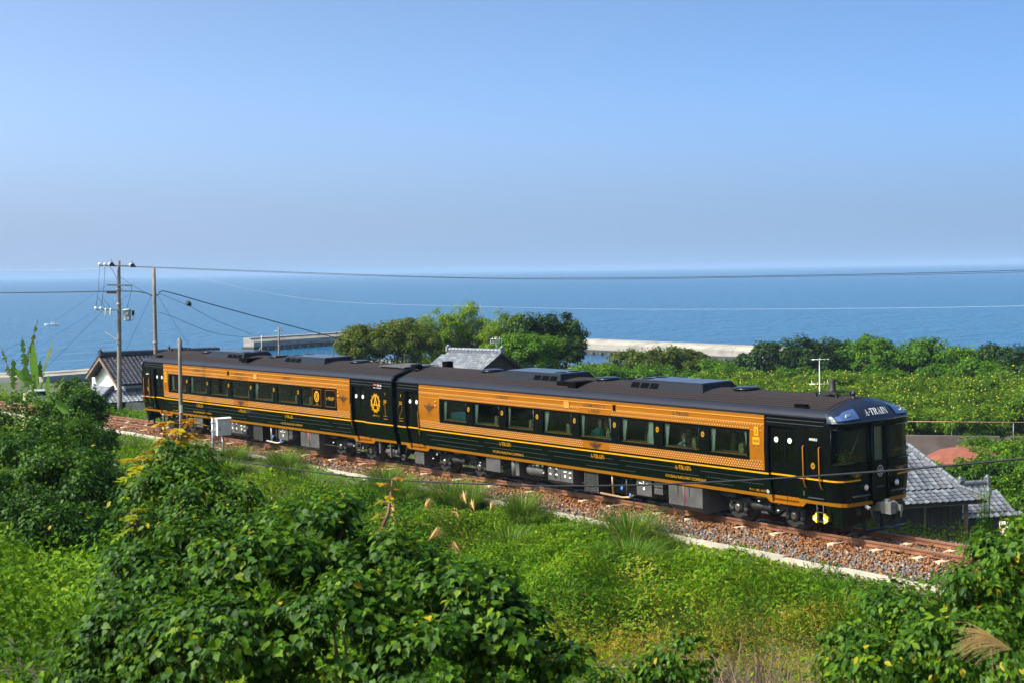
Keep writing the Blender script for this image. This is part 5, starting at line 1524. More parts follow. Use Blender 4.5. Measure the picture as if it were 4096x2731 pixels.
def make_tree(name, base, lobes, n, size, m, label, cat='tree', group=None, kind='tiny', clump=.5, nclump=110, tone=(.1, .85), yellow=0., r0=.16, up=.55, droop=.5, shell=.78, trunk_top=None):
    """tree standing on the ground: crown of leaf clumps, trunk with limbs reaching into the lobes"""
    root = empty(name, base, 0, label, cat, group)
    bx, by, bz = base
    loc = [(a-bx, b-by, c-bz, d, e, f) for a, b, c, d, e, f in lobes]
    me = foliage(loc, n, size, m, kind, clump, nclump, tone, up, droop, yellow, 'crown', shell=shell)
    link_mesh('crown', me, root)
    zc = max(l[2] for l in loc)
    trunk(root, (0, 0, -.3), (loc[0][0]*.6, loc[0][1]*.6, zc*.75 if trunk_top is None else trunk_top), r0, r0*.35, [(R.uniform(.3, .8), l[:3], r0*.4) for l in loc[1:6]])
    return root
def dup_tree(src, loc, rz, sc, label=None):
    c = copy_tree(src); c.location = loc; c.rotation_euler = (0, 0, rz); c.scale = (sc, sc, sc*R.uniform(.92, 1.08))
    if label: c['label'] = label
    return c

# ------------------------------------------------------------------ trees behind the train
def at_xy(x, y): return (x, y, gz(x, y))
def tree_at(name, x, y, ztop, rx, rz, n, size, m, label, **kw):
    b = at_xy(x, y); cz = ztop-rz
    nl = kw.pop('nl', 10); k = kw.pop('k', .5)
    lob = auto_lobes(x, y, cz, rx, rx, rz, nl, k)
    return make_tree(name, b, lob, n, size, m, label, **kw)
tree_at('round_tree', -54.6, 34.1, 3.6, 3.5, 2.5, 30000, .21, L_oak, 'olive green round-crowned tree just left of the bamboo and grey house roof', yellow=.04, clump=.6, nclump=190, tone=(.1, .85), nl=13, k=.52)
tree_at('dark_tree', -52.0, 47.6, 3.85, 3.5, 3.2, 30000, .25, L_evergreen, 'tall dark evergreen tree at the end of the clump beside the breakwater', clump=.6, nclump=190, tone=(.05, .8), nl=13, k=.52)
tree_at('bushy_tree', -48.0, 42.6, 2.6, 2.8, 2.4, 18000, .21, L_mid, 'lighter green bushy tree in front of the tall dark evergreen', clump=.5, nclump=140, yellow=.012, tone=(.15, .9), nl=11)
def bamboo_clump(x, y, ztop, rad, nst, label):
    b = at_xy(x, y); root = empty('bamboo', b, 0, label, 'bamboo')
    st = MB(); lob = []
    for i in range(nst):
        a = R.uniform(0, 6.28); r_ = rad*math.sqrt(R.random())
        px, py = r_*math.cos(a), r_*math.sin(a); h = (ztop-b[2])*R.uniform(.80, 1.0)
        lx, ly = R.uniform(-.7, .7), R.uniform(-.7, .7)
        st.tube([(px, py, -.2), (px+lx*.2, py+ly*.2, h*.5), (px+lx, py+ly, h*.97)], [.05, .04, .012], 5)
        for k in range(7):
            f = .22+.115*k; w_ = .95*(1.12-f*.75); lob.append((px+lx*f*f+R.uniform(-.25, .25), py+ly*f*f+R.uniform(-.25, .25), h*f, w_, w_, .6))
    st.build('culms', mat('bamboo_culm', (.16, .20, .05), .5) if 'bamboo_culm' not in bpy.data.materials else bpy.data.materials['bamboo_culm'], root)
    me = foliage(lob, nst*2100, .30, L_bam, 'blade', .48, nst*26, (.1, .9), .45, .75, .008, 'crown', shell=.3)
    link_mesh('crown', me, root)
bamboo_clump(-57.4, 40.3, 4.0, 1.5, 12, 'bamboo clump next to the olive round-crowned tree, leaning to the left')
bamboo_clump(-57.6, 42.6, 4.6, 1.5, 12, 'bamboo clump with three feathery tops behind the grey house roof')
bamboo_clump(-56.9, 44.9, 5.0, 1.4, 12, 'tallest bamboo clump in the middle behind the grey house roof')
bamboo_clump(-53.4, 43.9, 4.2, 1.3, 10, 'bamboo clump in front of the dark evergreen crown')

# tree belt between orchard and harbour
belt = [(-65.5, 66.0, -1.9, 3.6, 1.9, 'm', 'low spreading green bush at the harbour end of the tree belt'),
        (-63.0, 69.5, -1.7, 3.0, 2.2, 'm', 'second low bush of the tree belt, right of the spreading one'),
        (-69.0, 75.5, -.45, 3.6, 2.6, 'o', 'flat-topped feathery tree in front of the breakwater'),
        (-72.0, 82.6, -1.0, 1.7, 1.9, 'o', 'thin brownish tree standing against the pale breakwater'),
        (-68.5, 83.0, -1.75, 2.2, 1.8, 'o', 'russet low tree at the right end of the breakwater'),
        (-62.0, 79.0, -1.9, 3.2, 2.2, 'm', 'low green tree in the dip of the tree belt'),
        (-59.5, 82.8, .35, 3.4, 3.3, 'd', 'tall dark tree with two yellow flower tufts in the tree belt'),
        (-57.4, 86.2, .35, 2.6, 3.2, 'd', 'dark upright tree above the television aerial'),
        (-55.2, 90.4, -.15, 3.5, 3.0, 'l', 'broad light green tree in the middle of the belt'),
        (-54.6, 94.5, -1.1, 2.2, 2.4, 'd', 'small dark tree in a gap between two broad light ones'),
        (-50.5, 94.0, -.4, 3.2, 3.0, 'l', 'broad light green tree behind the cab of the train'),
        (-46.8, 94.3, -.75, 3.0, 2.9, 'l', 'last light green tree before the gap with the sea'),
        (-44.0, 95.8, -1.0, 2.2, 2.6, 'd', 'dark tree at the left edge of the sea gap'),
        (-39.3, 90.2, -1.35, 3.0, 2.6, 'm', 'green tree right of the sea gap'),
        (-36.4, 93.4, -.9, 3.4, 3.0, 'd', 'dark tree at the right edge of the picture above the shrubs')]
bm = {'m': L_mid, 'o': L_oak, 'd': L_evergreen, 'l': L_mid}
for x, y, zt, rx, rz, c, lab in belt:
    if x > -61: zt += .45
    tree_at('belt_tree', x, y, zt, rx*1.22, rz+.4, 13000, .30, bm[c], lab, group='trees in the belt between orchard and sea', clump=.62, nclump=130, tone=(.05, .8) if c == 'd' else (.05, .85) if c == 'l' else (.05, .8), yellow=.02 if c == 'o' else .004, nl=8)
# low scrub under and between the belt trees
lob = []
for i in range(46):
    t = i/45; x = -75+42*t+R.uniform(-2, 2); y = 60+36*t**.8+R.uniform(-2.5, 2.5); z = gz(x, y)
    lob.append((x, y, z+.8, 2.4, 2.4, 2.0))
o = link_mesh('undergrowth', foliage(lob, 42000, .30, L_mid, 'tiny', .7, 330, (.05, .75), .6, .4, .01, 'undergrowth'))
tag(o, 'low green scrub under the tree belt', kind='stuff')

# orchard of citrus trees
cit = []
for i in range(3):
    rx = R.uniform(1.35, 1.6)
    t = make_tree('citrus_tree', (0, 0, 0), auto_lobes(0, 0, 1.45, rx, rx, 1.2, 8, .54), 4600, .18, L_cit, 'round citrus tree dotted with yellow fruit in the orchard behind the train', 'tree', 'citrus trees in the orchard', 'tiny', .40, 55, (.1, .9), 0., .07)
    fr = MB()
    for k in range(9):
        a = R.uniform(0, 6.28); e = R.uniform(-.2, 1.2); r_ = rx*R.uniform(.92, 1.12)
        fr.lathe((r_*math.cos(e)*math.cos(a), r_*math.cos(e)*math.sin(a), 1.45+1.25*math.sin(e)-.05), [(0, -.055), (.04, -.03), (.045, .01), (.03, .04), (0, .055)], 6)
    fr.build('fruit', mat('yellow_fruit', (.55, .42, .03), .45) if 'yellow_fruit' not in bpy.data.materials else bpy.data.materials['yellow_fruit'], t, kind='stuff')
    cit.append(t)
first = [True]*3
used = 0
for row in range(13):
    for c in range(15):
        # rows follow the slope behind the train
        x = -14.5-3.0*row-.4*c*.3+R.uniform(-.5, .5); y = 50.5+2.55*c-1.0*row*.2+R.uniform(-.45, .45)
        u = (x-CAM_POS[0])*math.cos(YAW)+(y-CAM_POS[1])*-math.sin(YAW); v = (x-CAM_POS[0])*math.sin(YAW)+(y-CAM_POS[1])*math.cos(YAW)
        px = 2048+FPX*u/v; D = math.hypot(x-CAM_POS[0], y-CAM_POS[1])
        if not (2380 < px < 4250) or D > 146: continue
        if px > 3950 and D < 118: continue
        if D < 108 and px > 3350: continue
        i = (row*7+c*3) % 3; z = gz(x, y)
        if first[i]: t = cit[i]; first[i] = False
        else: t = copy_tree(cit[i])
        t.location = (x, y, z-.05); t.rotation_euler = (0, 0, R.uniform(0, 6.28)); s = R.uniform(.92, 1.22); t.scale = (s, s, s); used += 1
for i in range(3):
    if first[i]:
        for ch in list(cit[i].children): bpy.data.objects.remove(ch)
        bpy.data.objects.remove(cit[i])

# shrubs at the right, around the tiled house
shr = [(-9.0, 46.0, -3.0, 1.7, 1.1, 'm', 'shrub at the far end of the red soil patch'),
       (-4.2, 40.5, -2.55, 2.3, 1.7, 'm', 'shrub mass above the tiled roof with yellow flower heads'),
       (-3.6, 44.5, -1.9, 2.4, 1.9, 'm', 'tall shrub in the corner below the orchard'),
       (-1.0, 36.3, -2.55, 2.4, 1.7, 'd', 'dark shrub rising straight behind the wing roof ridge'),
       (2.0, 33.6, -2.3, 2.4, 2.0, 'm', 'olive shrub at the picture edge over the small roof'),
       (-.5, 39.5, -1.9, 2.2, 1.7, 'd', 'dark leafy shrub at the right edge under the citrus trees'),
       (-4.0, 35.5, -3.0, 1.8, 1.3, 'm', 'light green shrub touching the left end of the tiled roof'),
       (5.5, 29.5, -2.9, 1.9, 1.6, 'd', 'low dark shrub beside the gable end of the wing roof')]
for x, y, zt, rx, rz, c, lab in shr:
    tree_at('shrub', x, y, zt, rx, rz+.7, 11000, .16, L_mid if c == 'm' else L_dark, lab, cat='shrub', group='shrubs around the tiled house', clump=.36, nclump=80, yellow=.025 if c == 'm' else .004, tone=(.15, .9) if c == 'm' else (.15, .85), r0=.06, nl=8)
# ------------------------------------------------------------------ ground cover on the near slope
def view_px(x, y, z):
    dx, dy, dz = x-CAM_POS[0], y-CAM_POS[1], z-CAM_POS[2]
    r, u, f = _r, _u, _f
    w_ = dx*f[0]+dy*f[1]+dz*f[2]
    return 2048+FPX*(dx*r[0]+dy*r[1]+dz*r[2])/w_, 1365-FPX*(dx*u[0]+dy*u[1]+dz*u[2])/w_, w_
def cover_height(x, y):
    d = -(y-0.5*CURV*x*x)
    ramp = sstep(2.9, 6.0, d)
    h = .06+1.25*vnoise(x*.50, y*.50, 21)**2.2+.60*vnoise(x*1.35, y*1.35, 22)**1.6+.30*vnoise(x*.22, y*.22, 23)
    return h*(.06+.94*ramp)
def make_cover():
    n = 330000
    x = NR.uniform(-36, 46, n); d = 2.15+NR.uniform(0, 1, n)**1.25*27.0
    x = np.concatenate([x, NR.uniform(0, 40, 190000)]); d = np.concatenate([d, NR.uniform(2.2, 12.0, 190000)])
    x = np.concatenate([x, NR.uniform(20, 41, 170000)]); d = np.concatenate([d, NR.uniform(14, 30, 170000)])
    y = 0.5*CURV*x*x-d
    ky = kerb_at(x)[0]
    z = ground_h(x, y)
    px, py, w_ = view_px(x, y, z+.3)
    clear = vnoise(x*.45+7, y*.45, 31)*.65+vnoise(x*1.7, y*1.7, 32)*.35
    keep = (w_ > 9) & (px > -250) & (px < 4350) & (py < 2950) & (y < ky-.10) & ((clear > .30) | (NR.uniform(0, 1, len(x)) < .30))
    brush = ((x-27.6)/1.5)**2+((-y-12.2)/1.0)**2 < 1
    keep &= ~(brush & (NR.uniform(0, 1, len(x)) < .8))
    keep &= ~((d < 3.3) & (NR.uniform(0, 1, len(x)) < .6))
    x, y, z, d, px, w_ = (a[keep] for a in (x, y, z, d, px, w_))
    n = len(x)
    H = cover_height(x, y)
    t = NR.uniform(0, 1, n)**.55
    P = np.stack([x, y, z+H*t], 1)
    e = .12
    gx = (cover_height(x+e, y)-cover_height(x-e, y))/(2*e); gy = (cover_height(x, y+e)-cover_height(x, y-e))/(2*e)
    nr = np.stack([-gx, -gy, np.ones(n)*.8], 1)+NR.normal(size=(n, 3))*.45
    tp = NR.normal(size=(n, 3))+np.array([0, 0, -.35])
    patchy = vnoise(x*.35, y*.35, 41)*.55+vnoise(x*1.1, y*1.1, 42)*.45
    tn = np.clip(patchy*1.0-.05+NR.uniform(-.25, .30, n), 0, .93)
    # dry patches of golden weed low on the slope, browner thatch by the kerb
    dry = 1.9*np.exp(-((x-25.6)/2.6)**2-((d-10.0)/2.6)**2)+.9*np.exp(-((x-23)/2.0)**2-((d-10.5)/1.8)**2)
    dry = dry*(.5+vnoise(x*1.3, y*1.3, 43))
    isdry = NR.uniform(0, 1, n) < np.clip(dry*1.4, 0, .9)
    thatch = NR.uniform(0, 1, n) < np.clip(1.2*(vnoise(x*.6, y*.6, 47)-.62), 0, .5)*np.exp(-((d-4.5)/3.4)**2)
    tn = np.where(thatch, NR.uniform(.93, 1, n), tn)
    sz = np.interp(w_, [12, 35, 75], [.07, .105, .14])*NR.uniform(.6, 1.35, n)
    F = leaf_frames(nr, tp)
    upright = (~isdry) & (vnoise(x*.75+3, y*.75, 77)+NR.uniform(-.18, .18, n) > .60) & (w_ > 22)
    g = ~isdry & ~upright
    k = upright.sum()
    o = link_mesh('leafy_weeds', leaves_mesh('leafy_weeds', P[upright]+np.array([0, 0, .10])*NR.uniform(0, 1, (k, 1)), leaf_frames(nr[upright]*.5+NR.normal(size=(k, 3))*.5+np.array([0, 0, .4]), NR.normal(size=(k, 3))+np.array([0, 0, .9])), sz[upright]*1.7, np.clip(tn[upright]*.8+.05, 0, .9), L_cover, 'blade'))
    tag(o, 'patches of upright narrow-leaved weeds on the slope and along the kerb', kind='stuff')
    o = link_mesh('ground_cover', leaves_mesh('ground_cover', P[g], F[g], sz[g], tn[g], L_cover))
    tag(o, 'dense low green creepers covering the slope below the track', kind='stuff')
    o = link_mesh('dry_weeds', leaves_mesh('dry_weeds', P[isdry]+np.array([0, 0, .12]), F[isdry], sz[isdry]*.75, NR.uniform(0, 1, isdry.sum()), L_dry, 'blade'))
    tag(o, 'patch of golden dry weeds low on the slope', kind='stuff')
make_cover()

# far side of the track: weedy bank and field grass
def make_far_cover():
    n = 120000
    x = NR.uniform(-60, 40, n); d = 2.5+NR.uniform(0, 1, n)**1.6*30
    y = 0.5*CURV*x*x+d; z = ground_h(x, y)
    px, py, w_ = view_px(x, y, z+.4)
    keep = (px > -100) & (px < 4300) & ((px < 720) | (px > 3400)) & (vnoise(x*.4, y*.4, 51) > .25)
    x, y, z, d, w_ = (a[keep] for a in (x, y, z, d, w_)); n = len(x)
    H = (.15+.75*vnoise(x*.6, y*.6, 52)**1.5+.35*vnoise(x*1.7, y*1.7, 53))*np.interp(d, [2.5, 3.6], [.25, 1])*np.interp(x, [-30, -22], [2.0, 1.0])
    P = np.stack([x, y, z+H*NR.uniform(0, 1, n)**.6], 1)
    tn = np.clip(vnoise(x*.5, y*.5, 54)*.7+NR.uniform(0, .35, n), 0, .93)
    o = link_mesh('weeds', leaves_mesh('weeds', P, leaf_frames(np.array([0, 0, .7])+NR.normal(size=(n, 3))*.6, NR.normal(size=(n, 3))), np.interp(w_, [35, 95], [.10, .17])*NR.uniform(.6, 1.3, n), tn, L_cover))
    tag(o, 'green weeds on the bank behind the track', kind='stuff')
make_far_cover()
def make_field():
    n = 60000
    x = NR.uniform(-110, 10, n); y = NR.uniform(8, 120, n); z = ground_h(x, y)
    k = (z > -8) & (y-0.5*CURV*x*x > 8); x, y, z = x[k], y[k], z[k]; n = len(x)
    tn = np.clip(vnoise(x*.2, y*.2, 61)*.6+NR.uniform(0, .4, n), 0, 1)
    o = link_mesh('field_grass', leaves_mesh('field_grass', np.stack([x, y, z+NR.uniform(.02, .3, n)], 1), leaf_frames(np.array([0, 0, .8])+NR.normal(size=(n, 3))*.5, NR.normal(size=(n, 3))), NR.uniform(.25, .5, n), tn, L_oak))
    tag(o, 'grass and weeds on the flat land behind the track', kind='stuff')
make_field()

# ------------------------------------------------------------------ grass clumps
def blades(n, h, spread, curve, width, rng=NR, lean=(0, 0)):
    a = rng.uniform(0, 2*np.pi, n); r0 = spread*.28*np.sqrt(rng.uniform(0, 1, n))
    out = rng.uniform(.15, 1.0, n)*curve; hh = h*rng.uniform(.55, 1.1, n)
    seg = 4; V = []; 
    ts = np.linspace(0, 1, seg+1)
    bx, by = np.cos(a), np.sin(a)
    pts = []
    for t in ts:
        rr = r0+out*hh*(t**1.8)
        zz = hh*(t-.42*out*t**3)
        pts.append(np.stack([bx*rr+lean[0]*hh*t*t, by*rr+lean[1]*hh*t*t, zz], 1))
    wv = np.stack([-by, bx, np.zeros(n)], 1)*width
    Vs = []
    for i, t in enumerate(ts):
        ww = (1-t)**.7 if t < 1 else 0.04
        Vs += [pts[i]-wv*ww, pts[i]+wv*ww]
    V = np.stack(Vs, 1)
    Tt = []
    for i in range(seg):
        Tt += [(2*i, 2*i+1, 2*i+3), (2*i, 2*i+3, 2*i+2)]
    Tt = (np.array(Tt)[None]+(np.arange(n)*2*(seg+1))[:, None, None]).reshape(-1, 3)
    tone = np.repeat(np.where(rng.uniform(0, 1, n) < .07, .97, rng.uniform(.05, .88, n)), 2*(seg+1))
    return V.reshape(-1, 3), Tt, tone
tufts = []
for h, sp, cv, n in ((.85, 1.7, 1.25, 700), (.68, 1.6, 1.4, 620), (1.0, 1.4, 1.1, 700)):
    V, Tt, tn = blades(n, h, sp, cv, .010)
    tufts.append(np_mesh('grass_clump', V, Tt, L_grass, tn))
tuft_spots = [  # s along the track, metres beyond the kerb, size, kind, label
    (-13.2, .55, .95, 1, 'grass clump around the feet of the white control cabinet'), (-9.6, .7, 1.0, 0, 'green grass clump right of the white control cabinet'),
    (-6.1, .45, 1.15, 0, 'tall arching grass clump hanging over the kerb under the rear bogie of railcar 1'), (-5.0, .75, .9, 1, 'grass clump close right of the one hanging over the kerb'),
    (1.2, .35, 1.0, 2, 'upright grass clump at the kerb below the first windows of railcar 2'), (2.6, .6, 1.1, 0, 'broad grass clump at the kerb below the second window of railcar 2'), (3.4, .9, .9, 1, 'low grass clump in front of the broad one'),
    (5.4, .4, 1.2, 0, 'large arching grass clump at the kerb left of the cut strip'), (6.6, .6, 1.0, 2, 'grass clump joined to the right of the large arching one'), (9.3, .45, 1.0, 2, 'dark grass clump at the kerb below the lower wing emblem'), (10.0, .7, .9, 1, 'small grass clump right of the dark one'),
    (14.6, .55, 1.35, 0, 'big rounded grass clump at the kerb below the last windows'), (15.7, .75, 1.0, 1, 'thin grass clump right of the big rounded one'),
    (17.0, 2.6, 1.15, 0, 'loose grass clump on the slope under the front bogie'), (19.2, 4.6, 1.1, 1, 'drooping grass clump in the middle of the slope'), (18.0, 5.4, 1.0, 0, 'drooping grass clump above the golden weeds'), (8.5, 3.5, 1.1, 0, 'grass clump with plumes in the middle of the slope'), (6.3, 4.0, 1.0, 1, 'grass clump left of the plumes'),
    (-16.5, 1.6, 1.0, 0, 'grass clump left of the cut pole'), (-19.5, 2.2, 1.1, 1, 'grass clump behind the orange-leaved sapling'), (-2.0, 1.6, 1.0, 0, 'grass clump among creepers below the gangway')]
tuft_spots += [(21.5, 3.6, 1.0, 1, 'grass clump below the kerb near the front coupler'), (22.6, 5.2, 1.2, 0, 'long-bladed grass clump right of the golden weeds'), (20.4, 6.3, 1.1, 1, 'drooping pale grass clump just above the golden weeds'), (12.2, 3.0, 1.1, 0, 'grass clump on the slope between plumes and rounded clump'), (4.2, 3.2, 1.1, 1, 'grass clump among dry thatch below the broad clump'), (0.0, 2.6, 1.2, 0, 'wide grass clump left of the dry thatch'), (-8.0, 1.9, 1.1, 1, 'low grass clump below the control cabinet'), (24.0, 2.2, 1.0, 1, 'small grass clump near the kerb at the right')]
for s, dd, sc, k, lab in tuft_spots:
    sc *= 1.12
    ky, kz = kerb_at(s); x = s; y = yc(x)+float(ky)-dd-.25
    o = link_mesh('grass_clump', tufts[k], None, (x, y, gz(x, y)-.03)); o.rotation_euler = (0, 0, R.uniform(0, 6.28)); o.scale = (sc, sc, sc)
    tag(o, lab, 'grass clump', 'tall grass clumps on the slope')
# scattered thinner grass all over the slope and bank
def make_grass():
    Vs, Ts, tn_ = [], [], []; b = 0
    k = 0
    for i in range(2600):
        x = R.uniform(-34, 36); d = R.uniform(2.5, 10.5); y = yc(x)-d
        if vnoise(np.array([x*.5]), np.array([y*.5]), 71)[0] < .42: continue
        hs_ = float(np.interp(d, [2.5, 3.6, 6.5], [.25, .4, 1.0]))
        V, Tt, t = blades(12, R.uniform(.25, .62)*hs_, .4, 1.1, .008)
        Vs.append(V+np.array([x, y, gz(x, y)+.05])); Ts.append(Tt+b); tn_.append(t); b += len(V)
    for i in range(420):
        x = R.uniform(-58, 34); y = yc(x)+R.uniform(2.6, 5.5)
        if -21 < x < 20: continue
        V, Tt, t = blades(10, R.uniform(.3, .75), .3, .7, .012)
        Vs.append(V+np.array([x, y, gz(x, y)])); Ts.append(Tt+b); tn_.append(t); b += len(V)
    o = link_mesh('grass', np_mesh('grass', np.concatenate(Vs), np.concatenate(Ts), L_grass, np.concatenate(tn_)))
    tag(o, 'thin grass growing through the creepers', kind='stuff')
make_grass()
# pampas plumes
def plume_mesh(L=.34, n=70):
    a = NR.uniform(0, 6.28, n); t0 = NR.uniform(0, .6, n); ln = L*NR.uniform(.5, 1, n)
    P0 = np.stack([np.zeros(n), np.zeros(n), t0*L*.6], 1)
    D = np.stack([np.cos(a)*.28+.35, np.sin(a)*.28, np.ones(n)*.8], 1); D = norm(D)
    P1 = P0+D*ln[:, None]*.6; P2 = P0+D*ln[:, None]+np.stack([np.ones(n)*.10, np.zeros(n), -np.ones(n)*.10], 1)*(ln[:, None]/L)
    wv = np.stack([-np.sin(a), np.cos(a), np.zeros(n)], 1)*.006
    V = np.stack([P0-wv, P0+wv, P1-wv, P1+wv, P2], 1)
    Tt = (np.array([(0, 1, 3), (0, 3, 2), (2, 3, 4)])[None]+(np.arange(n)*5)[:, None, None]).reshape(-1, 3)
    return np_mesh('plume', V.reshape(-1, 3), Tt, L_plume, np.repeat(NR.uniform(0, 1, n), 5))
plume = plume_mesh()
for x, d, h, lab in ((9.6, 5.2, 1.0, 'topmost'), (10.3, 5.4, .95, 'second from the top'), (10.9, 5.3, 1.0, 'rightmost'), (8.7, 6.3, .9, 'leftmost'), (9.3, 7.2, .8, 'lower left'), (11.1, 7.8, .8, 'lowest'), (13.0, 7.7, .75, 'lower right'), (7.9, 6.6, .8, 'outer left'), (10.4, 6.0, .8, 'middle')):
    y = yc(x)-d; z = gz(x, y)
    r_ = empty('pampas_grass', (x, y, z), R.uniform(0, 6.28), lab+' of the buff plumed grass stems in the middle of the slope', 'pampas grass', 'plumed grass stems on the slope')
    mb = MB(); mb.tube([(0, 0, 0), (.03, 0, h*.6), (.12, .02, h)], [.007, .006, .004], 4); mb.build('stem', L_grass, r_)
    p = link_mesh('plume', plume, r_, (.12, .02, h-.02)); p.rotation_euler = (0, .5, R.uniform(-.5, .5)); s = R.uniform(.9, 1.25); p.scale = (s*1.25, s*1.25, s*1.25)
# bare brush low in the picture
def make_brush():
    n = 1500
    c = np.array([27.6, -12.2]); xy = c+NR.normal(size=(n, 2))*np.array([1.15, .75])
    z = ground_h(xy[:, 0], xy[:, 1])+NR.uniform(.1, .8, n)
    P0 = np.stack([xy[:, 0], xy[:, 1], z], 1)
    D = norm(NR.normal(size=(n, 3))+np.array([0, 0, .6])); ln = NR.uniform(.3, 1.1, n)[:, None]
    P1 = P0+D*ln*.5+NR.normal(size=(n, 3))*.04; P2 = P0+D*ln+NR.normal(size=(n, 3))*.12
    wv = norm(np.cross(D, np.array([.7, -.6, .3])))*.008
    V = np.stack([P0-wv, P0+wv, P1-wv, P1+wv, P2], 1)
    Tt = (np.array([(0, 1, 3), (0, 3, 2), (2, 3, 4)])[None]+(np.arange(n)*5)[:, None, None]).reshape(-1, 3)
    o = link_mesh('dead_brush', np_mesh('dead_brush', V.reshape(-1, 3), Tt, L_dead, np.repeat(NR.uniform(0, 1, n), 5)))
    tag(o, 'tangle of bare grey-brown twigs at the bottom edge', kind='stuff')
make_brush()
# ------------------------------------------------------------------ foreground shrubs near the viewpoint
def near_bush(name, label, lobes, n, size, m, kind, base, own, tone=(.12, .88), yellow=.01, clump=.2, nclump=120, up=.45, droop=.75, shell=.8, twigs=10):
    """shrub with big leaves; the `own` leaves that show largest are objects, the rest is one part"""
    root = empty(name, base, 0, label, 'shrub')
    loc = [(a-base[0], b-base[1], c-base[2], d, e, f) for a, b, c, d, e, f in lobes]
    P, O, ci = crown_points(loc, n, clump, nclump, shell)
    k = len(P)
    nr = O*.8+np.array([-.10, -.12, up])+NR.normal(size=(k, 3))*.36
    tp = O*.8+np.array([0, 0, -droop])+NR.normal(size=(k, 3))*.4
    ct = NR.uniform(-.15, .15, ci.max()+1)[ci]
    tn = np.clip(NR.uniform(tone[0], tone[1], k)+ct, 0, .93)
    tn = np.where(NR.uniform(0, 1, k) < yellow, NR.uniform(.94, 1.0, k), tn)
    sz = size*NR.uniform(.55, 1.25, k)
    F = leaf_frames(nr, tp)
    # nearest the camera and on the camera side
    cv = np.array(CAM_POS)-np.array(base)
    rel = cv[None]-P; dist = np.linalg.norm(rel, axis=1)
    score = sz/dist*(np.sum(norm(rel)*O, 1) > .1)
    idx = np.argsort(-score)[:own]
    rest = np.ones(k, bool); rest[idx] = False
    fo = link_mesh('foliage', leaves_mesh('foliage', P[rest], F[rest], sz[rest], tn[rest], m, kind), root); fo['kind'] = 'stuff'
    V0, T0 = TPL[kind]; ms = []
    for t in (.1, .3, .45, .6, .75, .88, .98): ms.append(np_mesh('leaf', V0, T0, m, np.full(len(V0), t)))
    tv = np.array([.1, .3, .45, .6, .75, .88, .98])
    for i in idx:
        o = link_mesh('leaf', ms[int(np.argmin(abs(tv-tn[i])))], root)
        f = F[i]*sz[i]; p = P[i]
        o.matrix_local = Matrix(((f[0, 0], f[0, 1], f[0, 2], p[0]), (f[1, 0], f[1, 1], f[1, 2], p[1]), (f[2, 0], f[2, 1], f[2, 2], p[2]), (0, 0, 0, 1)))
    mb = MB()
    for j in range(twigs):
        l = R.choice(loc); d = Vector((R.gauss(0, 1), R.gauss(0, 1), abs(R.gauss(.6, .6)))).normalized()
        e = Vector((l[0]+d.x*l[3]*.9, l[1]+d.y*l[4]*.9, l[2]+d.z*l[5]*.9)); s = Vector((R.uniform(-.15, .15), R.uniform(-.15, .15), -.1))
        mid = s.lerp(e, .55)+Vector((R.uniform(-.1, .1), R.uniform(-.1, .1), .12))
        mb.tube([s, mid, e], [.016, .008, .002], 5)
    mb.build('stems', M_twig, root)
    return root
def sapling(name, label, base, tip, n_fronds, frond, m, parent_tone=(.2, 1.0)):
    """young shoot with pinnate fronds from a thin reddish stem"""
    root = empty(name, base, 0, label, 'sapling')
    b, t = Vector((0, 0, 0)), Vector(tip)-Vector(base)
    mb = MB(); mb.tube([b, b.lerp(t, .5)+Vector((.03, .02, 0)), t], [.018, .012, .004], 6)
    P, N, TP, S, TN = [], [], [], [], []
    for i in range(n_fronds):
        f = .30+.70*(i/(n_fronds-1)); p0 = b.lerp(t, f); a = i*2.4+R.uniform(-.3, .3)
        d = Vector((math.cos(a), math.sin(a), .45-.5*(1-f)+R.uniform(-.1, .2))).normalized(); L = frond*(1.15-.45*f)*R.uniform(.8, 1.1)
        pts = [p0+d*L*u+Vector((0, 0, -.45*L*u*u)) for u in (0, .35, .7, 1)]
        mb.tube(pts, [.006, .005, .003, .002], 4)
        side = d.cross(Vector((0, 0, 1))).normalized()
        for j in range(9):
            u = .15+.85*j/8; q = p0+d*L*u+Vector((0, 0, -.45*L*u*u))
            for sg_ in ((-1, 1) if j < 8 else (0,)):
                P.append(q); N.append(Vector((0, 0, 1))+d*.15+Vector((R.gauss(0, .2), R.gauss(0, .2), 0))); TP.append(side*sg_*.9+d*.65+Vector((0, 0, -.35))); S.append(frond*.27*R.uniform(.8, 1.15)); TN.append(min(1, max(0, parent_tone[0]+(parent_tone[1]-parent_tone[0])*f*R.uniform(.6, 1.1))))
    mb.build('stem', M_twig, root)
    link_mesh('foliage', leaves_mesh('foliage', np.array([tuple(p) for p in P]), leaf_frames(np.array([tuple(p) for p in N]), np.array([tuple(p) for p in TP])), np.array(S), np.array(TN), m, 'oval'), root)
    return root

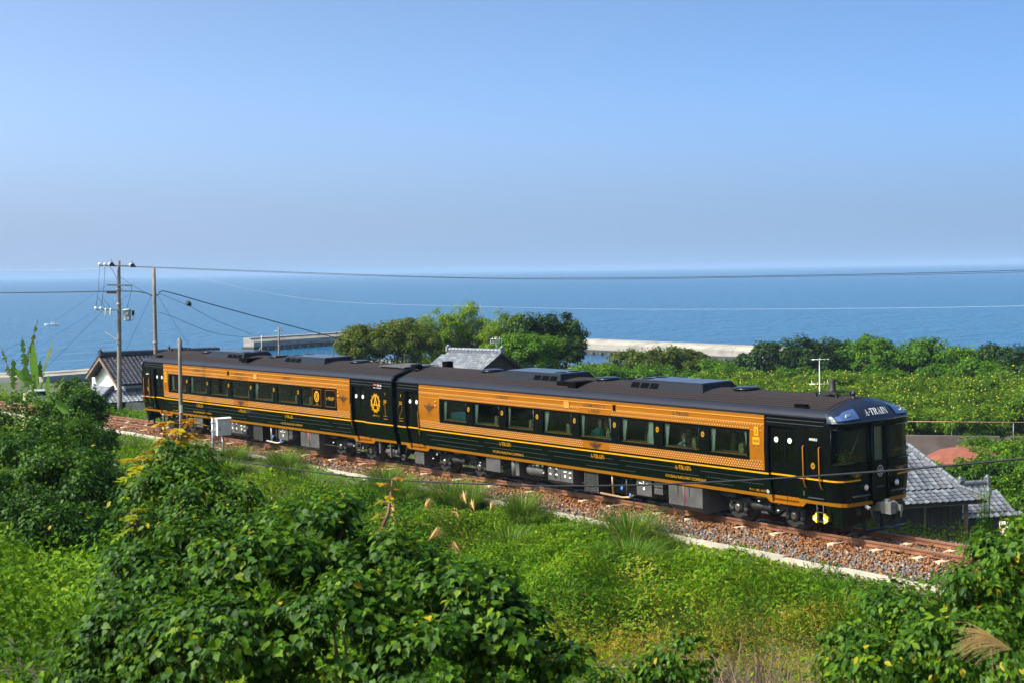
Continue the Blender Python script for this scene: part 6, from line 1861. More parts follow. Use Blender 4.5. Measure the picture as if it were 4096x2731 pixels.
# the big bush at the bottom centre
def sq(L, k=.88): return [(x, y, z, r, r, r*k) for x, y, z, r in L]
near_bush('broadleaf_shrub', 'large broad-leaved bush filling the bottom centre of the view',
          sq([(38.82, -27.69, 5.30, .35), (38.97, -28.22, 5.16, .40), (39.36, -27.57, 5.14, .38), (39.71, -28.15, 4.95, .43), (39.94, -27.43, 5.05, .34), (40.28, -27.32, 4.88, .29), (39.4, -28.7, 4.93, .36), (40.14, -27.84, 4.82, .36), (40.46, -27.09, 4.72, .19), (38.46, -27.7, 5.36, .25), (39.3, -28.0, 4.8, .5)]),
          19000, .048, L_near, 'lobed', (39.5, -27.9, 3.7), 295, (.0, .9), .005, .13, 260, .62, .7)
near_bush('broadleaf_shrub', 'heart-leaved bush left of the large bush, running down towards the bottom left corner',
          sq([(38.34, -28.58, 4.97, .30), (38.6, -28.98, 4.83, .31), (39.02, -28.8, 4.80, .37), (38.75, -29.15, 4.74, .2), (37.92, -28.5, 5.09, .2), (38.3, -28.3, 4.9, .3)]),
          11000, .043, L_near, 'heart', (38.5, -28.7, 3.7), 260, (.0, .85), .008, .13, 170, .62, .6)
near_bush('leafy_sapling', 'darker bush behind the large one, carrying the orange-tipped sapling',
          sq([(35.68, -27.2, 5.23, .39), (36.25, -27.17, 5.12, .38), (36.04, -27.6, 4.96, .34), (36.8, -27.63, 4.97, .37), (36.79, -27.22, 4.97, .31), (36.43, -27.95, 4.79, .27), (35.25, -26.95, 5.42, .26), (36.5, -27.5, 4.7, .45)]),
          15000, .052, L_near, 'oval', (36.2, -27.3, 3.3), 240, (.0, .8), .012, .15, 190, .6, .65)
sapling('orange_sapling', 'young sapling with orange and yellow leaf tips in front of the rear railcar', (34.79, -26.73, 5.1), (34.80, -26.72, 5.80), 22, .30, L_young, (.25, 1.0))
sapling('orange_sapling', 'yellow-green side shoot left of the orange-tipped sapling', (35.16, -27.13, 5.1), (35.11, -27.24, 5.58), 15, .28, L_young, (.2, .8))
sapling('orange_sapling', 'yellowing shoot low between the two bushes at the left', (36.2, -27.75, 5.0), (36.15, -27.8, 5.28), 7, .22, L_young, (.2, .6))
sapling('orange_sapling', 'orange-leaved shoot in front of the kerb under the gangway', (38.80, -27.3, 5.3), (38.72, -27.1, 5.71), 9, .13, L_young, (.25, 1.0))
sapling('orange_sapling', 'green shoot at the top left of the large bush', (38.7, -27.5, 5.35), (38.63, -27.41, 5.62), 8, .16, L_mid, (.2, .9))
sapling('orange_sapling', 'reddish shoot on the right shoulder of the large bush', (40.08, -27.3, 5.0), (40.07, -27.26, 5.22), 7, .12, L_young, (.3, .9))
# the bushes at the bottom right
near_bush('broadleaf_shrub', 'drooping-leaved bush at the bottom right behind the plumed grass',
          sq([(40.75, -24.75, 4.50, .30), (40.89, -24.58, 4.66, .34), (41.15, -25.25, 4.50, .26), (41.25, -24.93, 4.54, .35), (41.55, -24.71, 4.66, .35), (41.02, -24.1, 4.78, .31), (41.1, -24.8, 4.3, .5)]),
          9000, .055, L_near, 'oval', (41.0, -24.8, 3.4), 290, (.15, .93), .010, .13, 170, .5, .9)
near_bush('broadleaf_shrub', 'bush at the right edge with large pointed leaves in front of the rails',
          sq([(41.0, -23.51, 4.90, .32), (40.87, -23.23, 5.02, .25), (41.09, -23.81, 4.75, .28), (41.23, -23.71, 4.70, .33), (41.3, -23.4, 4.8, .4)], 1.0),
          4600, .07, L_near, 'oval', (41.1, -23.6, 3.5), 240, (.2, .93), .010, .14, 110, .45, .9)
near_bush('broadleaf_shrub', 'low small-leaved bush along the bottom edge right of centre',
          sq([(40.08, -26.02, 4.46, .15), (40.21, -25.87, 4.58, .16), (40.18, -25.95, 4.40, .18), (40.27, -26.54, 4.55, .11)], .9),
          2000, .05, L_near, 'oval', (40.3, -25.9, 3.6), 150, (.15, .93), .03, .11, 70, .5, .6)
# big plume bottom right
pg = empty('pampas_grass', (42.85, -26.05, 4.72), 0, 'large golden grass plume close to the camera at the bottom right', 'pampas grass')
mb = MB(); mb.tube([(0, 0, 0), (-.12, .10, .22), (-.22, .16, .38)], [.006, .005, .004], 5); mb.build('stem', L_grass, pg)
def big_plume():
    n = 130; u = np.sort(NR.uniform(0, 1, n)); rt = np.array([_r[0], _r[1], 0]); up = np.array([0, 0, 1.0])
    c = -rt[None]*(.10*u)[:, None]+up[None]*(.07*u)[:, None]
    d = norm(-rt[None]*1.0+up[None]*(NR.uniform(-.15, .75, n))[:, None]+NR.normal(size=(n, 3))*.10)
    ln = NR.uniform(.13, .24, n)[:, None]
    pts = [c, c+d*ln*.35, c+d*ln*.7+up*-.012, c+d*ln+up*-.05]
    wv = norm(np.cross(d, np.array([_f[0], _f[1], _f[2]])))*.00085
    V = np.stack([q for p_ in pts for q in (p_-wv, p_+wv)], 1)
    Tt = (np.array([(0, 1, 3), (0, 3, 2), (2, 3, 5), (2, 5, 4), (4, 5, 7), (4, 7, 6)])[None]+(np.arange(n)*8)[:, None, None]).reshape(-1, 3)
    return np_mesh('plume', V.reshape(-1, 3), Tt, L_plume, np.repeat(NR.uniform(.3, 1, n), 8))
p = link_mesh('plume', big_plume(), pg, (-.22, .16, .37))
V, Tt, tn = blades(7, .55, .2, .9, .008); link_mesh('leaf', np_mesh('leaf', V, Tt, L_grass, tn), pg, (0, 0, -.1))

# ------------------------------------------------------------------ bush mass and slope at the left
def mid_bush(name, label, lobes, n, size, m, tone, base, clump=.34, nclump=160, yellow=.004, kind='tiny'):
    root = empty(name, base, 0, label, 'shrub')
    loc = [(a-base[0], b-base[1], c-base[2], d, e, f) for a, b, c, d, e, f in lobes]
    link_mesh('foliage', foliage(loc, n, size, m, kind, clump, nclump, tone, .5, .6, yellow, 'foliage'), root)
    trunk(root, (0, 0, -.2), (0, 0, 1.2), .09, .04, [(R.uniform(.4, .9), l[:3], .04) for l in loc[:5]], name='stems')
    return root
mid_bush('vine_thicket', 'vine-covered dark thicket at the left edge below the banana plant',
         sq([(11.74, -19.7, 3.35, 1.0), (13.87, -19.71, 3.15, .92), (15.51, -21.02, 2.74, 1.19), (16.76, -20.56, 2.60, 1.05), (18.4, -21.88, 2.01, .94), (18.73, -21.03, 2.05, .69), (17.29, -22.0, 2.28, 1.02), (16, -20.5, 1.6, 1.6)], .9), 40000, .10, L_near, (0, .72), (15.6, -20.8, gz(15.6, -20.8)), nclump=260)
mid_bush('vine_thicket', 'leafy thicket in front of the rails at the left, lighter on top',
         sq([(8.4, -17.23, 2.95, .55), (10.43, -17.54, 2.85, .65), (12.36, -18.11, 2.45, .60), (12.21, -18.48, 2.2, .7), (14.3, -18.66, 2.05, .55), (15.18, -19.16, 1.65, .55), (11, -17.8, 1.7, 1.1), (14, -18.8, 1.2, .9)], .95), 26000, .09, L_near, (.05, .9), (12, -18, gz(12, -18)), clump=.28, nclump=240)
mid_bush('round_shrub', 'small round clipped-looking shrub in front of the left house',
         sq([(-8.17, -10.19, 2.75, .62), (-6.19, -10.64, 2.45, .66), (-6.48, -11.35, 2.45, .6), (-4.47, -11.72, 2.1, .8), (-6.5, -10.8, 1.3, 1.3)], .95), 16000, .13, L_near, (.0, .75), (-6.6, -10.8, gz(-6.6, -10.8)), nclump=140)
# banana plant
def banana():
    base = (10.1, -18.9, gz(10.1, -18.9))
    root = empty('banana_plant', base, 0, 'banana plant with broad torn leaves standing against the sea at the left edge', 'banana plant')
    mb = MB(); mb.tube([(0, 0, 0), (.05, 0, 1.8), (.1, .05, 4.3-gz(10.1, -18.9))], [.14, .12, .06], 9); mb.build('stem', mat('banana_stem', (.20, .20, .06), .6), root)
    cam_r = Vector((_r[0], _r[1], 0)); fw_ = Vector((_f[0], _f[1], 0)); head = Vector((.08, .04, 4.45-base[2]))
    # each leaf: foot, bend and tip as (sideways, up) metres from the stem head, half width, tone, torn
    specs = [((.28, .0), (.22, .55), (.24, 1.04), .125, .55, 0), ((.05, .0), (-.02, .6), (-.08, 1.18), .095, .45, 1), ((.0, .40), (.16, .95), (.36, 1.62), .05, 1.0, 2), ((.40, -.05), (.50, .62), (.74, 1.10), .085, .98, 2),
             ((-.26, -.05), (-.24, .35), (-.20, .68), .10, .5, 1), ((.12, .05), (-.10, .40), (-.26, .42), .15, .40, 0), ((.54, -.22), (.56, .05), (.60, .28), .09, .6, 1), ((.70, -.28), (.80, -.02), (.92, .25), .05, .9, 2), ((.98, -.66), (.86, -.48), (.72, -.32), .11, .6, 0), ((-.30, .15), (-.42, .6), (-.52, .95), .07, .97, 2), ((.20, -.05), (.34, .35), (.38, .62), .11, .35, 1)]
    for f0, f1, f2, wd, tone, torn in specs:
        dpt = R.uniform(-.25, .25); P3 = [head+cam_r*a+Vector((0, 0, b))+fw_*dpt*t for (a, b), t in ((f0, 0), (f1, .6), (f2, 1))]
        n = 22; V, Tt, tn = [], [], []
        side = (cam_r*.8+fw_*R.uniform(-.6, .6)).normalized()
        for i in range(n+1):
            u = i/n; c = P3[0]*(1-u)**2+P3[1]*2*u*(1-u)+P3[2]*u*u
            w_ = wd*max(.02, math.sin(math.pi*(.06+.92*u))**.55)
            if torn: w_ *= R.uniform(.45, 1.15) if torn == 1 else R.uniform(.1, 1.4)
            dr = (.25 if not torn else .5 if torn == 1 else 1.1)*w_
            k = len(V); V += [tuple(c-side*w_-Vector((0, 0, dr*R.uniform(.8, 1.2)))), tuple(c), tuple(c+side*w_-Vector((0, 0, dr*R.uniform(.8, 1.2))))]
            tn += [min(1, max(0, tone*.9+R.uniform(-.08, .08)))]*3
            if i:
                p = k-3
                if not (torn and R.random() < (.25 if torn == 1 else .5)): Tt += [(p, k, k+1), (p, k+1, p+1)]
                elif torn: Tt += [(p+1, k, k+1)]
                if not (torn and R.random() < (.25 if torn == 1 else .5)): Tt += [(p+1, k+1, k+2), (p+1, k+2, p+2)]
                elif torn: Tt += [(p+1, k+1, k+2)]
        link_mesh('leaf', np_mesh('leaf', np.array(V), np.array(Tt), L_ban, np.array(tn)), root)
banana()
# ------------------------------------------------------------------ houses, poles, cables, small structures
RIGHT = lambda x, y: Vector((-(CAM_POS[1]-y), (CAM_POS[0]-x)*-1*-1, 0))
def right_of(x, y):
    d = Vector((x-CAM_POS[0], y-CAM_POS[1])).normalized()
    return Vector((d.y, -d.x, 0)), Vector((d.x, d.y, 0))
TILE_COLS = {'silver': ((.13, .14, .165), (.09, .098, .118), (.175, .185, .21), (.12, .12, .135)), 'navy': ((.035, .035, .050), (.045, .042, .055), (.028, .028, .04), (.055, .048, .055)), 'pale': ((.20, .215, .25), (.15, .165, .195), (.26, .275, .30), (.18, .185, .20))}
_TM = {}
def tile_meshes(kind):
    if kind in _TM: return _TM[kind]
    out = []
    for i, c in enumerate(TILE_COLS[kind]):
        m = mat('roof_tile_%s' % kind, c, .38 if kind != 'navy' else .42, .0, var=.18, vscale=4, spec=.6)
        w_, e = .275, .27
        xs = [0, .05, .12, .20, .275]; zs = [.050, .022, .0, .012, .045]
        V = [(x, 0, z+.022) for x, z in zip(xs, zs)]+[(x, e, z-.004) for x, z in zip(xs, zs)]+[(x, 0, z-.012) for x, z in zip(xs, zs)]
        F = [(k, k+1, 5+k+1, 5+k) for k in range(4)]+[(10+k, 10+k+1, k+1, k) for k in range(4)]
        me = bpy.data.meshes.new('tile'); me.from_pydata(V, [], F); me.materials.append(m); me.update()
        out.append(me)
    _TM[kind] = out
    return out
def inside(poly, p, q):
    r = False; n = len(poly); j = n-1
    for i in range(n):
        if (poly[i][1] > q) != (poly[j][1] > q) and p < (poly[j][0]-poly[i][0])*(q-poly[i][1])/(poly[j][1]-poly[i][1])+poly[i][0]: r = not r
        j = i
    return r
def roof_plane(root, org, a, u, poly, kind, slots, name='roof'):
    """tiled plane: org = point at p=q=0, a along the eave, u up the slope; poly in (p, q); slots = [tiles still allowed as objects]"""
    org, a, u = Vector(org), Vector(a).normalized(), Vector(u).normalized(); n = a.cross(u)
    if n.z < 0: n = -n
    base = Vector(root.location)
    mb = MB(base)
    top = [org+a*p+u*q-n*.03 for p, q in poly]; bot = [t-n*.09 for t in top]
    mb.loft([[tuple(t) for t in bot], [tuple(t) for t in top]])
    rp = mb.build(name, mat('roof_deck', (.03, .028, .028), .8) if 'roof_deck' not in bpy.data.materials else bpy.data.materials['roof_deck'], root)
    ms = tile_meshes(kind)
    ax = a if a.cross(u).z > 0 else -a
    p0, p1 = min(p for p, q in poly), max(p for p, q in poly); q0, q1 = min(q for p, q in poly), max(q for p, q in poly)
    todo = []
    q = q0; 
    while q < q1-.05:
        p = p0
        while p < p1:
            if inside(poly, p+.137, q+.10):
                c = org+a*(p if ax == a else p+.275)+u*q
                todo.append(((c-Vector(CAM_POS)).length, c, R.randrange(4)))
            p += .272
        q += .235
    todo.sort(key=lambda t: t[0])
    rest = MB(base); rmats = [m.materials[0] for m in ms]
    for d, c, k in todo:
        M = Matrix((( ax.x, u.x, n.x, c.x-base.x), (ax.y, u.y, n.y, c.y-base.y), (ax.z, u.z, n.z, c.z-base.z), (0, 0, 0, 1))) @ Matrix.Rotation(R.uniform(-.02, .02), 4, 'Z') @ Matrix.Translation((0, 0, R.uniform(-.004, .006)))
        if slots[0] > 0:
            slots[0] -= 1
            o = link_mesh('tile', ms[k], rp); o.matrix_local = M
        else:
            b = len(rest.v)
            rest.v += [tuple((M @ v.co)+base) for v in ms[k].vertices]
            for pl in ms[k].polygons: rest.face([b+i for i in pl.vertices], k)
    if rest.v: rest.build('tiles', rmats, rp, kind='stuff')
    return rp
def ridge(root, a, b, kind, r=.11, ornament=(True, True), name='ridge'):
    base = Vector(root.location); mb = MB(base); a, b = Vector(a), Vector(b); d = (b-a); L = d.length; d /= L
    side = d.cross(Vector((0, 0, 1))).normalized(); up = side.cross(d)
    mb.obox((a+b)/2+up*.04, d*(L/2), side*r*.75, up*.07)
    n = max(2, int(L/.30))
    for i in range(n):
        s = a+d*(L*i/n); e = a+d*(L*(i+.93)/n)
        rings = [[p+side*r*rr*math.cos(t)+up*(.10+r*rr*math.sin(t)) for t in [math.pi*k/6 for k in range(7)]] for p, rr in ((s, 1.12), (s.lerp(e, .25), 1.0), (e, .96))]
        mb.loft(rings, 0, True, True)
    for f, p in zip(ornament, (a, b)):
        if f:
            q = p+up*.14; mb.obox(q, d*.06, side*r*1.5, up*.17); mb.lathe((q.x, q.y, q.z+.1), [(.09, 0), (.11, .08), (.05, .17), (0, .19)], 8)
    return mb.build(name, tile_meshes(kind)[0].materials[0], root)
def up_vec(inn, deg): return (inn[0]*math.cos(math.radians(deg)), inn[1]*math.cos(math.radians(deg)), math.sin(math.radians(deg)))
M_plaster = mat('white_plaster', (.80, .78, .74), .85, var=.04, vscale=2)
M_wood = mat('dark_boards', (.055, .040, .032), .85, var=.35, vscale=3, stretch=(6, 6, .6))
M_eave = mat('eave_timber', (.20, .13, .09), .8, var=.3, vscale=3)
# right-hand house
def house_right():
    a, inn = Vector((.361, .933, 0)), Vector((-.933, .361, 0))
    C1 = Vector((10.67, 17.13, -1.45)); root = empty('tiled_house', (9.5, 17.0, gz(9.5, 17)), 0, 'house with silver-grey tiled hip roof close behind the rails at the right', 'house')
    slots = [300]; u = Vector(up_vec(inn, 30)); ap = C1-a*.84+u*2.66
    K = Vector((12.1, 16.93, -1.73)); u2 = Vector(up_vec(inn, 20))
    roof_plane(root, K, -a, u2, [(0, 0), (7, 0), (7, .95), (.75, .95)], 'silver', slots)
    R1 = Vector((8.37, 20.4, -1.93)); ud = u
    roof_plane(root, R1-ud*2.05, a, ud, [(-1.3, 0), (1.6, 0), (1.22, 2.05), (-1.3, 2.05)], 'silver', slots)
    roof_plane(root, C1, -a, u, [(0, 0), (7, 0), (6, 2.66), (.84, 2.66)], 'silver', slots)
    F2 = Vector((-a.x*.5, -a.y*.5, .55)).normalized()
    w2 = (ap-C1); 
    mb = MB(root.location); mb.poly([C1, C1+inn*4.6, ap+inn*.1]); mb.build('hip_face', tile_meshes('silver')[1].materials[0], root)
    mb = MB(root.location); uu = u2*.95; mb.poly([K, K+a*.02+inn*3, K-a*.75+uu+inn*2.4, K-a*.75+uu]); mb.build('hip_face', tile_meshes('silver')[1].materials[0], root)
    ridge(root, C1+Vector((0, 0, .05)), ap+Vector((0, 0, .05)), 'silver', .09, (True, False)); ridge(root, ap, ap-a*5, 'silver', .11, (False, True))
    ridge(root, K+Vector((0, 0, .04)), K-a*.75+u2*.95+Vector((0, 0, .04)), 'silver', .08, (True, False), 'hip_ridge')
    ridge(root, R1-a*1.3, R1+a*1.22, 'silver', .11, (False, True))
    # body: boards set apart, posts, eave beam
    zb = -5.2
    w0 = K+inn*.75-a*.45; z1 = K.z-.03
    for k in range(16):
        p = w0-a*(.30*k+.31); mb = MB(root.location); mb.obox(Vector((p.x, p.y, (zb+z1)/2)), a*.143, inn*(.02+.004*(k % 2)), (0, 0, (z1-zb)/2)); mb.build('plank', M_wood, root)
    mb = MB(root.location); mb.obox(Vector((w0.x, w0.y, (zb+z1)/2)), a*.06, inn*.06, (0, 0, (z1-zb)/2)); p = w0-a*1.8-inn*.05; mb.obox(Vector((p.x, p.y, (zb+z1)/2)), a*.05, inn*.04, (0, 0, (z1-zb)/2)); mb.build('post', M_eave, root)
    mb = MB(root.location); e0 = K-a*.05; e1 = K-a*7; m_ = (e0+e1)/2-Vector((0, 0, .10)); mb.obox(m_+inn*.08, (e1-e0)/2, inn*.03, (0, 0, .04)); mb.build('eave_beam', M_eave, root)
    mb = MB(root.location); c = C1-a*3.3+inn*2.6; mb.obox(Vector((c.x, c.y, -3.4)), a*3.1, inn*2.0, (0, 0, 1.85)); mb.build('wall', M_wood, root)
    c = R1-ud*1.0+inn*.9; mb = MB(root.location); mb.obox(Vector((c.x, c.y, -4.0)), a*1.1, inn*1.6, (0, 0, 1.25)); mb.build('wing_wall', M_wood, root)
house_right()
def house_left():
    a, inn = Vector((.03, 1, 0)), Vector((-1, .03, 0)); A = Vector((-44.57, 6.45, 2.19))
    root = empty('tiled_house', (-45, 9, gz(-45, 9)), 0, 'white-gabled house with dark blue tiled roof behind the tail of the train', 'house')
    slots = [300]; u = Vector(up_vec(inn, 30)); ub = Vector(up_vec(-inn, 30))
    roof_plane(root, A-u*3.2, a, u, [(-.08, 0), (8, 0), (8, 3.2), (0, 3.2)], 'navy', slots)
    roof_plane(root, Vector((-41.0, 4.8, -.42)), a, Vector((-1.6, 0, .70)), [(0, 0), (9, 0), (9, 1.7), (1.55, 1.7)], 'pale', slots)
    roof_plane(root, Vector((-41.0, 4.8, -.42)), Vector((-1, 0, 0)), Vector((0, 1.6, .70)), [(0, 0), (4.6, 0), (4.6, 1.75), (1.5, 1.75)], 'pale', slots)
    roof_plane(root, A-ub*2.6, a, ub, [(-.08, 0), (8, 0), (8, 2.6), (0, 2.6)], 'navy', [0])
    ridge(root, A+Vector((0, 0, .05)), A+a*8, 'navy', .14, (True, False))
    ridge(root, Vector((-40.95, 4.75, -.36)), Vector((-42.6, 6.4, .34)), 'navy', .11, (True, False), 'hip_ridge')
    # gable plaster, barge boards
    g = A+a*.55
    mb = MB(root.location)
    tri = [g-Vector((0, 0, .12)), g-u*2.75-Vector((0, 0, .12)), g-u*2.75-Vector((0, 0, .9)), g-ub*2.2-Vector((0, 0, 1.1)), g-ub*2.2-Vector((0, 0, .12))]
    mb.loft([[t for t in tri], [t+a*.1 for t in tri]]); mb.build('gable_wall', M_plaster, root)
    mb = MB(root.location)
    for uu, L in ((u, 3.2), (ub, 2.6)):
        p0 = A-a*.06-Vector((0, 0, .14)); p1 = p0-uu*L; mb.obox((p0+p1)/2, (p1-p0)/2, a*.025, Vector((0, 0, .09)))
    mb.build('barge_board', M_eave, root)
    mb = MB(root.location); mb.box(-47.2, -42.5, 7.0, 14.4, -3.5, .9); mb.build('wall', M_plaster, root)
    mb = MB(root.location); mb.box(-45.6, -41.9, 5.6, 7.4, -3.5, -.42); mb.box(-43, -41.7, 6.0, 14, -3.5, -.42); mb.build('lower_wall', M_wood, root)
house_left()
def house_mid():
    a, inn = Vector((.982, .19, 0)), Vector((-.19, .982, 0)); Rr = Vector((-32.0, 27.98, 1.83))
    root = empty('tiled_house', (-34, 27.5, gz(-34, 27.5)), 0, 'house with pale silver tiled roof and television aerial behind the gangway', 'house')
    slots = [300]; u = Vector(up_vec(inn, 28)); ub = Vector(up_vec(-inn, 28))
    roof_plane(root, Rr-u*3.0, -a, u, [(0, 0), (5.2, 0), (4.7, 3.0), (0, 3.0)], 'pale', slots)
    roof_plane(root, Rr-ub*3.4, -a, ub, [(0, 0), (4.9, 0), (4.7, 3.4), (0, 3.4)], 'pale', [0])
    ridge(root, Rr+Vector((0, 0, .04)), Rr-a*4.7+Vector((0, 0, .04)), 'pale', .13, (True, True))
    mb = MB(root.location); g = Rr-a*.4
    tri = [g-Vector((0, 0, .1)), g-u*2.8-Vector((0, 0, .1)), Vector(((g-u*2.8).x, (g-u*2.8).y, -4.5)), Vector(((g-ub*3.1).x, (g-ub*3.1).y, -4.5)), g-ub*3.1-Vector((0, 0, .1))]
    mb.loft([tri, [t-a*3.8 for t in tri]]); mb.build('wall', M_wood, root)
house_mid()
def yagi(loc, h, label, dirs):
    root = empty('television_aerial', loc, 0, label, 'aerial'); mm = mat('aerial_metal', (.62, .60, .58), .35, .5) if 'aerial_metal' not in bpy.data.materials else bpy.data.materials['aerial_metal']
    mb = MB(); mb.tube([(0, 0, 0), (0, 0, h)], .022, 6); mb.build('mast', mm, root)
    for z, L, n, el in dirs:
        rt, fw = right_of(loc[0], loc[1]); mb = MB(); ax = (rt*.9+fw*.4).normalized(); sd_ = Vector((-ax.y, ax.x, 0))
        mb.tube([Vector((0, 0, z))-ax*L*.5, Vector((0, 0, z))+ax*L*.5], .018, 5)
        for k in range(n):
            c = Vector((0, 0, z))+ax*L*(k/(n-1)-.5); v = sd_*el if el > 0 else Vector((0, 0, -el))
            mb.tube([c-v, c+v], .010, 4)
        mb.build('boom', mm, root)
yagi((-1.93, 23.68, -4.6), 7.35, 'television aerial on a tall mast in front of the citrus orchard', [(7.3, .75, 5, .25), (6.15, 1.0, 7, .22), (6.16, .8, 2, -.18)])
yagi((-35.39, 30.1, 1.2), 1.5, 'small crossed television aerial above the pale tiled roof', [(1.35, .7, 4, .25), (1.1, .8, 5, -.2), (1.2, .5, 4, -.28)])
# small flat-roofed building at the right edge
fl_root = empty('flat_roofed_shed', (18.76, 8.17, gz(19.5, 8.5)), 0, 'cream fascia corner of a flat white roof at the right edge beside the tiled wing', 'shed')
e1, e2 = Vector((.711, -.703, 0)), Vector((.703, .711, 0)); L0 = Vector((18.76, 8.17, 0))
def shed_box(nm, p0, p1, q0, q1, z0, z1, m):
    mb = MB(fl_root.location); c = L0+e1*(p0+p1)/2+e2*(q0+q1)/2; mb.obox((c.x, c.y, (z0+z1)/2), e1*(p1-p0)/2, e2*(q1-q0)/2, (0, 0, (z1-z0)/2)); return mb.build(nm, m, fl_root)
shed_box('roof', .03, 4.97, .03, 3.97, -1.0, -.815, mat('white_roof_sheet', (.72, .74, .78), .6)); M_cream = mat('cream_fascia', (.62, .50, .36), .7, var=.06)
shed_box('fascia', 0, 5, -.03, .03, -1.08, -.79, M_cream); shed_box('fascia', -.03, .03, .03, 4, -1.08, -.79, M_cream)
shed_box('wall', .35, 4.7, .35, 3.7, -4.6, -1.0, mat('grey_wall', (.34, .32, .30), .85))
mb = MB(fl_root.location); q = L0+e1*.9+e2*.6; mb.tube([(q.x, q.y, -.83), (q.x, q.y, -.28), (q.x+.06, q.y+.02, -.22), (q.x+.12, q.y+.05, -.30)], .014, 5); mb.lathe((q.x, q.y, -.28), [(.03, 0), (.04, .03), (0, .06)], 8); mb.build('vent_pipe', M_plaster, fl_root)
# ---- poles
M_pole = mat('concrete_pole', (.21, .18, .15), .85, var=.16, vscale=3, bump=.2, bscale=25)
M_galv = mat('galvanised_steel', (.36, .38, .40), .45, .5, var=.1)
M_porc = mat('white_porcelain', (.85, .85, .84), .25)
M_trafo = mat('transformer_grey', (.42, .47, .52), .45, var=.05)
def pole(name, base, top, r0, r1, label, cat='utility pole', bands=()):
    root = empty(name, base, 0, label, cat); b = Vector((0, 0, -.4)); t = Vector(top)-Vector(base)
    mb = MB(); mb.tube([b.lerp(t, k/6) for k in range(7)], [r0+(r1-r0)*k/6 for k in range(7)], 12); mb.build('shaft', M_pole, root)
    for z in bands:
        c = b.lerp(t, (z+.4)/(t.z+.4)); mb = MB(); mb.lathe(tuple(c), [(r0*1.0, -.05), (r0*1.04, -.04), (r0*1.04, .04), (r0, .05)], 12); mb.build('band', M_galv, root)
    return root, t
b1 = (-33.2, 2.62, gz(-33.2, 2.62)); pr1, t1 = pole('utility_pole', b1, (-33.09, 2.75, 7.91), .145, .095, 'tall grey utility pole with cross arms and a transformer at the left', bands=(4.2, 6.3, 7.1))
rt, fw = right_of(b1[0], b1[1])
def rel(sx, z, out=0): return rt*sx-fw*out+Vector((t1.x*(z/t1.z), t1.y*(z/t1.z), z))
H1 = t1.z
for z, l, r_, th in ((H1-.25, -1.05, .75, .04), (H1-1.30, -.60, .70, .045), (H1-2.62, -1.28, .05, .04)):
    mb = MB(); mb.obox((rel(l, z, .14)+rel(r_, z-.06, .14))/2, (rel(r_, z-.06, .14)-rel(l, z, .14))/2, fw*th, (0, 0, th)); mb.build('cross_arm', M_galv, pr1)
for sx, z, v in ((-1.0, H1-.18, 0), (-.72, H1-.19, 0), (-.48, H1-.2, 0), (.62, H1-.24, 0), (-1.22, H1-2.55, 0), (-.95, H1-2.56, 0), (-.70, H1-2.75, 1), (-.44, H1-2.76, 1)):
    mb = MB(); c = rel(sx, z, .14); mb.lathe((c.x, c.y, c.z), [(.035, -.10), (.07, -.06), (.04, -.03), (.08, .0), (.075, .05), (.03, .08), (0, .09)] if not v else [(.045, -.2), (.055, -.18), (.055, .14), (.04, .17), (.025, .2)], 10); mb.build('insulator', M_porc, pr1)
for sx, z in ((-.32, H1-.25), (.78, H1-.33)):
    mb = MB(); c = rel(sx, z, .14); mb.loft([[c+rt*.17+Vector((0, 0, -.04)), c-rt*.17+Vector((0, 0, -.04)), c-rt*.12+Vector((0, 0, .10)), c-rt*.02+Vector((0, 0, .20)), c+rt*.05+Vector((0, 0, .12))], [c+rt*.17-fw*.1+Vector((0, 0, -.04)), c-rt*.17-fw*.1+Vector((0, 0, -.04)), c-rt*.12-fw*.1+Vector((0, 0, .10)), c-rt*.02-fw*.1+Vector((0, 0, .20)), c+rt*.05-fw*.1+Vector((0, 0, .12))]]); mb.tube([c+Vector((0, 0, .15)), c-rt*.08+Vector((0, 0, .36))], .012, 4); mb.build('cover', M_under2, pr1)
mb = MB(); c = rel(.42, H1-2.95, .05); mb.lathe((c.x, c.y, c.z), [(0, -.33), (.20, -.32), (.215, -.28), (.215, .24), (.24, .25), (.24, .29), (.12, .33), (0, .34)], 16); tr_ = mb.build('transformer', M_trafo, pr1)
mb = MB(); mb.obox(c+rt*.33+Vector((0, 0, .1)), rt*.07, fw*.07, (0, 0, .14)); mb.tube([c+rt*.34, c+rt*.40-Vector((0, 0, .2)), c+rt*.25-Vector((0, 0, .3))], .012, 5); mb.build('fuse_box', M_under2, tr_)
mb = MB(); mb.obox(c-fw*.22+Vector((0, 0, .08)), rt*.05, fw*.004, (0, 0, .05)); mb.obox(c-fw*.22-Vector((0, 0, .18))+rt*.05, rt*.05, fw*.004, (0, 0, .05)); mb.build('plate', M_porc, tr_)
mb = MB(); c0 = rel(-.05, 4.35, .14); mb.obox(c0-rt*.36+Vector((0, 0, .24)), rt*.32+Vector((0, 0, -.22)), fw*.05, (.0, 0, .035)); mb.build('street_lamp', M_porc, pr1)
for x0, z0, x1, z1 in ((-1.0, H1-.3, -1.2, H1-2.5), (-.72, H1-.3, -.93, H1-2.5), (-.48, H1-.3, -.1, H1-1.0), (-.7, H1-2.6, -1.15, H1-1.9), (-.44, H1-2.6, -.85, H1-2.0), (.7, H1-1.3, .38, H1-2.7)):
    mb = MB(); mb.tube([rel(x0, z0, .14), (rel(x0, z0, .14)+rel(x1, z1, .14))/2+rt*.05, rel(x1, z1, .14)], .011, 5); mb.build('drop_wire', M_rub, pr1)
mb = MB()
for k in range(9):
    z = 2.2+.55*k; q = 1 if k % 2 else -1; mb.tube([rel(q*.08, z), rel(q*.24, z)], .010, 4)
mb.build('step_bolt', M_galv, pr1)
